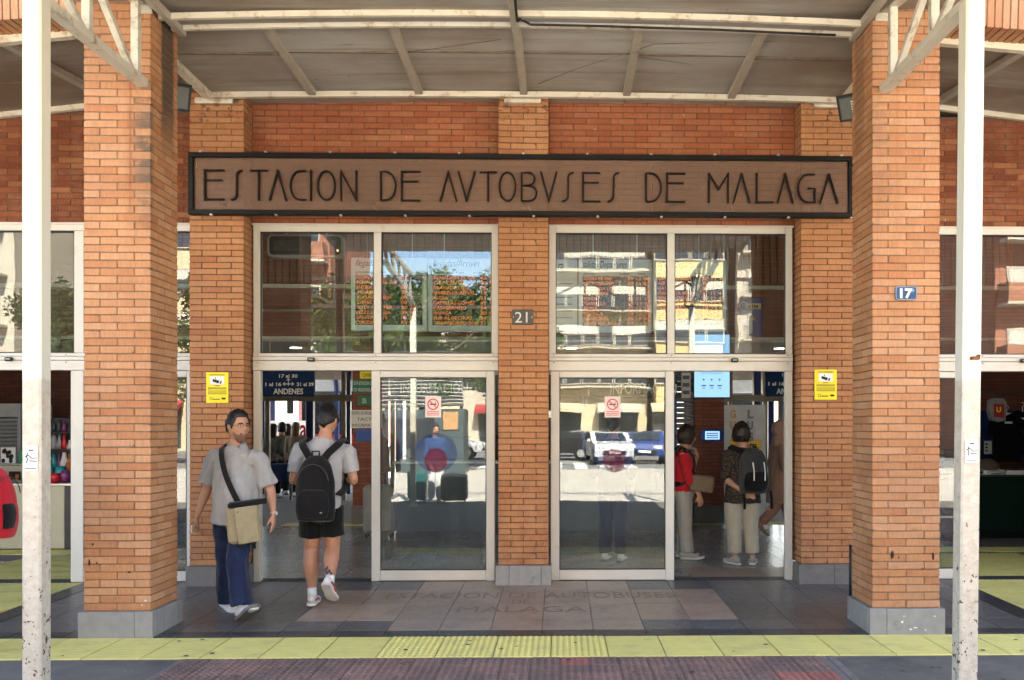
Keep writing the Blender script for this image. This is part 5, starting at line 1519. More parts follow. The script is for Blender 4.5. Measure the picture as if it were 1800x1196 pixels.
# notices on the hall piers
Yq = 13.945
def small_sign(px0, px1, py0, py1, mat, label, lines=(), cat='notice', ink=None, name='wall_notice'):
    a, b, z0, z1 = UX(px0, Yq), UX(px1, Yq), UZ(py1, px0, Yq), UZ(py0, px0, Yq)
    t = thing(name, label, cat, ((a + b) / 2, Yq, z0), 'notices on the hall piers')
    MB().cbox(a, b, Yq - .02, Yq + .004, z0, z1, .003).build('board', mat, t)
    n = len(lines)
    for i, l in enumerate(lines):
        hh = (z1 - z0) / n
        text('lettering', l, hh * .75, ((a + b) / 2, Yq - .023, z1 - (i + .78) * hh), t, ink or M_WHITE, .002, 'CENTER', fit=min(.9, .10 * len(l)) * (b - a))
    return t
small_sign(633, 666, 653, 666, M_YSIGN, 'small yellow notice at the top of the hall pier', ('CAMARAS',), ink=M_INK)
small_sign(620, 668, 668, 691, M_GREEN, 'green surveillance notice on the hall pier', ('ESTA ESTACION DISPONE', 'DE VIDEOVIGILANCIA'))
small_sign(629, 653, 696, 713, M_GREEN, 'green and white defibrillator notice on the hall pier', ('DEA',))
small_sign(617, 672, 721, 753, M_PAPER, 'white PUNTO DE INFORMACION TACTIL notice on the hall pier', ('PUNTO DE INFORMACION', 'TACTIL', 'INFORMATION'), ink=M_INK)
tp = small_sign(626, 662, 755, 776, M_BLUE, 'blue tactile information panel on the hall pier', ('',), cat='panel', name='tactile_panel')
# blue ticket screen
a, b, z0, z1 = UX(1234, Yq), UX(1268, Yq), UZ(776, 1250, Yq), UZ(755, 1250, Yq)
t = thing('ticket_screen', 'small glowing blue touch screen on the hall pier between the two women', 'screen', ((a + b) / 2, Yq, z0))
MB().prism([(a, z0), (b, z0), (b + .04, (z0 + z1) / 2), (b, z1), (a, z1), (a - .04, (z0 + z1) / 2)], Yq - .06, Yq + .003).build('casing', M_BLUE, t)
sc = MB().box(a + .04, b - .04, Yq - .064, Yq - .0605, z0 + .03, z1 - .03).build('screen', emat('screen_pale', (.35, .6, .95), .11), t)
m = MB()
for k in range(3): m.box(a + .06, b - .06, Yq - .066, Yq - .0642, z0 + .05 + k * .035, z0 + .065 + k * .035)
m.build('screen_text', MATS['screen_ink'], sc)
# luggage banner
Yl = 13.2
a, b, z0, z1 = UX(1273, Yl), UX(1346, Yl), .12, UZ(712, 1300, Yl)
t = thing('luggage_banner', 'tall grey roll-up banner lettered GUARDA LUGGAGE with a yellow suitcase', 'banner', ((a + b) / 2, Yl, FLOOR_IN))
M_BAN = pmat('banner_grey', (.42, .42, .44), .6)
MB().cbox(a, b, Yl, Yl + .012, z0, z1, .003).build('sheet', M_BAN, t)
MB().cbox(a - .03, b + .03, Yl - .09, Yl + .12, FLOOR_IN, .119, .01).build('base', M_STEEL, t)
MB().tube([((a + b) / 2, Yl + .05, .11), ((a + b) / 2, Yl + .05, z1 - .02)], .012, 6).build('pole', M_STEEL, t)
M_ORL = pmat('letter_ochre', (.42, .23, .10), .6); M_GRL = pmat('letter_grey', (.16, .17, .20), .6)
for wd, px, mm in (('GUARDA', 1288, M_ORL), ('LUGGAGE', 1318, M_GRL)):
    for i, ch in enumerate(wd):
        text('letter', ch, .175, (UX(px, Yl), Yl - .024, z1 - .20 - i * .172), t, mm, .002, 'CENTER', fit=.095, bold=.008)
sc_ = MB(); cx = UX(1310, Yl); zc = UZ(792, 1310, Yl)
sc_.cbox(cx - .24, cx + .24, Yl - .02, Yl - .002, zc - .18, zc + .16, .05)
sc_.stroke([(cx - .09, zc + .16), (cx - .09, zc + .22), (cx + .09, zc + .22), (cx + .09, zc + .16)], .025, Yl - .018, Yl - .004)
sc_.build('suitcase_picture', pmat('banner_yellow', (.55, .34, .01), .5), t)
# shutter and clutter left of the right pier
a, b = UX(1150, 14.05), UX(1221, 14.05)
t = thing('roller_shutter', 'grey corrugated roller shutter beside the blue screen pier', 'shutter', ((a + b) / 2, 14.05, FLOOR_IN))
m = MB()
for k in range(30): m.cbox(a, b, 14.05, 14.09, FLOOR_IN + k * .085, FLOOR_IN + k * .085 + .078, .02)
m.build('slats', pmat('shutter_grey', (.20, .21, .21), .5, .1, 3), t)['kind'] = 'stuff'
a, b, z0, z1 = UX(1198, 13.9), UX(1214, 13.9), UZ(700, 1205, 13.9), UZ(655, 1205, 13.9)
t = thing('hanging_sign', 'small pale blade sign hanging beside the roller shutter', 'sign', ((a + b) / 2, 13.9, z0))
MB().cbox(a, b, 13.9, 13.93, z0, z1, .004).build('board', M_PAPER, t)
m = MB()
for k in range(3): m.box(a + .02, b - .02, 13.896, 13.899, z0 + .06 + k * .12, z0 + .12 + k * .12)
m.build('print', M_GRL, t)
# information kiosk behind the closed leaves
Yk = 12.9
a, b = UX(694, Yk), UX(1190, Yk)
t = thing('information_kiosk', 'dark information kiosk with INFORMACIÓN on its fascia, behind the closed glass leaves', 'kiosk', ((a + b) / 2, Yk + .6, FLOOR_IN))
M_KIO = pmat('kiosk_slate', (.055, .075, .08), .45)
zf0, zf1 = UZ(697, 760, Yk), UZ(671, 760, Yk)
MB().cbox(a, b, Yk, Yk + 1.0, zf0, zf1 + .1, .01).build('fascia', M_KIO, t)
MB().cbox(a, b, Yk + .05, Yk + .95, FLOOR_IN, 1.05, .01).build('counter', M_KIO, t)
MB().cbox(a - .03, b + .03, Yk - .05, Yk + 1.0, 1.051, 1.09, .006).build('counter_top', M_STEEL, t)
for x in (a + .03, a + (b - a) / 3, a + (b - a) * 2 / 3, b - .03):
    MB().cbox(x - .03, x + .03, Yk + .06, Yk + .12, 1.091, zf0 - .001, .005).build('post', M_BSTEEL, t)
MB().cbox(a + .01, b - .01, Yk + .86, Yk + .94, 1.0905, zf0 - .002, .005).build('back_panel', pmat('kiosk_back', (.05, .06, .06), .35), t)
MB().cbox(a + .4, b - .3, Yk + .5, Yk + .56, 1.0905, 1.45, .02).build('monitor', M_BLACK, t)
text('lettering', 'INFORMACIÓN', .2, (UX(703, Yk), Yk - .004, UZ(691, 760, Yk)), t, M_WHITE, .003, fit=UX(821, Yk) - UX(703, Yk), bold=.003)
text('lettering', 'INFORMACIÓN', .2, (UX(1072, Yk), Yk - .004, UZ(692, 1130, Yk)), t, M_WHITE, .003, fit=UX(1188, Yk) - UX(1072, Yk), bold=.003)
MB().box(UX(1146, Yk), UX(1184, Yk), Yk - .02, Yk - .003, UZ(880, 1160, Yk), UZ(745, 1160, Yk)).build('poster', pmat('poster_grey', (.10, .115, .12), .5), t)
# grey suitcase standing inside
def suitcase(x, y, z, wd, dp, h, mat, label, grp=None, tel=.0):
    t = thing('suitcase', label, 'suitcase', (x, y, z), grp)
    MB().cbox(x - wd / 2, x + wd / 2, y - dp / 2, y + dp / 2, z + .06, z + h, .045).build('shell', mat, t)
    m = MB()
    for k in range(5):
        xx = x - wd / 2 + wd * (k + 1) / 6; m.cbox(xx - .008, xx + .008, y - dp / 2 - .006, y - dp / 2 + .01, z + .12, z + h - .06, .003)
    m.build('ribs', mat, t)
    for sx in (-1, 1):
        for sy in (-1, 1): MB().cyl((x + sx * wd * .38 - .012, y + sy * dp * .3, z + .03), .03, 'x', .024, 12).build('wheel', M_BLACK, t)
    MB().tube([(x - .07, y, z + h - .01), (x - .07, y, z + h + .04 + tel), (x + .07, y, z + h + .04 + tel), (x + .07, y, z + h - .01)], .012, 6).build('handle', M_DGREY, t)
    return t
suitcase(UX(668, 12.3), 12.3, FLOOR_IN, .44, .26, .74, pmat('case_greige', (.22, .20, .175), .5), 'grey wheeled suitcase standing inside, behind the sliding leaf', tel=.1)

# ------------------------------------------------------------------ left gift shop
Yc = 11.1
xr1 = UX(127, Yc); zc1 = UZ(850, 100, Yc)
t = thing('shop_counter', 'cream chest counter of the gift shop, left of the left pillar', 'counter', (xr1 - 1.2, Yc + .4, FLOOR_IN))
M_CREAM = pmat('cream_paint', (.46, .44, .32), .5, .05, 3)
MB().cbox(xr1 - .10 - 2.2, xr1 - .10, Yc, Yc + .03, FLOOR_IN + .02, zc1 - .03, .004).build('front_panel', M_CREAM, t)
MB().cbox(xr1 - .098, xr1, Yc + .005, Yc + .8, FLOOR_IN + .02, zc1 - .03, .004).build('side_panel', M_DGREY, t)
MB().cbox(xr1 - 2.35, xr1 + .02, Yc - .03, Yc + .82, zc1 - .029, zc1, .005).build('worktop', M_STEEL, t)
MB().box(xr1 - 2.2, xr1 - .12, Yc + .04, Yc + .78, FLOOR_IN + .002, .12).build('kick_board', M_DGREY, t)
def cup(px, r, h, mat, lab, grp='cups on the gift counter', Y=11.25):
    x = UX(px, Y); o = MB().tube([(x, Y, zc1), (x, Y, zc1 + h * .15), (x, Y, zc1 + h * .6), (x, Y, zc1 + h)], [r * .5, r * .85, r, r * .8], 14).build('bowl', mat, smooth=True)
    tag(o, lab, 'bowl', grp)
M_TEAL = pmat('glaze_teal', (.02, .22, .23), .25); M_REDG = pmat('glaze_red', (.5, .02, .03), .25); M_PURP = pmat('glaze_purple', (.16, .03, .12), .3); M_ORG = pmat('glaze_orange', (.5, .12, .02), .4)
cup(87, .065, .11, M_REDG, 'red glazed bowl nearest the post on the gift counter'); cup(97, .07, .12, M_REDG, 'red glazed bowl second from the post on the gift counter')
cup(107, .07, .20, M_TEAL, 'teal bowl on the gift counter beside the red bowls', Y=11.45); cup(88, .06, .19, M_TEAL, 'teal bowl behind the red bowls on the gift counter', Y=11.5)
cup(116, .07, .15, M_PURP, 'purple bowl on the gift counter by the door frame', Y=11.3); cup(122, .05, .24, M_ORG, 'orange vase on the gift counter by the door frame', Y=11.6)
# ornaments on the shelf behind
Ysf = 12.3
t = thing('shop_shelf', 'dark shelf rack behind the gift counter', 'shelf', (UX(100, Ysf), Ysf, FLOOR_IN))
xs0, xs1 = UX(60, Ysf), UX(131, Ysf)
zs_ = [UZ(p, 100, Ysf) for p in (822, 790, 760)]
for z in zs_: MB().cbox(xs0, xs1, Ysf, Ysf + .3, z - .02, z, .003).build('shelf_board', M_DGREY, t)
for x in (xs0, xs1): MB().cbox(x - .02, x + .02, Ysf, Ysf + .3, FLOOR_IN, UZ(735, 100, Ysf), .004).build('upright', M_DGREY, t)
MB().box(xs0, xs1, Ysf + .30, Ysf + .31, FLOOR_IN, UZ(735, 100, Ysf)).build('back_board', M_KIO, t)
rs = random.Random(9)
ornm = [M_GREY, M_WHITE, M_TEAL, M_PURP, M_ORG, M_DGREY, M_STEEL, M_REDG]
i = 0
for z in zs_:
    for k in range(7):
        x = xs0 + .06 + (xs1 - xs0 - .12) * k / 6; h = rs.uniform(.12, .22); r = rs.uniform(.03, .055); mm = ornm[rs.randrange(8)]
        o = MB().tube([(x, Ysf + .12, z), (x, Ysf + .12, z + h * .3), (x, Ysf + .12, z + h * .7), (x, Ysf + .12, z + h)], [r, r * rs.uniform(.7, 1.2), r * rs.uniform(.4, 1), r * .5], 10).build('ornament', mm, smooth=True)
        tag(o, '%s ornament, %s from the left on the %s of the gift shop rack' % (('grey', 'white', 'teal', 'purple', 'orange', 'dark', 'silver', 'red')[ornm.index(mm)], ('first', 'second', 'third', 'fourth', 'fifth', 'sixth', 'last')[k], ('lowest shelf', 'middle shelf', 'top shelf')[zs_.index(z)]), 'ornament', 'ornaments on the gift shop shelves')
# closed kiosk shutter behind, and the cabinet with pictures
Yg = 12.8
a, b, z0, z1 = UX(-60, Yg), UX(36, Yg), UZ(822, 0, Yg), UZ(712, 0, Yg)
t = thing('shop_booth', 'pale grey booth with a closed roller shutter at the far left of the gift shop', 'booth', (a, Yg, FLOOR_IN))
MB().cbox(a, b, Yg, Yg + .8, FLOOR_IN, z0 - .2, .01).build('base_cabinet', M_CREAM, t)
MB().cbox(a, b, Yg + .001, Yg + .8, z1 - .18, z1 + .02, .006).build('shutter_box', M_GREY, t)
MB().cbox(b - .05, b, Yg, Yg + .8, z0 - .199, z1 - .181, .006).build('side_post', M_GREY, t)
m = MB()
nsl = 16
for k in range(nsl):
    q = z0 - .19 + (z1 - z0) * k / nsl; m.cbox(a, b - .052, Yg + .03, Yg + .06, q, q + (z1 - z0) / nsl - .006, .012)
m.build('slats', pmat('shutter_pale', (.22, .225, .22), .5), t)['kind'] = 'stuff'
def picture(px0, px1, py0, py1, Y, mat, lab, prints):
    a, b, z0, z1 = UX(px0, Y), UX(px1, Y), UZ(py1, px0, Y), UZ(py0, px0, Y)
    t = thing('framed_picture', lab, 'picture', ((a + b) / 2, Y, z0))
    MB().cbox(a, b, Y, Y + .02, z0, z1, .003).build('board', mat, t)
    m = MB(); r = random.Random(px0)
    for k in range(prints):
        u, v = r.uniform(.12, .88), r.uniform(.15, .85)
        m.prism([(a + (b - a) * u + .03 * cos(q), z0 + (z1 - z0) * v + .035 * sin(q)) for q in (0, 1.2, 2.4, 3.7, 5)], Y - .003 - k * .0002, Y - .001 - k * .0002)
    m.build('print', M_ORG if mat is M_BLACK else M_INK, t)
Yp_ = 12.2
t = thing('display_cabinet', 'cream display cabinet under the pictures at the far left', 'cabinet', (UX(10, Yp_), Yp_ + .2, FLOOR_IN))
MB().cbox(UX(-50, Yp_), UX(42, Yp_), Yp_, Yp_ + .4, FLOOR_IN, UZ(818, 10, Yp_), .01).build('cabinet_body', M_CREAM, t)
MB().cbox(UX(-52, Yp_), UX(44, Yp_), Yp_ - .02, Yp_ + .42, UZ(818, 10, Yp_) + .001, UZ(815, 10, Yp_) + .002, .004).build('cabinet_top', M_STEEL, t)
picture(1, 27, 787, 815, Yp_ + .05, M_PAPER, 'white poster card with dark figures standing on the gift shop cabinet', 9)
picture(15, 34, 829, 852, Yp_ - .05, M_BLACK, 'small black framed picture with a yellow motif in front of the cabinet', 4)
bx_ = MB().cbox(UX(29, Yp_), UX(39, Yp_), Yp_ + .05, Yp_ + .2, UZ(814, 33, Yp_), UZ(793, 33, Yp_), .006).build('gift_box', pmat('box_green', (.02, .25, .09), .5))
tag(bx_, 'green gift box beside the white poster card', 'box')
al = thing('alarm_bell', 'round pale alarm bell on the wall above the gift shop', 'bell', (UX(97, 14.1), 14.1, UZ(600, 97, 14.1)))
MB().cyl((UX(97, 14.1), 14.1, UZ(600, 97, 14.1)), .09, 'y', -.05, 20, .06).build('gong', M_CREAM, al)
MB().cyl((UX(97, 14.1), 14.05, UZ(600, 97, 14.1)), .015, 'y', -.02, 10).build('hub', M_DGREY, al)

# ------------------------------------------------------------------ right shop
Yr = 12.0
xg = UX(1722, Yr); zg = UZ(838, 1760, Yr)
t = thing('shop_counter', 'dark green counter of the bag shop, right of the right post', 'counter', (xg + 1.3, Yr + .4, FLOOR_IN))
M_DGREEN = pmat('counter_green', (.004, .017, .009), .7, .1, 3, spec=.12)
MB().cbox(xg - .35, xg + 2.6, Yr, Yr + .7, FLOOR_IN + .08, zg, .008).build('front_panel', M_DGREEN, t)
MB().box(xg - .3, xg + 2.6, Yr + .05, Yr + .66, FLOOR_IN, FLOOR_IN + .079).build('plinth', M_BLACK, t)
MB().cbox(xg - .37, xg + 2.62, Yr - .02, Yr + .72, zg + .001, zg + .025, .004).build('worktop', M_DGREY, t)
for k in range(4):
    x = xg + .05 + k * .33
    tr = thing('display_tray', 'white tray of small goods, %s from the left on the green counter' % ('first', 'second', 'third', 'fourth')[k], 'tray', (x, Yr + .1, zg), 'white trays on the green counter')
    MB().cbox(x, x + .31, Yr + .0, Yr + .26, zg + .026, zg + .034, .002).build('tray_floor', M_WHITE, tr)
    MB().cbox(x, x + .31, Yr - .004, Yr + .006, zg + .0345, zg + .085, .002).build('tray_front', M_WHITE, tr)
    MB().cbox(x, x + .31, Yr + .254, Yr + .264, zg + .0345, zg + .085, .002).build('tray_back', M_WHITE, tr)
    m = MB()
    for j in range(6): m.ball((x + .04 + j * .046, Yr + .12, zg + .085), .034, 8, 6, (1, 1.4, .8))
    m.build('small_goods', M_DGREY if k % 2 else M_GREY, tr, smooth=True)['kind'] = 'stuff'
def garment(px, py0, py1, Y, wd, mat, lab):
    x = UX(px, Y); z1 = UZ(py0, px, Y); z0 = UZ(py1, px, Y)
    t = thing('sweatshirt', lab, 'clothing', (x, Y, z0), 'clothes hanging over the green counter')
    h = z1 - z0
    MB().prism([(x - wd * .16, z1), (x - wd * .5, z1 - .10 * h), (x - wd * .66, z1 - .42 * h), (x - wd * .5, z1 - .47 * h), (x - wd * .42, z1 - .32 * h), (x - wd * .45, z0), (x + wd * .45, z0), (x + wd * .42, z1 - .32 * h), (x + wd * .5, z1 - .47 * h), (x + wd * .66, z1 - .42 * h), (x + wd * .5, z1 - .10 * h), (x + wd * .16, z1), (x, z1 - .05 * h)], Y, Y + .08).build('cloth', mat, t)
    MB().tube([(x, Y + .04, z1 - .02), (x, Y + .04, z1 + .06), (x + .03, Y + .04, z1 + .09), (x + .01, Y + .04, z1 + .12), (x - .015, Y + .04, z1 + .11)], .006, 6).build('hanger', M_STEEL, t)
    MB().box(x - .05, x + .06, Y - .004, Y - .001, z1 - .20 * h, z1 - .16 * h).build('chest_print', M_WHITE, t)
Yh = 12.35
M_CLK = pmat('cloth_black', (.005, .005, .006), .95, spec=.05)
garment(1772, 728, 812, Yh, .42, M_CLK, 'black printed sweatshirt hanging over the green counter')
garment(1800, 722, 800, Yh + .15, .42, pmat('cloth_navy', (.006, .007, .015), .95, spec=.05), 'navy top hanging behind the black sweatshirt')
MB_rail = thing('hanging_rail', 'thin black clothes rail over the green counter', 'rail', (UX(1770, Yh), Yh, 2.4))
MB().tube([(UX(1715, Yh), Yh + .1, UZ(690, 1715, Yh)), (UX(1900, Yh), Yh + .1, UZ(690, 1715, Yh))], .012, 8).build('rail_tube', M_DGREY, MB_rail)
for xx in (1715, 1890): MB().tube([(UX(xx, Yh), Yh + .1, UZ(690, 1715, Yh)), (UX(xx, Yh), Yh + .1, 3.05)], .010, 6).build('rail_hanger', M_DGREY, MB_rail)
x, z1, z0 = UX(1752, Yh - .15), UZ(700, 1752, Yh - .15), UZ(742, 1752, Yh - .15)
t = thing('snack_bag', 'red bag with a yellow U mark hanging in clear wrap over the counter', 'bag', (x, Yh - .15, z0))
MB().prism([(x - .11, z1 - .03), (x - .06, z1), (x + .08, z1 - .01), (x + .12, z1 - .07), (x + .10, z0 + .02), (x + .03, z0), (x - .09, z0 + .03), (x - .12, z0 + .15)], Yh - .2, Yh - .1).build('wrap', pmat('clear_wrap', (.20, .19, .18), .3), t)
MB().prism([(x - .07, z1 - .08), (x + .08, z1 - .09), (x + .075, z0 + .06), (x - .065, z0 + .07)], Yh - .206, Yh - .2005).build('front_label', pmat('label_red', (.30, .02, .02), .4), t)
text('lettering', 'U', .10, (x, Yh - .209, (z0 + z1) / 2 - .03), t, M_YSIGN, .002, 'CENTER', bold=.004)
MB().tube([(x, Yh - .15, z1), (x, Yh - .15 + .2, UZ(690, 1715, Yh))], .004, 5).build('string', M_DGREY, t)
x, z = UX(1735, Yr + .2), zg + .03
t = thing('sun_hat', 'brown and cream cap lying at the end of the green counter', 'hat', (x, Yr + .2, z))
MB().ball((x, Yr + .2, z + .09), .15, 14, 8, (1.1, 1, .85)).build('crown', pmat('hat_brown', (.12, .085, .05), .9), t, smooth=True)
MB().ball((x + .03, Yr + .06, z + .03), .16, 14, 8, (1, .9, .16)).build('brim', pmat('hat_cream', (.42, .40, .34), .9), t, smooth=True)
Yw = 13.2
a, b, z0, z1 = UX(1724, Yw), UX(1850, Yw), UZ(810, 1760, Yw), UZ(722, 1760, Yw)
t = thing('pin_board', 'navy pin board with papers behind the green counter', 'board', ((a + b) / 2, Yw, z0))
MB().cbox(a, b, Yw, Yw + .05, z0, z1, .005).build('backing', M_SIGNBLUE, t)
rp = random.Random(4)
for k in range(7):
    u = a + .05 + k * .155; v = z0 + .1 + (k * 37 % 5) * .10; hh = rp.uniform(.16, .34)
    pp = MB().box(u, u + .12, Yw - .004, Yw - .001, v, min(v + hh, z1 - .02)).build('paper', M_PAPER, t)
    m = MB()
    for j in range(3): m.box(u + .02, u + .055, Yw - .006, Yw - .0042, v + .04 + j * .05, v + .065 + j * .05)
    m.build('print', M_INK, pp)
# black goods stack behind the fixed pane on the right
Yz = 11.6
x0, x1 = UX(1655, Yz), UX(1700, Yz)
t = thing('goods_rack', 'dark rack of wrapped goods behind the fixed pane beside the right pillar', 'rack', ((x0 + x1) / 2, Yz, FLOOR_IN))
MB().cbox(x0, x1, Yz, Yz + .5, FLOOR_IN, UZ(845, 1670, Yz), .01).build('cabinet', pmat('rack_maroon', (.05, .012, .012), .5), t)
for k in range(5):
    z = UZ(845, 1670, Yz) + k * .085
    MB().cbox(x0 + .03 + (k % 2) * .03, x1 - .04, Yz + .04, Yz + .4, z + .001, z + .08, .02).build('parcel', (M_DGREY, M_BLACK, M_GREY, M_BLACK, M_DGREY)[k], t)
# thin black cable beside the right pillar's foot
cb = MB().tube([(XR0 - .012, YF + .478, .20), (XR0 - .013, YF + .478, .4), (XR0 - .011, YF + .478, .62)], .011, 6).build('black_hose', M_RUB, smooth=True)
tag(cb, 'black hose standing up behind the right pillar near the ground', 'hose')
# ------------------------------------------------------------------ people
M_SKIN = pmat('skin', (.42, .215, .135), .5, .08, 14, .05, 300, spec=.4)
M_SKIN2 = pmat('skin_warm', (.40, .20, .12), .5, .08, 14, .05, 300, spec=.4)
M_HAIRD = pmat('hair_dark', (.005, .0035, .003), .5, .4, 60, .4, 120)
M_HAIRB = pmat('hair_brown', (.020, .010, .006), .5, .4, 60, .4, 120)
M_HAIRF = pmat('hair_fair', (.20, .12, .055), .5, .4, 60, .4, 120)
def cloth(name, col, var=.10, scale=10, dirt=None, w=.25):
    m = pmat(name, col, .9, var, scale, 0, spec=.2, dirt=dirt, dirtscale=7)
    nt = m.node_tree; b = nt.nodes['Principled BSDF']
    pos = nt.nodes.new('ShaderNodeNewGeometry').outputs['Position']
    h = mathn(nt, 'ADD', noisen(nt, scalev(nt, pos, (1, 1, .6)), 16, 3), mathn(nt, 'MULTIPLY', noisen(nt, pos, 420, 2), .12))
    setbump(nt, b, h, w, .02)
    b.inputs['Sheen Weight'].default_value = .15
    return m
def vv(a): return Vector(a)
def crom(pts, sub):
    out = []
    n = len(pts)
    for i in range(n - 1):
        p0, p1, p2, p3 = pts[max(i - 1, 0)], pts[i], pts[i + 1], pts[min(i + 2, n - 1)]
        for s in range(sub):
            t = s / sub
            out.append([.5 * (2 * b + (c - a) * t + (2 * a - 5 * b + 4 * c - d) * t * t + (-a + 3 * b - 3 * c + d) * t ** 3) for a, b, c, d in zip(p0, p1, p2, p3)])
    out.append(list(pts[-1])); return out
def loft(mb, rings, n=14, sub=4, side=(1, 0, 0)):
    """rings: (x,y,z, ra, rb): ra along side, rb across it"""
    R = crom([list(r) for r in rings], sub)
    side = Vector(side); vs = []; m = len(R)
    for i, r in enumerate(R):
        p = Vector(r[:3]); a_ = Vector(R[min(i + 1, m - 1)][:3]) - Vector(R[max(i - 1, 0)][:3])
        t = a_.normalized() if a_.length > 1e-9 else Vector((0, 0, 1))
        u = side - t * side.dot(t)
        if u.length < .05: u = Vector((0, 1, 0)) - t * t.y
        u.normalize(); v = t.cross(u)
        for k in range(n):
            an = 2 * pi * k / n
            vs.append(p + u * (cos(an) * r[3]) + v * (sin(an) * r[4]))
    fs = []
    for i in range(m - 1):
        for k in range(n):
            k2 = (k + 1) % n; fs.append((i * n + k, i * n + k2, i * n + n + k2, i * n + n + k))
    fs.append(tuple(reversed(range(n)))); fs.append(tuple((m - 1) * n + k for k in range(n)))
    mb.add(vs, fs)
def fuse(mb, name, mat, vox, smooth=4, wr=0.0, wf=11.0, seed=0, stretch=(1, 1, .55), fold=None):
    me = mb.mesh(name, mat, False, True)
    o = bpy.data.objects.new('tmp_fuse', me)
    r = o.modifiers.new('r', 'REMESH'); r.mode = 'VOXEL'; r.voxel_size = vox; r.use_smooth_shade = True
    if smooth:
        s = o.modifiers.new('s', 'SMOOTH'); s.iterations = smooth; s.factor = .5
    out = evaluated_mesh(o)
    bpy.data.objects.remove(o); bpy.data.meshes.remove(me)
    out.name = name
    if not out.materials: out.materials.append(mat)
    if wr:
        off = Vector((seed * 3.7, seed * 1.3, seed * 2.1))
        nrm = [v.normal.copy() for v in out.vertices]
        for v, nn in zip(out.vertices, nrm):
            c = v.co
            q = Vector((c.x * wf * stretch[0], c.y * wf * stretch[1], c.z * wf * stretch[2])) + off
            d = mnoise.noise(q) + .5 * mnoise.noise(q * 2.3)
            d = -abs(d) * 1.3 + .3
            if fold: d *= fold(c)
            v.co = c + nn * (d * wr)
    out.polygons.foreach_set('use_smooth', [True] * len(out.polygons))
    out.update(); return out
def attach(name, me, parent):
    o = bpy.data.objects.new(name, me); COL.objects.link(o); o.parent = parent; WL[o.name] = (0, 0, 0); return o
def headp(th, ph, off=0.0, k=1.0):
    st, z = sin(th), cos(th)
    fr = cos(ph)                                 # 1 at the face
    rx, ry, rz = .073, .093, .115
    if z < 0:
        rx *= 1 - .22 * z * z
        ry *= (1 - .10 * z * z) if fr > 0 else 1 - .42 * (-z) * (-fr)
    r = 1 + off / .09
    x, y = rx * st * sin(ph), -ry * st * cos(ph)
    if fr > 0: y *= 1 - .10 * abs(sin(ph)) ** 2
    g = lambda a, b, sa, sb: math.exp(-((ph - a) / sa) ** 2 - ((z - b) / sb) ** 2)
    bump = .026 * g(0, -.17, .15, .13) + .013 * g(0, .02, .11, .2) + .005 * g(0, .20, .8, .09) - .009 * (g(.40, .06, .2, .10) + g(-.40, .06, .2, .10)) \
        + .006 * g(0, -.52, .28, .07) + .009 * g(0, -.80, .35, .14) + .004 * (g(.75, -.15, .3, .2) + g(-.75, -.15, .3, .2)) - .003 * g(0, -.40, .3, .05)
    p = Vector((x, y, rz * z)) * r
    p.y -= bump
    return p * k
def frame_head(yaw, pitch, c):
    R = Matrix.Rotation(yaw, 3, 'Z') @ Matrix.Rotation(pitch, 3, 'X')
    return lambda p: R @ p + Vector(c)
def head_grid(mb, T, k=1.0, nu=40, nv=30):
    vs = [T(headp(0, 0, 0, k))]; fs = []
    for i in range(1, nv):
        for j in range(nu): vs.append(T(headp(pi * i / nv, 2 * pi * j / nu - pi, 0, k)))
    vs.append(T(headp(pi, 0, 0, k)))
    for j in range(nu): fs.append((0, 1 + j, 1 + (j + 1) % nu))
    for i in range(nv - 2):
        for j in range(nu):
            a = 1 + i * nu; j2 = (j + 1) % nu; fs.append((a + j, a + nu + j, a + nu + j2, a + j2))
    a = 1 + (nv - 2) * nu
    for j in range(nu): fs.append((a + j, len(vs) - 1, a + (j + 1) % nu))
    mb.add(vs, fs)
def head_patch(T, cond, thick, k=1.0, rough=.35, seed=0, nu=56, nv=40, zmin=None):
    """a shell over part of the head: cond(th, ph) -> 0..1 fullness"""
    mb = MB(); vs = []; w = []
    for i in range(nv + 1):
        for j in range(nu):
            th = pi * i / nv; ph = 2 * pi * j / nu - pi
            f = max(0, min(1, cond(th, ph)))
            nz = mnoise.noise(Vector((sin(th) * sin(ph) * 5, sin(th) * cos(ph) * 5, cos(th) * 5 + seed))) + .6 * mnoise.noise(Vector((ph * 9, th * 5, seed)))
            vs.append(T(headp(th, ph, -.006 + f * (thick + .006) * (1 + rough * nz), k))); w.append(f)
    fs = []
    for i in range(nv):
        for j in range(nu):
            j2 = (j + 1) % nu; q = (i * nu + j, i * nu + nu + j, i * nu + nu + j2, i * nu + j2)
            if max(w[a] for a in q) > .02: fs.append(q)
    mb.add(vs, fs); return mb
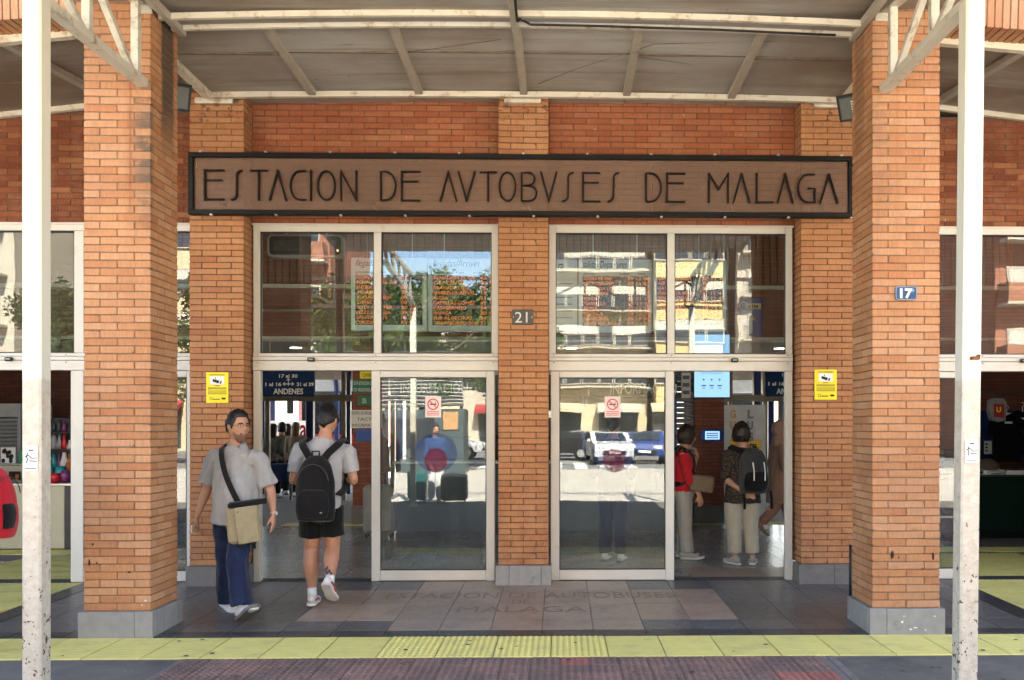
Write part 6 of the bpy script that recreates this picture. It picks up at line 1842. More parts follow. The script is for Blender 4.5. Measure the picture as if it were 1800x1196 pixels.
def hand(mb, wr, d, palm_n, s=1.0, curl=.35, thumb=1, grip=0.0):
    """wr wrist, d pointing direction, palm_n the way the palm faces, thumb = +1/-1: which side (d x palm_n) the thumb leaves"""
    d = Vector(d).normalized(); pn = Vector(palm_n); pn = (pn - d * pn.dot(d)).normalized(); w = d.cross(pn).normalized() * thumb
    W = Vector(wr)
    P = lambda a, b, c: W + d * (a * s) + w * (b * s) + pn * (c * s)
    loft(mb, [(*P(-.03, 0, 0), .026 * s, .019 * s), (*P(.01, 0, 0), .030 * s, .018 * s), (*P(.05, 0, 0), .040 * s, .016 * s), (*P(.085, 0, .002), .040 * s, .013 * s)], 10, 3, side=w)
    for i, (b, L) in enumerate(((.030, .070), (.010, .080), (-.011, .074), (-.031, .056))):
        c1 = curl * (.9 + .12 * i)
        p0 = (.075, b, .002); L1, L2, L3 = L * .42, L * .33, L * .27
        pts = [P(.055, b * .95, 0), P(*p0)]
        a, z = p0[0], p0[2]; an = c1 * .5
        for LL, da in ((L1, c1 * .8), (L2, c1 * .9 + grip), (L3, c1 * .6 + grip)):
            a += LL * cos(an); z += LL * sin(an); pts.append(P(a, b * 1.06, z)); an += da
        rr = [.0088, .0088, .0080, .0074, .0062]
        loft(mb, [(*p, r * s, r * s) for p, r in zip(pts, rr)], 8, 2, side=w)
    loft(mb, [(*P(.012, .020, .004), .012 * s, .011 * s), (*P(.040, .040, .014), .011 * s, .0105 * s), (*P(.065, .050, .026), .0095 * s, .009 * s), (*P(.088, .050, .036), .0075 * s, .007 * s)], 8, 2, side=d)
def shoe_mesh(an, d, tilt, s, mat, sole, up=.07, wide=1.0, name='shoe', t=None, sole_t=.022):
    """an ankle point, d heading in plan, tilt: toe up (+) in radians; returns shoe part with its sole"""
    d = Vector((d[0], d[1], 0)).normalized(); w = Vector((-d.y, d.x, 0))
    f = d * cos(tilt) + Vector((0, 0, 1)) * sin(tilt); n = Vector((0, 0, 1)) * cos(tilt) - d * sin(tilt)
    A = Vector(an)
    P = lambda a, b, c: A + f * (a * s) + w * (b * s) + n * (c * s)
    m = MB()
    def ring(a, hw, top, bot=-.078):
        return (*P(a, 0, (top + bot) / 2), hw * s * wide, (top - bot) / 2 * s)
    loft(m, [ring(-.072, .020, -.02), ring(-.055, .034, .012), ring(-.01, .038, .012), ring(.05, .042, -.012), ring(.11, .048, -.030), ring(.165, .044, -.040), ring(.20, .026, -.052)], 14, 3, side=w)
    loft(m, [(*P(0, 0, -.04), .036 * s, .042 * s), (*P(-.005, 0, .02), .036 * s, .042 * s)], 12, 2, side=w)
    o = attach(name, fuse(m, name, mat, .009, 3), t)
    so = MB()
    prof = [(-.082, .018), (-.07, .034), (-.02, .040), (.04, .040), (.10, .050), (.16, .049), (.195, .035), (.212, .012)]
    vs = []
    for (a, hw) in prof:
        lift = max(0, a - .13) * .25
        for b in (-1, 1):
            for c in (-.080 - 0, -.080 + sole_t): vs.append(P(a, b * hw * wide * 1.06, c + lift))
    fs = []
    for i in range(len(prof) - 1):
        q = 4 * i; fs += [(q, q + 2, q + 6, q + 4), (q + 1, q + 5, q + 7, q + 3), (q, q + 4, q + 5, q + 1), (q + 2, q + 3, q + 7, q + 6)]
    fs += [(0, 1, 3, 2), (4 * (len(prof) - 1), 4 * (len(prof) - 1) + 2, 4 * (len(prof) - 1) + 3, 4 * (len(prof) - 1) + 1)]
    so.add(vs, fs); so.build('sole', sole, o, local=True)
    return o, P
def strap(m, pts, w, th=.006, out=(0, -1, 0)):
    """flat webbing along pts"""
    P = crom([list(p) for p in pts], 5); vs = []; n = len(P); out0 = Vector(out)
    for i, p in enumerate(P):
        p = Vector(p); t = (Vector(P[min(i + 1, n - 1)]) - Vector(P[max(i - 1, 0)])).normalized()
        sd = t.cross(out0)
        sd = sd.normalized() if sd.length > .05 else Vector((1, 0, 0))
        nn = sd.cross(t)
        for a, b in ((-1, -1), (1, -1), (1, 1), (-1, 1)): vs.append(p + sd * (a * w / 2) + nn * (b * th / 2))
    fs = [(3, 2, 1, 0), tuple(4 * (n - 1) + k for k in range(4))]
    for i in range(n - 1):
        for k in range(4):
            k2 = (k + 1) % 4; fs.append((4 * i + k, 4 * i + k2, 4 * i + 4 + k2, 4 * i + 4 + k))
    m.add(vs, fs)
def mix3(a, b, t): return tuple(x + (y - x) * t for x, y in zip(a, b))

def person(loc, label, J, wear, vox=.012, k=1.0, skin=None, group=None, fem=False, name='person'):
    """J: joints in metres from the ground point, axes of the world. wear: clothing."""
    skin = skin or M_SKIN
    t = thing(name, label, 'person', loc, group)
    WL[t.name] = (0, 0, 0)
    sh, el, wr, hj, kn, an = J['sh'], J['el'], J['wr'], J['hj'], J['kn'], J['an']
    shv = (Vector(sh[1]) - Vector(sh[0])).normalized(); hpv = (Vector(hj[1]) - Vector(hj[0])).normalized()
    hip = mix3(hj[0], hj[1], .5); neck = J['neck']; ch = mix3(hip, neck, .62); wa = mix3(hip, neck, .26)
    k = k * J.get('hk', 1.04); lgs = J.get('leg', 1.1)
    T = frame_head(J.get('yaw', 0), J.get('pitch', 0), J['head'])
    hw = J.get('girth', 1.0); sw = (Vector(sh[1]) - Vector(sh[0])).length / 2
    # ---- body
    b = MB()
    loft(b, [(hip[0], hip[1], hip[2] - .10, .10, .09), (*hip, .155 * hw, .115 * hw), (*wa, .135 * hw, .105 * hw), (*ch, .155 * hw, .115), (*mix3(ch, neck, .7), sw * .72, .085), (*mix3(ch, neck, .98), .07, .065), (*mix3(neck, J['head'], .35), .055, .058), (*mix3(neck, J['head'], .7), .055, .06)], 16, 4, side=shv)
    for i in (0, 1):
        S, E, W_ = sh[i], el[i], wr[i]
        loft(b, [(*mix3(S, ch, .25), .06, .06), (*S, .056, .056), (*mix3(S, E, .35), .048, .05), (*mix3(S, E, .8), .040, .042), (*E, .038, .039), (*mix3(E, W_, .3), .039, .038), (*mix3(E, W_, .75), .030, .028), (*W_, .026, .021)], 12, 3, side=(0, 1, 0))
        H, K, A = hj[i], kn[i], an[i]
        cal = (Vector(K) + (Vector(A) - Vector(K)) * .32); kd = Vector(J.get('calf', (0, .018, 0)))
        cal = tuple(cal + kd)
        loft(b, [(*H, .085, .09), (*mix3(H, K, .3), .076, .08), (*mix3(H, K, .75), .058 * lgs, .062 * lgs), (*K, .050 * lgs, .054 * lgs), (*cal, .053 * lgs, .058 * lgs), (*mix3(K, A, .7), .037 * lgs, .042 * lgs), (*A, .031, .036)], 12, 4, side=hpv)
        dd = J['foot'][i]; dv = Vector((dd[0], dd[1], 0)).normalized(); tl = J['tilt'][i]
        fwd = dv * cos(tl) + Vector((0, 0, sin(tl))); up = Vector((0, 0, cos(tl))) - dv * sin(tl)
        Av = Vector(A)
        loft(b, [(*(Av - fwd * .03 - up * .03), .03, .03), (*(Av + fwd * .05 - up * .045), .036, .026), (*(Av + fwd * .13 - up * .058), .04, .016)], 10, 2, side=(-dv.y, dv.x, 0))
        hd = J['hand'][i]
        hand(b, W_, hd[0], hd[1], s=J.get('hs', 1.0), curl=hd[2] if len(hd) > 2 else .4, thumb=hd[3] if len(hd) > 3 else 1, grip=hd[4] if len(hd) > 4 else 0)
    head_grid(b, T, k)
    for s in (-1, 1):
        e0 = T(Vector((s * .072, .008, .0)) * k)
        b.ball((0, 0, 0), 1, 8, 6)
        nb = 8 * 5 + 2
        R = Matrix.Rotation(J.get('yaw', 0), 3, 'Z')
        for q in range(len(b.v) - nb, len(b.v)):
            v = Vector(b.v[q]); v = Vector((v.x * .010, v.y * .019, v.z * .031)); b.v[q] = tuple(R @ v + e0)
    attach('body', fuse(b, 'body', skin, vox, 3), t)
    # ---- face
    if wear.get('face', True):
        for s in (-1, 1):
            e = MB().ball(T(headp(acos_(.06), s * .40, -.0045, k)), .0105, 10, 8); eo = e.build('eye', M_WHITE, t, smooth=True, local=True)
            MB().ball(T(headp(acos_(.06), s * .40, .0035, k)), .0056, 8, 6).build('iris', M_HAIRD, eo, smooth=True, local=True)
            bw = MB(); bw.tube([T(headp(acos_(z_), s * p_, .003, k)) for p_, z_ in ((.20, .19), (.40, .23), (.62, .19))], .0045, 6)
            bw.build('eyebrow', wear.get('hairmat', M_HAIRD), t, smooth=True, local=True)
        lp = MB(); lp.tube([T(headp(acos_(-.50), p_, .001, k)) for p_ in (-.24, -.1, 0, .1, .24)], .0048, 6)
        lp.build('lips', MATS.get('lip') or pmat('lip', (.36, .12, .09), .5), t, smooth=True, local=True)
    hm = wear.get('hairmat', M_HAIRD)
    kind = wear.get('hair', 'short')
    if kind == 'short':
        cond = lambda th, ph: min(1, max(0, (cos(th) - (.62 if abs(ph) < .75 else (.62 - (abs(ph) - .75) * 1.6 if abs(ph) < 1.25 else -.18 - max(0, abs(ph) - 1.9) * .40))) * 7 + .3)) * (0 if (1.25 < abs(ph) < 1.85 and cos(th) < .12) else 1)
        head_patch(T, cond, .015, k, .45, 2).build('hair', hm, t, smooth=True, local=True)
    elif kind == 'bob':
        cond = lambda th, ph: min(1, max(0, (cos(th) - (.55 if abs(ph) < .7 else (.55 - (abs(ph) - .7) * 2.2 if abs(ph) < 1.2 else -.62))) * 6 + .3))
        head_patch(T, cond, .028, k, .30, 5).build('hair', hm, t, smooth=True, local=True)
    elif kind == 'long':
        m = MB(); c = Vector(J['head'])
        bk = T(Vector((0, .05, 0))) - c
        loft(m, [(*(c + Vector((0, 0, .11)) + bk * .2), .05, .05), (*(c + Vector((0, 0, .05)) + bk * .5), .088, .085), (*(c + Vector((0, 0, -.08)) + bk * 1.0), .092, .065), (*(c + Vector((0, 0, -.22)) + bk * 1.3), .085, .045), (*(c + Vector((0, 0, -.36)) + bk * 1.3), .045, .025)], 12, 3, side=shv)
        attach('hair', fuse(m, 'hair', hm, .012, 2, .008, 30, 2, (1, 1, .2)), t)
    elif kind == 'hood':
        m = MB()
        cond = lambda th, ph: 1 if (abs(ph) > .85 or cos(th) > .75) else 0
        head_patch(T, lambda th, ph: min(1, max(0, (max(abs(ph) - .72, (cos(th) - .62) * 1.8)) * 6)), .028, k, .15, 5).build('headscarf', wear['hoodmat'], t, smooth=True, local=True)
        m = MB(); nk = Vector(neck)
        loft(m, [(*(Vector(J['head']) + Vector((0, .01, -.06))), .085, .09), (*(nk + Vector((0, 0, .03))), .10, .10), (*(nk + Vector((0, 0, -.08))), .15, .12)], 14, 3, side=shv)
        attach('scarf_neck', fuse(m, 'scarf_neck', wear['hoodmat'], .012, 3, .006, 16, 3), t)
    if wear.get('beard'):
        cond = lambda th, ph: min(1, max(0, (1.30 - abs(ph)) * 4)) * min(1, max(0, (-.36 - .12 * (1 if abs(ph) > .5 else 0) + .55 * max(0, abs(ph) - .75) - cos(th)) * 8)) * (0 if (abs(ph) < .20 and -.56 < cos(th) < -.45) else 1)
        head_patch(T, cond, .006, k, .5, 9).build('beard', wear['beard'], t, smooth=True, local=True)
    # ---- top
    top = wear.get('top')
    if top:
        g = MB(); inf = top.get('fit', .018); hem = top['hem']
        def tr(p, ra, rb): return (*p, ra + inf, rb + inf)
        u = (hem - hip[2]) / (neck[2] - hip[2]); hemp = mix3(hip, neck, u); fl = top.get('flare', .0)
        mid = mix3(hemp, wa, .5) if hem < wa[2] - .04 else mix3(hemp, ch, .3)
        bel = J.get('belly', 0.0); fwd = Vector(J.get('front', (0, -1, 0)))
        off = lambda p, a: tuple(Vector(p) + fwd * a)
        rings = [tr(off(hemp, bel * .6), (.160 + fl) * hw, (.122 + fl) * hw + bel * .5), tr(off(mid, bel), .152 * hw + fl * .6, .118 * hw + bel * .7)]
        if hem < wa[2] - .04: rings.append(tr(off(wa, bel), .148 * hw + fl * .3, .114 * hw + bel))
        rings += [tr(off(mix3(wa, ch, .5), bel * .6), .150 * hw, .114 * hw + bel * .5), tr(ch, .158 * hw, .116), tr(mix3(ch, neck, .60), sw * .80, .092), tr(mix3(ch, neck, .82), sw * .52, .078), (*mix3(ch, neck, 1.0), .078, .074)]
        loft(g, rings, 18, 4, side=shv)
        for i in (0, 1):
            S, E, W_ = sh[i], el[i], wr[i]; sl = top.get('sleeve', .72); r2 = top.get('cuff', .064)
            if sl <= 1.0:
                end = mix3(S, E, sl)
                loft(g, [(*mix3(S, ch, .30), .07, .075), (*S, .068, .070), (*mix3(S, end, .5), .066, .070), (*end, r2, r2 * 1.08)], 14, 3, side=(0, 1, 0))
            else:
                end = mix3(E, W_, sl - 1)
                loft(g, [(*mix3(S, ch, .30), .07, .075), (*S, .066, .068), (*mix3(S, E, .5), .058, .062), (*E, .053, .055), (*mix3(E, end, .6), .047, .047), (*end, .040, .038)], 14, 3, side=(0, 1, 0))
        garment = attach(top.get('name', 'shirt'), fuse(g, 'shirt', top['mat'], min(vox, .011), 5, top.get('wr', .009), top.get('wf', 8), 3), t)
        if top.get('collar'):
            c = MB(); base = Vector(mix3(ch, neck, 1.0)); fwd = Vector(J.get('front', (0, -1, 0)))
            n = 20; vs = []
            for q in range(n):
                a = 2 * pi * q / n; front = max(0, cos(a))
                dirv = fwd * cos(a) + shv * sin(a)
                if front > .93: pass
                vs += [base + dirv * .070 + Vector((0, 0, .035 - front * .030)), base + dirv * .080 + Vector((0, 0, .038 - front * .030)), base + dirv * (.104 + front * .012) + Vector((0, 0, -.012 - front * .045))]
            fs = []
            for q in range(n):
                q2 = (q + 1) % n
                if q == 0 or q2 == 0: continue
                fs += [(3 * q, 3 * q2, 3 * q2 + 1, 3 * q + 1), (3 * q + 1, 3 * q2 + 1, 3 * q2 + 2, 3 * q + 2)]
            c.add(vs, fs); c.build('collar', top['mat'], garment, smooth=True, local=True)
            from mathutils.bvhtree import BVHTree
            bt = BVHTree.FromPolygons([v.co.copy() for v in garment.data.vertices], [tuple(p.vertices) for p in garment.data.polygons])
            hits = []
            for q in range(7):
                o_ = base + fwd * .6 + Vector((0, 0, -.045 - q * .024))
                h_, n_, _i, _d = bt.ray_cast(o_, -fwd)
                if h_ is not None: hits.append(tuple(h_ + fwd * .002))
            if len(hits) > 3:
                pk = MB(); strap(pk, hits, .026, .004, out=tuple(fwd)); pl_ = pk.build('placket', top['mat'], garment, local=True)
                for hq in (hits[1], hits[3], hits[5] if len(hits) > 5 else hits[-1]):
                    MB().ball(tuple(Vector(hq) + fwd * .004), .0055, 8, 6).build('button', M_GREY, garment, smooth=True, local=True)
    # ---- legs
    lg = wear.get('legs')
    if lg:
        g = MB(); inf = lg.get('fit', .016); hi = lg.get('waist', hip[2] + .10); uw = (hi - hip[2]) / (neck[2] - hip[2])
        loft(g, [(hip[0], hip[1], hip[2] - .13, .10, .09), (*mix3(hip, (hip[0], hip[1], hip[2] - .1), .5), .160 * hw + inf * .5, .120 * hw + inf), (*hip, .158 * hw + inf * .5, .118 * hw + inf), (*mix3(hip, neck, uw), .142 * hw + inf * .5, .108 * hw + inf)], 18, 4, side=hpv)
        for i in (0, 1):
            H, K, A = hj[i], kn[i], an[i]; ln = lg.get('length', 2.0); r = lg.get('rad', (.098, .092, .082, .080, .070))
            Hu = mix3(H, K, -.05)
            if ln <= 1.0:
                end = mix3(H, K, ln)
                loft(g, [(*Hu, r[0], r[0] * 1.05), (*mix3(H, end, .5), r[1], r[1] * 1.05), (*end, r[2], r[2] * 1.05)], 16, 4, side=hpv)
            else:
                end = mix3(K, A, ln - 1)
                loft(g, [(*Hu, r[0], r[0] * 1.05), (*mix3(H, K, .5), r[1], r[1] * 1.05), (*K, r[2], r[2] * 1.05), (*mix3(K, end, .55), r[3], r[3] * 1.1), (*end, r[4], r[4] * 1.15)], 16, 4, side=hpv)
        attach(lg.get('name', 'trousers'), fuse(g, 'trousers', lg['mat'], min(vox, .011), 4, lg.get('wr', .009), lg.get('wf', 8), 7), t)
    # ---- feet
    shs = wear.get('shoes')
    if shs:
        for i in (0, 1):
            o, P = shoe_mesh(an[i], J['foot'][i], J['tilt'][i], shs.get('s', 1.0), shs['mat'], shs['sole'], t=t, wide=shs.get('wide', 1.0), sole_t=shs.get('sole_t', .022))
            if shs.get('trim'):
                m = MB()
                for sgn in (-1, 1):
                    m.tube([P(-.05, sgn * .040, -.035), P(.02, sgn * .044, -.030), P(.075, sgn * .047, -.050)], .008, 6)
                m.build('shoe_stripe', shs['trim'], o, local=True)
            lc = MB()
            for q in range(4): lc.tube([P(.045 + q * .022, -.022, -.008 - q * .010), P(.045 + q * .022, 0, .001 - q * .010), P(.045 + q * .022, .022, -.008 - q * .010)], .0035, 5)
            lc.build('laces', shs.get('lace', M_WHITE), o, local=True)
            if shs.get('sock'):
                m = MB(); A = Vector(an[i]); K = Vector(kn[i]); up = (K - A).normalized()
                loft(m, [(*(A - up * .01), .040, .044), (*(A + up * shs.get('sockh', .05)), .039, .043)], 14, 2)
                m.build('sock', shs['sock'], t, smooth=True, local=True)
    return t, T
def acos_(z): return math.acos(max(-1, min(1, z)))

# materials of clothing
M_POLO = cloth('polo_grey', (.29, .288, .28), .06, 18, w=.3)
M_TEE = cloth('tee_grey', (.34, .34, .345), .05, 18, w=.3)
M_DENIM = cloth('denim_navy', (.009, .016, .048), .25, 12, (.018, .030, .07), .4)
M_SHORT = cloth('black_cotton', (.0035, .0035, .004), .2, 12)
M_PACK = cloth('pack_black', (.0055, .005, .0055), .2, 20, w=.3)
M_PACK2 = cloth('pack_grey', (.040, .040, .040), .15, 20, w=.3)
M_KHAKI = cloth('bag_khaki', (.27, .225, .135), .10, 16, (.20, .16, .09), .3)
M_CREAMT = cloth('cream_cotton', (.42, .37, .29), .06, 12)
M_BEIGET = cloth('grey_beige_cotton', (.34, .32, .29), .06, 12)
M_REDK = cloth('red_knit', (.42, .012, .022), .10, 14)
M_SHOEW = pmat('shoe_white', (.62, .61, .59), .55, .08, 20)
M_SOLEW = pmat('sole_white', (.58, .56, .52), .6)
M_SOLEG = pmat('sole_grey', (.13, .125, .12), .7)
M_SOLER = pmat('sole_red', (.35, .06, .05), .6)
M_TATTOO = pmat('tattoo_ink', (.05, .045, .05), .6)
def at_px(px, Y, zf): return (UX(px, Y), Y, zf)

# 1 -- the man walking out with the shoulder bag
Y1 = 7.35
J = dict(head=(.02, -.045, 1.585), neck=(-.01, 0, 1.425), hk=1.10, yaw=radians(50), pitch=radians(0),
         sh=[(-.205, .03, 1.335), (.185, -.05, 1.33)], el=[(-.285, .07, 1.055), (.275, .00, 1.045)], wr=[(-.345, .02, .835), (.325, -.09, .855)],
         hj=[(-.105, .02, .86), (.065, -.02, .86)], kn=[(-.115, .03, .48), (.065, -.19, .50)], an=[(-.165, .20, .095), (.125, -.24, .125)],
         foot=[(.74, -.67), (.68, -.73)], tilt=[-.12, .42], hand=[((-.08, -.05, -1), (1, 0, 0), .35, 1), ((.05, -.10, -1), (-1, 0, 0), .30, -1)],
         girth=1.08, belly=.035, front=(.35, -.94, 0))
man, T1 = person((UX(418, Y1), Y1, floor_z(Y1)), 'bearded man in grey polo and dark jeans walking out with a khaki bag', J,
    dict(hair='short', hairmat=M_HAIRD, beard=pmat('beard_stubble', (.17, .095, .068), .8, .3, 60, .5, 150),
         top=dict(mat=M_POLO, hem=.80, fit=.022, flare=.012, sleeve=.82, cuff=.078, wr=.022, wf=6.5, collar=True, name='polo_shirt'),
         legs=dict(mat=M_DENIM, length=1.97, rad=(.112, .100, .084, .082, .084), wr=.020, wf=7, name='jeans'), shoes=dict(mat=M_SHOEW, sole=M_SOLEG, wide=1.15, s=1.14)), vox=.0065)
g = MB()
for s in (-1, 1):
    pts = [headp(acos_(.06 + .11 * sin(a)), s * .40 + .27 * cos(a), .012) for a in [2 * pi * q / 12 for q in range(13)]]
    g.tube([T1(p) for p in pts], .0018, 5)
    g.tube([T1(headp(acos_(.10), s * .66, .012)), T1(headp(acos_(.08), s * 1.1, .010)), T1(headp(acos_(.04), s * 1.55, .006))], .0022, 5)
g.tube([T1(headp(acos_(.08), -.13, .014)), T1(headp(acos_(.10), 0, .010)), T1(headp(acos_(.08), .13, .014))], .0018, 5)
g.build('glasses', M_DGREY, man, local=True)
m = MB(); m.tube([(.30, -.075, .872), (.345, -.075, .872)], .0, 4)
wt = MB(); c = Vector((.322, -.085, .868))
loft(wt, [(c.x - .002, c.y + .004, c.z + .008, .031, .030), (c.x + .002, c.y - .002, c.z - .010, .031, .030)], 14, 1)
w_o = wt.build('watch_strap', M_STEEL, man, smooth=False, local=True)
MB().cyl((c.x + .030, c.y - .012, c.z - .001), .015, 'x', .006, 14).build('watch_face', M_WHITE, w_o, local=True)
ph = MB().cbox(-.372, -.362, -.045, .015, .70, .765, .003); ph.build('folded_paper', M_PAPER, man, local=True)
# his bag
bg_ = thing('shoulder_bag', 'khaki canvas messenger bag on a wide black strap, worn by the bearded man', 'bag', man.location); WL[bg_.name] = (0, 0, 0)
def rbox(m, c, ax, sz, r):
    """rounded box along axes ax (3 vectors)"""
    m0 = MB().cbox(-sz[0] / 2, sz[0] / 2, -sz[1] / 2, sz[1] / 2, -sz[2] / 2, sz[2] / 2, r)
    m.add([Vector(c) + ax[0] * v[0] + ax[1] * v[1] + ax[2] * v[2] for v in m0.v], m0.f)
axs = (Vector((.93, .30, .12)).normalized(), Vector((-.30, .93, 0)).normalized(), Vector((-.10, -.03, 1)).normalized())
m = MB(); rbox(m, (.135, -.235, .80), axs, (.26, .11, .31), .03)
attach('bag_body', fuse(m, 'bag_body', M_KHAKI, .010, 3, .008, 10, 1), bg_)
m = MB(); rbox(m, (.185, -.298, .795), axs, (.175, .02, .30), .008)
attach('bag_flap', fuse(m, 'bag_flap', M_KHAKI, .007, 2, .005, 12, 2), bg_)
m = MB(); rbox(m, (.165, -.235, .965), axs, (.30, .10, .045), .012); m.build('bag_rim', M_PACK, bg_, local=True)
m = MB(); rbox(m, (.165, -.24, .655), axs, (.15, .09, .05), .012); rbox(m, (.22, -.25, .63), axs, (.03, .02, .07), .004); m.build('bag_straps', M_PACK, bg_, local=True)
MB().ball((.115, -.325, .90), .008, 8, 6).build('bag_stud', M_DGREY, bg_, local=True)
m = MB(); strap(m, [(.10, -.22, .95), (.055, -.215, 1.02), (-.03, -.195, 1.20), (-.085, -.135, 1.36), (-.108, -.04, 1.425), (-.09, .06, 1.40), (0.0, .17, 1.20), (.10, .16, 1.0), (.16, .0, .92), (.18, -.16, .93)], .046, .006, out=(-.3, -.9, .3)); m.build('bag_strap', M_PACK, bg_, local=True)

# 2 -- the young man walking in with the black backpack
Y2 = 7.72
J = dict(head=(.035, .045, 1.630), neck=(.02, .005, 1.485), hk=1.10, leg=1.28, yaw=pi - .22, pitch=.28,
         sh=[(-.205, 0, 1.375), (.215, .0, 1.375)], el=[(-.265, .03, 1.10), (.265, .03, 1.10)], wr=[(-.13, .24, 1.10), (.13, .24, 1.10)],
         hj=[(-.095, 0, .86), (.075, 0, .86)], kn=[(-.115, .06, .485), (.075, .05, .50)], an=[(-.085, -.02, .095), (.115, -.20, .245)],
         foot=[(-.12, .99), (.10, .99)], tilt=[.0, -.75], hand=[((.5, .8, .3), (.6, -.2, .6), .5, -1), ((-.5, .8, .3), (-.6, -.2, .6), .5, 1)], girth=.98, front=(0, 1, 0), calf=(0, -.022, 0))
guy, T2 = person((UX(567, Y2), Y2, floor_z(Y2)), 'young man in grey t-shirt and black shorts walking in, seen from behind', J,
    dict(hair='short', hairmat=M_HAIRD, top=dict(mat=M_TEE, hem=.84, fit=.016, flare=.008, sleeve=.72, cuff=.062, wr=.018, wf=6.5, name='t_shirt'),
         legs=dict(mat=M_SHORT, length=.66, rad=(.108, .106, .108), waist=.97, name='shorts', wr=.012),
         shoes=dict(mat=M_SHOEW, sole=M_SOLEW, sock=M_WHITE, trim=M_SOLER, sockh=.07)), vox=.0065, skin=M_SKIN2)
tt = MB()
rq = random.Random(3)
for q in range(7):
    a = rq.uniform(-.5, .9); z = rq.uniform(.27, .37)
    cx, cy = .108 + .043 * sin(a), -.185 - .043 * cos(a)
    tt.ball((cx, cy, z), .010, 6, 5, (1, .6, rq.uniform(.8, 1.7)))
tt.build('ankle_tattoo', M_TATTOO, guy, smooth=True, local=True)
tt = MB()
for q in range(6):
    z = 1.12 + q * .02; tt.tube([(-.305 + .004 * q, -.012, z), (-.298, -.026, z + .02), (-.28, -.03, z + .012 * (q % 3))], .004, 5)
tt.build('arm_tattoo', M_TATTOO, guy, local=True)
def backpack(loc, label, c, front, w_, h_, d_, mat, mat2, straps, pocket=True, fusev=.010):
    """c centre of the bag; front = the way the wearer faces"""
    t = thing('backpack', label, 'backpack', loc); WL[t.name] = (0, 0, 0)
    f = Vector(front).normalized(); s = Vector((f.y, -f.x, 0)).normalized(); up = Vector((0, 0, 1)); c = Vector(c)
    P = lambda a, b, z: c + s * a - f * b + up * z
    m = MB()
    loft(m, [(*P(0, 0, -h_ * .5), w_ * .36, d_ * .36), (*P(0, 0, -h_ * .46), w_ * .46, d_ * .46), (*P(0, .01, -h_ * .2), w_ * .5, d_ * .52), (*P(0, 0, h_ * .15), w_ * .47, d_ * .46), (*P(0, -.01, h_ * .38), w_ * .36, d_ * .36), (*P(0, -.02, h_ * .5), w_ * .17, d_ * .2)], 20, 4, side=s)
    attach('bag_body', fuse(m, 'bag_body', mat, fusev, 3, .006, 9, 4), t)
    if pocket:
        m = MB(); loft(m, [(*P(0, d_ * .40, -h_ * .44), w_ * .34, d_ * .16), (*P(0, d_ * .46, -h_ * .3), w_ * .42, d_ * .22), (*P(0, d_ * .44, -h_ * .10), w_ * .40, d_ * .20), (*P(0, d_ * .36, -h_ * .02), w_ * .3, d_ * .12)], 16, 3, side=s)
        attach('front_pocket', fuse(m, 'front_pocket', mat2, fusev, 2, .004, 9, 5), t)
        z = MB(); z.tube([P(w_ * .42 * sin(a), d_ * .56 * cos(a) + .0, -h_ * .03 + .012 * cos(a)) for a in [-1.1 + .22 * q for q in range(11)]], .004, 5); z.build('zip', M_DGREY, t, local=True)
    z = MB(); z.tube([P(w_ * .40 * sin(a) , d_ * .46 * (.9) , h_ * (.08 + .30 * cos(a))) for a in [-1.4 + .28 * q for q in range(11)]], .004, 5); z.build('zip', M_DGREY, t, local=True)
    m = MB(); m.tube([P(-.03, 0, h_ * .5), P(-.03, 0, h_ * .5 + .04), P(.03, 0, h_ * .5 + .04), P(.03, 0, h_ * .5)], .008, 6); m.build('grab_handle', mat2, t, local=True)
    for pts in straps:
        m = MB(); strap(m, pts, .062, .012, out=tuple(-f)); m.build('shoulder_strap', mat2, t, local=True)
    return t, P
bp, P = backpack(guy.location, 'black backpack with wide straps, worn by the man in shorts', (.0, -.215, 1.045), (0.05, 1, 0), .345, .56, .19, M_PACK, M_PACK,
    [[(.0 + s * .045, -.17, 1.27), (.0 + s * .09, -.155, 1.345), (.015 + s * .155, -.125, 1.425), (.015 + s * .172, -.03, 1.468), (.015 + s * .165, .07, 1.44), (s * .17, .14, 1.30), (s * .20, .08, 1.08), (s * .17, -.10, .98)] for s in (-1, 1)])
MB().box(.055, .085, -.335, -.329, .845, .855).build('bag_label', M_GREY, bp, local=True)
MB().cbox(-.035, .035, .30, .31, 1.11, 1.24, .004).build('mobile_phone', M_BLACK, guy, local=True)

# 3 -- woman in red, in profile inside the hall
Y3 = 10.25
J = dict(head=(.03, .0, 1.43), neck=(-.015, 0, 1.28), yaw=radians(105), pitch=.06, k=.97,
         sh=[(-.03, .17, 1.22), (-.03, -.17, 1.22)], el=[(.10, .20, .98), (.03, -.20, .955)], wr=[(.16, .06, 1.22), (.15, -.17, .76)],
         hj=[(-.02, .08, .80), (-.02, -.08, .80)], kn=[(.0, .09, .45), (.0, -.085, .45)], an=[(-.01, .10, .085), (.02, -.09, .085)],
         foot=[(1, .1), (1, -.15)], tilt=[0, 0], hand=[((-.3, -.4, .8), (-1, 0, 0), .8, 1), ((.15, 0, -1), (0, 1, 0), .5, -1)], girth=.98, front=(1, 0, 0), calf=(-.015, 0, 0))
w1, T3 = person((UX(1203, Y3), Y3, FLOOR_IN), 'woman in a red jumper and pale trousers standing in profile, hand to her chin', J,
    dict(hair='bob', hairmat=M_HAIRB, top=dict(mat=M_REDK, hem=.80, fit=.022, sleeve=1.35, wr=.008, name='jumper'),
         legs=dict(mat=M_BEIGET, length=1.98, rad=(.095, .088, .075, .070, .068)), shoes=dict(mat=M_BEIGET, sole=M_SOLEW, s=.95)), vox=.009)
b1 = thing('shoulder_bag', 'flat beige shoulder bag worn by the woman in red', 'bag', w1.location); WL[b1.name] = (0, 0, 0)
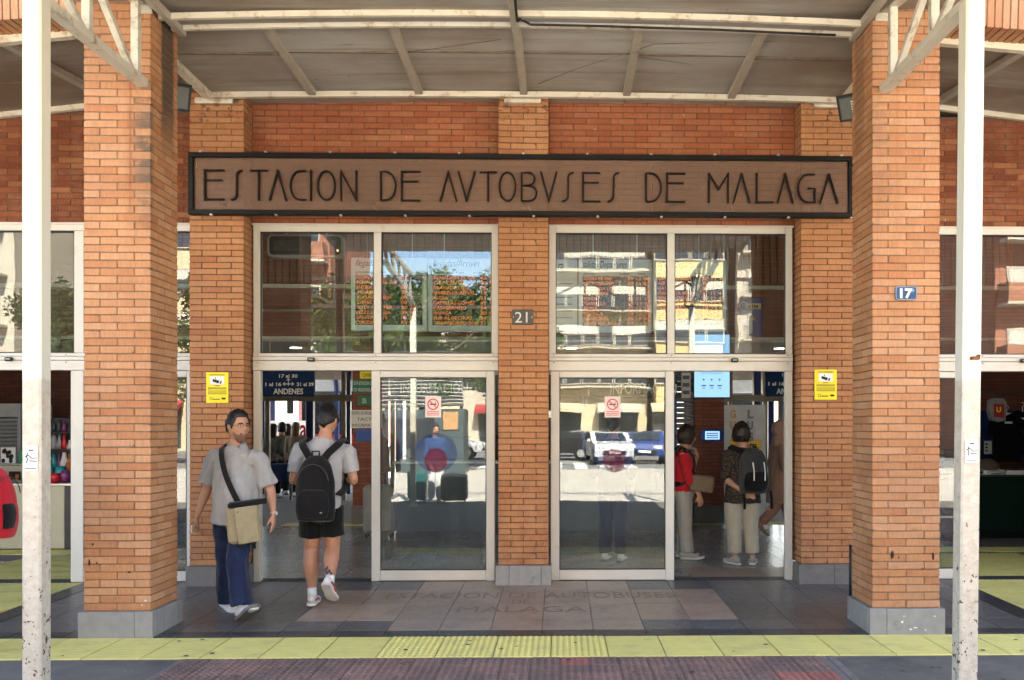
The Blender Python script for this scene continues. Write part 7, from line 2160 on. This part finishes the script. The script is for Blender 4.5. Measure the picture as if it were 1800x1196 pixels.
m = MB(); ax2 = (Vector((1, -.2, -.12)).normalized(), Vector((.2, 1, 0)).normalized(), Vector((.12, 0, 1)).normalized())
rbox(m, (.17, -.225, .90), ax2, (.27, .07, .19), .02); m.build('bag_body', MATS['bag_khaki'] if False else cloth('bag_beige', (.19, .135, .09)), b1, local=True)
m = MB(); strap(m, [(.10, -.22, .99), (.02, -.20, 1.12), (-.03, -.15, 1.30), (-.05, .0, 1.31), (-.08, .12, 1.15), (-.02, .17, .98), (.12, .02, .95), (.22, -.18, .97)], .02, .005, out=(0, -1, 0)); m.build('bag_strap', M_PACK, b1, local=True)
backpack(w1.location, 'dark backpack worn by the woman in red, seen through the glass leaf', (-.24, .02, 1.03), (1, 0, 0), .30, .44, .20, M_PACK, M_PACK,
    [[(-.17, s * .09, 1.20), (-.06, s * .12, 1.31), (.06, s * .13, 1.24), (.10, s * .14, 1.08), (-.02, s * .17, .92), (-.15, s * .12, .88)] for s in (-1, 1)])

# 4 -- woman with the grey backpack, from behind
Y4 = 9.78
def floral():
    m, nt, b = newmat('floral_print')
    pos = nt.nodes.new('ShaderNodeNewGeometry').outputs['Position']
    v = nt.nodes.new('ShaderNodeTexVoronoi'); v.inputs['Scale'].default_value = 42; nt.links.new(pos, v.inputs['Vector'])
    c = mixc(nt, ramp(nt, v.outputs[0], .25, .5), (.085, .055, .03), (.010, .008, .007))
    c = mixc(nt, mathn(nt, 'GREATER_THAN', noisen(nt, pos, 28, 2), .60), c, (.06, .022, .015))
    nt.links.new(c, b.inputs['Base Color']); b.inputs['Roughness'].default_value = .85
    return m
J = dict(head=(-.01, .02, 1.465), neck=(0, .01, 1.325), yaw=pi + .15, pitch=.0,
         sh=[(-.175, .0, 1.245), (.175, .02, 1.245)], el=[(-.215, -.07, .98), (.20, -.05, .98)], wr=[(-.03, -.19, .835), (.10, -.17, .90)],
         hj=[(-.085, 0, .82), (.085, 0, .82)], kn=[(-.095, .01, .46), (.095, .01, .46)], an=[(-.085, -.01, .085), (.115, .0, .085)],
         foot=[(-.40, .9), (.25, .97)], tilt=[0, 0], hand=[((.9, -.15, -.40), (0, -1, .2), .35, 1), ((-.6, -.1, .5), (0, -1, 0), .4, 1)], girth=1.08, front=(0, 1, 0), calf=(0, -.015, 0))
w2, T4 = person((UX(1305, Y4), Y4, FLOOR_IN), 'woman in dark floral blouse and cream trousers, hands clasped behind her', J,
    dict(hair='bob', hairmat=M_HAIRB, face=False, top=dict(mat=floral(), hem=.70, fit=.024, flare=.018, sleeve=1.15, wr=.010, name='blouse'),
         legs=dict(mat=M_CREAMT, length=1.86, rad=(.112, .105, .090, .082, .078), wr=.007, fit=.02), shoes=dict(mat=M_BEIGET, sole=M_SOLEW, s=.95)), vox=.009)
bp2, P = backpack(w2.location, 'grey and black backpack with white zip pulls, worn by the woman in the floral blouse', (.075, -.215, 1.07), (-.12, 1, 0), .33, .50, .20, M_PACK2, M_PACK,
    [[(.06 + s * .08, -.13, 1.27), (s * .13, -.03, 1.325), (s * .13, .09, 1.27), (s * .17, .10, 1.08), (.06 + s * .16, -.12, .90)] for s in (-1, 1)])
for sx in (-.05, .075):
    m = MB(); m.tube([P(sx, .130, .10), P(sx + .012, .138, .0), P(sx + .012, .135, -.10)], .007, 5); m.build('reflective_zip', M_WHITE, bp2, local=True)
for sx in (-.11, .20):
    m = MB(); strap(m, [P(sx, .0, -.22), P(sx, .03, -.33), P(sx, .03, -.42)], .03, .004, out=(0, -1, 0)); m.build('loose_strap', M_PACK, bp2, local=True)

# 5 -- woman in the long coat and headscarf
Y5 = 12.0
M_COAT = cloth('coat_taupe', (.20, .115, .085), .06, 8); M_SCARF = cloth('scarf_rose', (.26, .155, .125), .06, 8)
J = dict(head=(.02, 0, 1.50), neck=(.0, 0, 1.34), yaw=radians(100), pitch=0,
         sh=[(.0, .17, 1.27), (.0, -.17, 1.27)], el=[(-.06, .22, 1.02), (.03, -.22, 1.00)], wr=[(.06, .20, .80), (.20, -.17, .90)],
         hj=[(0, .08, .84), (0, -.08, .84)], kn=[(.12, .08, .46), (-.06, -.08, .47)], an=[(.20, .08, .09), (-.26, -.08, .23)],
         foot=[(1, 0), (1, 0)], tilt=[0, -.8], hand=[((.2, 0, -1), (0, -1, 0), .4, -1), ((.9, 0, .1), (0, 1, 0), .5, 1)], girth=1.0, front=(1, 0, 0), calf=(-.015, 0, 0))
w3, T5 = person((UX(1369, Y5), Y5, FLOOR_IN), 'woman in rose headscarf and long taupe coat passing the right doorway', J,
    dict(hair='hood', hoodmat=M_SCARF, top=dict(mat=M_COAT, hem=.50, fit=.03, flare=.03, sleeve=1.9, wr=.010, name='coat'),
         legs=dict(mat=M_COAT, length=1.95, rad=(.09, .085, .072, .064, .058)), shoes=dict(mat=cloth('shoe_tan', (.22, .13, .09)), sole=M_SOLEG, s=.92)), vox=.011)

# 6 -- people out by the platforms, small in the photograph
def standing(px, Y, zf, label, top, legs, hair, hm, yaw=pi, s=1.0, group='people waiting at the platforms', sleeve=1.5, shoes=None, vox=.016):
    f = Vector((sin(yaw), -cos(yaw), 0)); r = Vector((cos(yaw), sin(yaw), 0))
    q = lambda a, b, z: tuple((r * a + f * b) * s + Vector((0, 0, z * s)))
    dn = (0, 0, -1)
    J = dict(head=q(0, .01, 1.53), neck=q(0, 0, 1.38), yaw=yaw, pitch=0, sh=[q(-.18, 0, 1.30), q(.18, 0, 1.30)], el=[q(-.22, -.02, 1.03), q(.22, -.02, 1.03)], wr=[q(-.20, .12, .85), q(.20, .12, .85)],
             hj=[q(-.085, 0, .84), q(.085, 0, .84)], kn=[q(-.09, .01, .46), q(.09, .01, .46)], an=[q(-.09, 0, .085), q(.10, .02, .085)], foot=[tuple(f)[:2], tuple(f)[:2]], tilt=[0, 0],
             hand=[(tuple(f * .3 + Vector((0, 0, -1))), tuple(r), .4, 1), (tuple(f * .3 + Vector((0, 0, -1))), tuple(-r), .4, -1)], front=tuple(f), calf=tuple(f * -.015))
    return person((UX(px, Y), Y, zf), label, J, dict(hair=hair, hairmat=hm, top=dict(mat=top, hem=.80, fit=.02, sleeve=sleeve, wr=.01), legs=dict(mat=legs, length=1.95), shoes=dict(mat=shoes or M_SHOEW, sole=M_SOLEG)), vox=vox, group=group)[0]
M_TOPA = cloth('top_greygreen', (.16, .17, .15)); M_TOPB = cloth('top_taupe', (.20, .15, .12)); M_TOPC = cloth('top_cream', (.36, .30, .22)); M_TOPD = cloth('top_black', (.03, .03, .03))
standing(481, 19.4, .02, 'dark-haired person in grey-green top at the platform, nearest the left jamb', M_TOPA, M_SHORT, 'long', M_HAIRD, pi - .3)
standing(496, 20.2, .02, 'person in taupe top at the platform, second from the left jamb', M_TOPB, M_TOPD, 'bob', M_HAIRB, pi + .5)
standing(506, 20.8, .02, 'person in black top at the platform, beside the fair-haired woman', M_TOPD, M_SHORT, 'long', M_HAIRB, pi)
standing(521, 19.6, .02, 'fair-haired woman in a cream top in front of the avanza panel', M_TOPC, M_TOPD, 'long', M_HAIRF, pi - .2, 1.02)
bn = thing('luggage_trolley', 'dark blue luggage trolley beside the group at the platform doors', 'trolley', (UX(500, 18.9), 18.9, .02))
x0, x1 = UX(478, 18.9), UX(516, 18.9)
MB().cbox(x0, x1, 18.7, 19.1, UZ(846, 500, 18.9), UZ(815, 500, 18.9), .02).build('tub', M_BSTEEL, bn)
for x in (x0 + .05, x1 - .05): MB().cbox(x - .02, x + .02, 18.88, 18.92, .08, UZ(846, 500, 18.9), .004).build('leg', M_DGREY, bn); MB().cyl((x - .02, 18.9, .06), .05, 'x', .04, 12).build('wheel', M_BLACK, bn)
# 7 -- someone in jeans behind the right-hand closed leaf
standing(1078, 10.0, FLOOR_IN, 'person in dark jeans standing behind the closed right glass leaf', M_TOPD, M_DENIM, 'short', M_HAIRD, pi - .3, 1.03, group=None, shoes=M_SHOEW, vox=.013)
# 8 -- traveller with two suitcases at the kerb, seen mirrored in the left leaf
M_SKYB = cloth('shirt_blue', (.10, .17, .33)); M_WHT = cloth('white_cotton', (.62, .62, .62))
xk = -2.62
standing(0, 1, 0, 'traveller in blue shirt and white trousers, mirrored in the left door leaf', M_SKYB, M_WHT, 'short', M_HAIRB, 2.6, 1.0, group=None, sleeve=1.6).location = (xk, -.75, 0)
suitcase(xk - .38, -.75, 0, .40, .26, .66, pmat('case_teal', (.02, .10, .10), .4), 'teal suitcase at the traveller\'s side, mirrored in the left glass leaf')
suitcase(xk + .40, -.7, 0, .52, .28, .62, pmat('case_black', (.02, .02, .022), .4), 'black suitcase at the traveller\'s side, mirrored in the left glass leaf')
# 9 -- the traveller at the left edge of the view, of whom the red backpack shows
Y9 = 6.2
xb9 = UX(22, Y9)
pers9 = standing(0, 1, 0, 'person leaving the view at the left edge, wearing a red backpack', M_TOPD, M_DENIM, 'short', M_HAIRD, -pi / 2, 1.0, group=None)
pers9.location = (xb9 - .40, Y9, -.012)
bp9, P = backpack((xb9 - .40, Y9, -.012), 'red backpack with a black side pocket at the left edge, before the gift shop', (.26, 0, 1.07), (-1, 0, 0), .36, .50, .26, cloth('pack_red', (.46, .012, .025), .06, 14), M_PACK,
    [[(.18, s * .09, 1.28), (.06, s * .12, 1.40), (-.08, s * .13, 1.32), (-.12, s * .14, 1.1), (.0, s * .17, .95), (.14, s * .12, .90)] for s in (-1, 1)], pocket=False)
m = MB(); loft(m, [(.30, -.165, .93, .05, .03), (.31, -.175, 1.0, .06, .04), (.31, -.17, 1.08, .055, .035)], 12, 3); loft(m, [(.385, -.02, .90, .02, .06), (.395, -.02, 1.0, .022, .07), (.38, -.02, 1.07, .02, .06)], 12, 3)
m.build('side_pocket', M_PACK, bp9, smooth=True, local=True)
for k, off in enumerate((.06, .13)):
    z = MB(); z.tube([(.26 + .135 * cos(a) * (1 - off), -.05 - off * .9, 1.07 + .235 * sin(a)) for a in [-1.2 + .3 * q for q in range(9)]], .005, 5); z.build('seam', M_REDK, bp9, local=True)
# ------------------------------------------------------------------ across the street (what the door glass mirrors and what lights the porch)
M_FAC = [pmat('render_cream', (.52, .43, .28), .9, .05, 1), pmat('render_yellow', (.56, .42, .20), .9, .05, 1), pmat('render_white', (.46, .41, .33), .9, .05, 1), pmat('render_brick', (.30, .13, .08), .9, .1, 2)]
M_WIN = pmat('far_window_glass', (.03, .035, .04), .12, spec=.7)
M_BLIND = pmat('blind_slats', (.50, .47, .40), .8)
M_RAIL = pmat('balcony_iron', (.05, .045, .04), .6)
M_AWN = pmat('awning_red', (.30, .035, .035), .8)
def block(x0, x1, y, dep, h, mat, label, storey=3.0, cols=None, balc=None, rail=None, bays=()):
    """front at y faces the station (+y side)"""
    t = thing('apartment_building', label, 'building', ((x0 + x1) / 2, y - dep / 2, 0), 'buildings across the street')
    MB().box(x0, x1, y - dep, y, -.1, h).build('wall', mat, t)
    MB().box(x0 - .25, x1 + .25, y - dep - .2, y + .35, h + .001, h + .35).build('cornice', M_FAC[2], t)
    n = int((h - 4) / storey); W = x1 - x0; cols = cols or max(2, int(W / 2.6))
    wm = MB().cbox(-.62, .62, -.02, .04, -.75, .75, .01).mesh('window', M_WIN)
    fm = MB(); fm.box(-.72, .72, -.01, .07, .76, .84); fm.box(-.72, .72, -.01, .12, -.84, -.76); fm.box(-.70, -.63, -.01, .06, -.755, .755); fm.box(.63, .70, -.01, .06, -.755, .755)
    fme = fm.mesh('frame', M_FAC[2])
    bl = MB().box(-.60, .60, .041, .06, .05, .74).mesh('blind', M_BLIND)
    rr = random.Random(int(x0 * 10))
    bs = MB().box(-1.15, 1.15, 0, 1.0, -.12, 0).mesh('balcony_slab', M_FAC[2])
    bf = MB(); 
    if rail == 'solid': bf.box(-1.15, 1.15, .94, 1.0, 0, .95); bf.box(-1.15, -1.09, 0, .94, 0, .95); bf.box(1.09, 1.15, 0, .94, 0, .95)
    else:
        bf.box(-1.15, 1.15, .96, 1.0, .92, .97)
        for q in range(16): bf.box(-1.14 + q * .15, -1.115 + q * .15, .965, .99, 0, .92)
    bfe = bf.mesh('balustrade', mat if rail == 'solid' else M_RAIL)
    for f in range(n):
        z = 4.0 + f * storey + 1.5
        for c in range(cols):
            x = x0 + W * (c + .5) / cols
            w_ = inst('window', wm, t, (x, y + .02, z)); WL[w_.name] = (x, y + .02, z)
            inst('frame', fme, w_, (x, y + .02, z))
            if rr.random() < .6: inst('blind', bl, w_, (x, y + .02, z))
            if balc and c % balc == 0:
                b_ = inst('balcony_slab', bs, t, (x, y, z - 1.0)); WL[b_.name] = (x, y, z - 1.0)
                inst('balustrade', bfe, b_, (x, y, z - 1.0))
    ncol = max(2, int(W / 4))
    for c in range(ncol):
        x = x0 + W * (c + .5) / ncol
        s = MB().box(x - 1.4, x + 1.4, y - .02, y + .05, .1, 2.9).build('shop_window', M_WIN, t)
        MB().prismx([(y + .05, 3.3), (y + 1.2, 2.85), (y + 1.2, 2.6), (y + .05, 3.2)], x - 1.6, x + 1.6).build('awning', M_AWN if (c + int(x0)) % 5 == 0 else M_FAC[2 * (c % 2)], s)
    return t
block(-2.0, 6.3, -46, 12, 27, M_FAC[0], 'tall cream apartment block with white balconies, mirrored in the right transom', cols=7, balc=2, storey=2.8)
block(6.8, 11.5, -44, 12, 21, M_FAC[1], 'yellow apartment house with narrow windows, mirrored beside the ATM sign', cols=4, balc=None, storey=2.9)
block(12.2, 20, -42, 12, 24, M_FAC[2], 'white apartment block further along the street, mirrored at the edge of the right doors', cols=3, balc=1)
block(21, 31, -24, 12, 24, M_FAC[3], 'brick apartment block with red balconies, mirrored in the far right shop glass', cols=4, balc=1, rail='solid')
block(-17.5, -12.5, -30, 10, 19, M_FAC[3], 'narrow dark brick apartment house mirrored in the left transom', cols=2, balc=1, rail='solid')
block(-30, -18.5, -42, 12, 22, M_FAC[0], 'cream apartment block behind the trees on the far side of the street', cols=4, balc=2)
block(-11.5, -3, -52, 12, 9, M_FAC[2], 'low white shop building behind the trees across the street', cols=3)
block(32, 48, -30, 12, 20, M_FAC[1], 'yellow apartment block at the far end of the street', cols=5, balc=2)
block(-48, -32, -34, 12, 20, M_FAC[2], 'white apartment block at the near end of the street', cols=5, balc=2)

# trees
def leafmat(name, c1, c2):
    m, nt, b = newmat(name)
    pos = nt.nodes.new('ShaderNodeNewGeometry').outputs['Position']
    c = mixc(nt, ramp(nt, noisen(nt, pos, 1.7, 3), .35, .65), c1, c2)
    nt.links.new(c, b.inputs['Base Color']); b.inputs['Roughness'].default_value = .55
    b.inputs['Transmission Weight'].default_value = .0
    return m
M_LEAF = leafmat('leaf_green', (.035, .075, .018), (.11, .16, .035)); M_BARK = pmat('bark', (.10, .075, .05), .95, .2, 8, .5, 40)
def tree(x, y, h, r, seed, label):
    t = thing('street_tree', label, 'tree', (x, y, 0), 'trees along the street')
    q = random.Random(seed); tk = MB()
    tk.tube([(x, y, -.1), (x + .05, y, h * .22), (x + .1, y + .1, h * .42)], [.22, .17, .12], 8)
    tips = []
    for k in range(9):
        a = q.uniform(0, 2 * pi); e = q.uniform(.35, 1.2); L = r * q.uniform(.6, 1.0)
        s = (x + .1, y + .1, h * q.uniform(.34, .44)); p = (s[0] + L * cos(a) * cos(e), s[1] + L * sin(a) * cos(e), s[2] + L * sin(e) + h * .12)
        md = mix3(s, p, .5); tk.tube([s, (md[0], md[1], md[2] + .2), p], [.09, .06, .02], 6); tips += [p, md]
    tk.build('trunk', M_BARK, t, smooth=True)
    cl = []
    for p in tips: 
        for k in range(3): cl.append((p[0] + q.gauss(0, r * .25), p[1] + q.gauss(0, r * .25), p[2] + q.gauss(0, r * .22), q.uniform(.5, .95)))
    vs = []; fs = []
    for (cx, cy, cz, cr) in cl:
        for k in range(230):
            d = Vector((q.gauss(0, 1), q.gauss(0, 1), q.gauss(0, .8))).normalized() * cr * q.random() ** .4
            c = Vector((cx, cy, cz)) + d; s = q.uniform(.08, .16)
            u = Vector((q.gauss(0, 1), q.gauss(0, 1), q.gauss(0, 1))).normalized(); v = u.orthogonal().normalized()
            o = len(vs); vs += [c - u * s, c + v * s * .5, c + u * s, c - v * s * .5]; fs.append((o, o + 1, o + 2, o + 3))
    m = MB(); m.add(vs, fs); m.build('crown', M_LEAF, t, fix=False)
tree(-5.2, -15.0, 8.0, 2.9, 1, 'leafy street tree nearest the louvred shelter, mirrored in the left transom')
tree(-8.0, -16.5, 7.6, 2.7, 2, 'leafy street tree beside the narrow brick house, mirrored in the left transom')
tree(-2.4, -19, 8.4, 2.6, 3, 'leafy street tree in front of the low white shop building')
tree(-17.5, -19, 9.5, 3.2, 4, 'large street tree mirrored in the far left shop glass')
tree(-21.5, -22, 9.0, 3.0, 5, 'large street tree at the left end of the row')
# louvred shelter below the trees
t = thing('louvred_kiosk', 'dark louvred kiosk under the street trees, mirrored in the left door glass', 'kiosk', (-5.2, -13.5, 0))
MB().box(-7.2, -3.4, -14.6, -13.0, -.035, 2.2).build('body', M_KIO, t); MB().cbox(-7.5, -3.1, -14.8, -12.7, 4.05, 4.2, .02).build('roof', M_DGREY, t)
lm = MB().cbox(-1.9, 1.9, -.10, .10, -.015, .015, .004).mesh('louvre', M_STEEL)
for k in range(13): inst('louvre', lm, t, (-5.3, -12.95, 2.35 + k * .13), rot=(.6, 0, 0))
for x in (-7.1, -5.3, -3.5): MB().cbox(x - .05, x + .05, -13.1, -13.0, 2.201, 4.05, .005).build('post', M_DGREY, t)
MB().box(-6.6, -4.4, -12.99, -12.95, .9, 1.9).build('hatch', M_WIN, t)
MB().box(-4.1, -3.6, -12.99, -12.95, 1.5, 2.1).build('poster', M_ORL, t)
# street lamp and cars
def car(x, y, rz, mat, label):
    t = thing('parked_car', label, 'car', (x, y, -.06), 'cars parked across the street', rz)
    prof = [(-2.05, .35), (-2.1, .62), (-2.0, .86), (-1.15, .98), (-.45, 1.40), (.75, 1.44), (1.55, 1.05), (2.0, .96), (2.08, .6), (2.05, .32)]
    m = MB(); m.prismx([(a, b) for a, b in prof], -.84, .84); m.build('body', mat, t, local=True)
    MB().prismx([(-1.02, 1.0), (-.46, 1.34), (.70, 1.38), (1.40, 1.04)], -.853, .853).build('side_windows', M_WIN, t, local=True)
    MB().add([(-.68, -1.11, 1.02), (.68, -1.11, 1.02), (.62, -.50, 1.385), (-.62, -.50, 1.385), (-.68, -1.13, 1.03), (.68, -1.13, 1.03), (.62, -.52, 1.40), (-.62, -.52, 1.40)], [(0, 3, 2, 1), (4, 5, 6, 7), (0, 1, 5, 4), (1, 2, 6, 5), (2, 3, 7, 6), (3, 0, 4, 7)]).build('windscreen', M_WIN, t, local=True)
    for s in (-1, 1):
        MB().cbox(s * .58 - .18, s * .58 + .18, -2.11, -2.03, .66, .80, .02).build('headlight', M_WHITE, t, local=True)
        for yy in (-1.28, 1.28):
            w_ = MB().cyl((s * .74 - .11, yy, .32), .32, 'x', .22, 18).build('wheel', M_BLACK, t, local=True)
            MB().cyl((s * .855 - .01, yy, .32), .18, 'x', .02, 12).build('rim', M_STEEL, w_, local=True)
        MB().cbox(s * .93 - .07, s * .93 + .07, -.75, -.62, .98, 1.1, .02).build('wing_mirror', mat, t, local=True)
    MB().cbox(-.5, .5, -2.13, -2.06, .42, .58, .01).build('grille', M_BLACK, t, local=True)
    MB().cbox(-.26, .26, -2.145, -2.13, .46, .56, .002).build('registration_plate', M_WHITE, t, local=True)
    return t
CARM = [pmat('car_white', (.65, .65, .65), .25, .02), pmat('car_blue', (.02, .05, .20), .25, .02), pmat('car_black', (.015, .015, .018), .25, .02), pmat('car_silver', (.35, .36, .37), .3, .02, metal=.3)]
for x, y, rz, k, lab in ((2.1, -21.5, pi - .1, 0, 'white hatchback facing the station, mirrored in the right leaf'), (3.9, -22.5, pi + .1, 1, 'blue car beside the white hatchback'),
                         (6.3, -21.8, pi, 0, 'white car to the right of the blue car'), (-.3, -25, pi + pi / 2, 2, 'black car standing side-on behind the white hatchback'), (.5, -29.5, pi + pi / 2, 3, 'silver car side-on in the row further back'),
                         (8.8, -25, pi, 3, 'silver car nose-on further along the street'), (-6, -27, pi / 2, 0, 'white car side-on behind the louvred kiosk'), (5.5, -31, pi / 2, 2, 'black car side-on in front of the yellow house')):
    car(x, y, rz, CARM[k], lab)
t = thing('street_lamp', 'slim grey street lamp across the street, mirrored between the doors', 'lamp', (7.4, -15, 0))
MB().tube([(7.4, -15, -.05), (7.4, -15, 5.6), (7.3, -14.6, 6.1), (7.2, -13.6, 6.2)], [.08, .06, .05, .045], 8).build('pole', M_DGREY, t)
MB().cbox(7.05, 7.35, -13.8, -13.1, 6.12, 6.24, .03).build('lantern', M_GREY, t)
bpy.data.scenes.remove(_TMP)
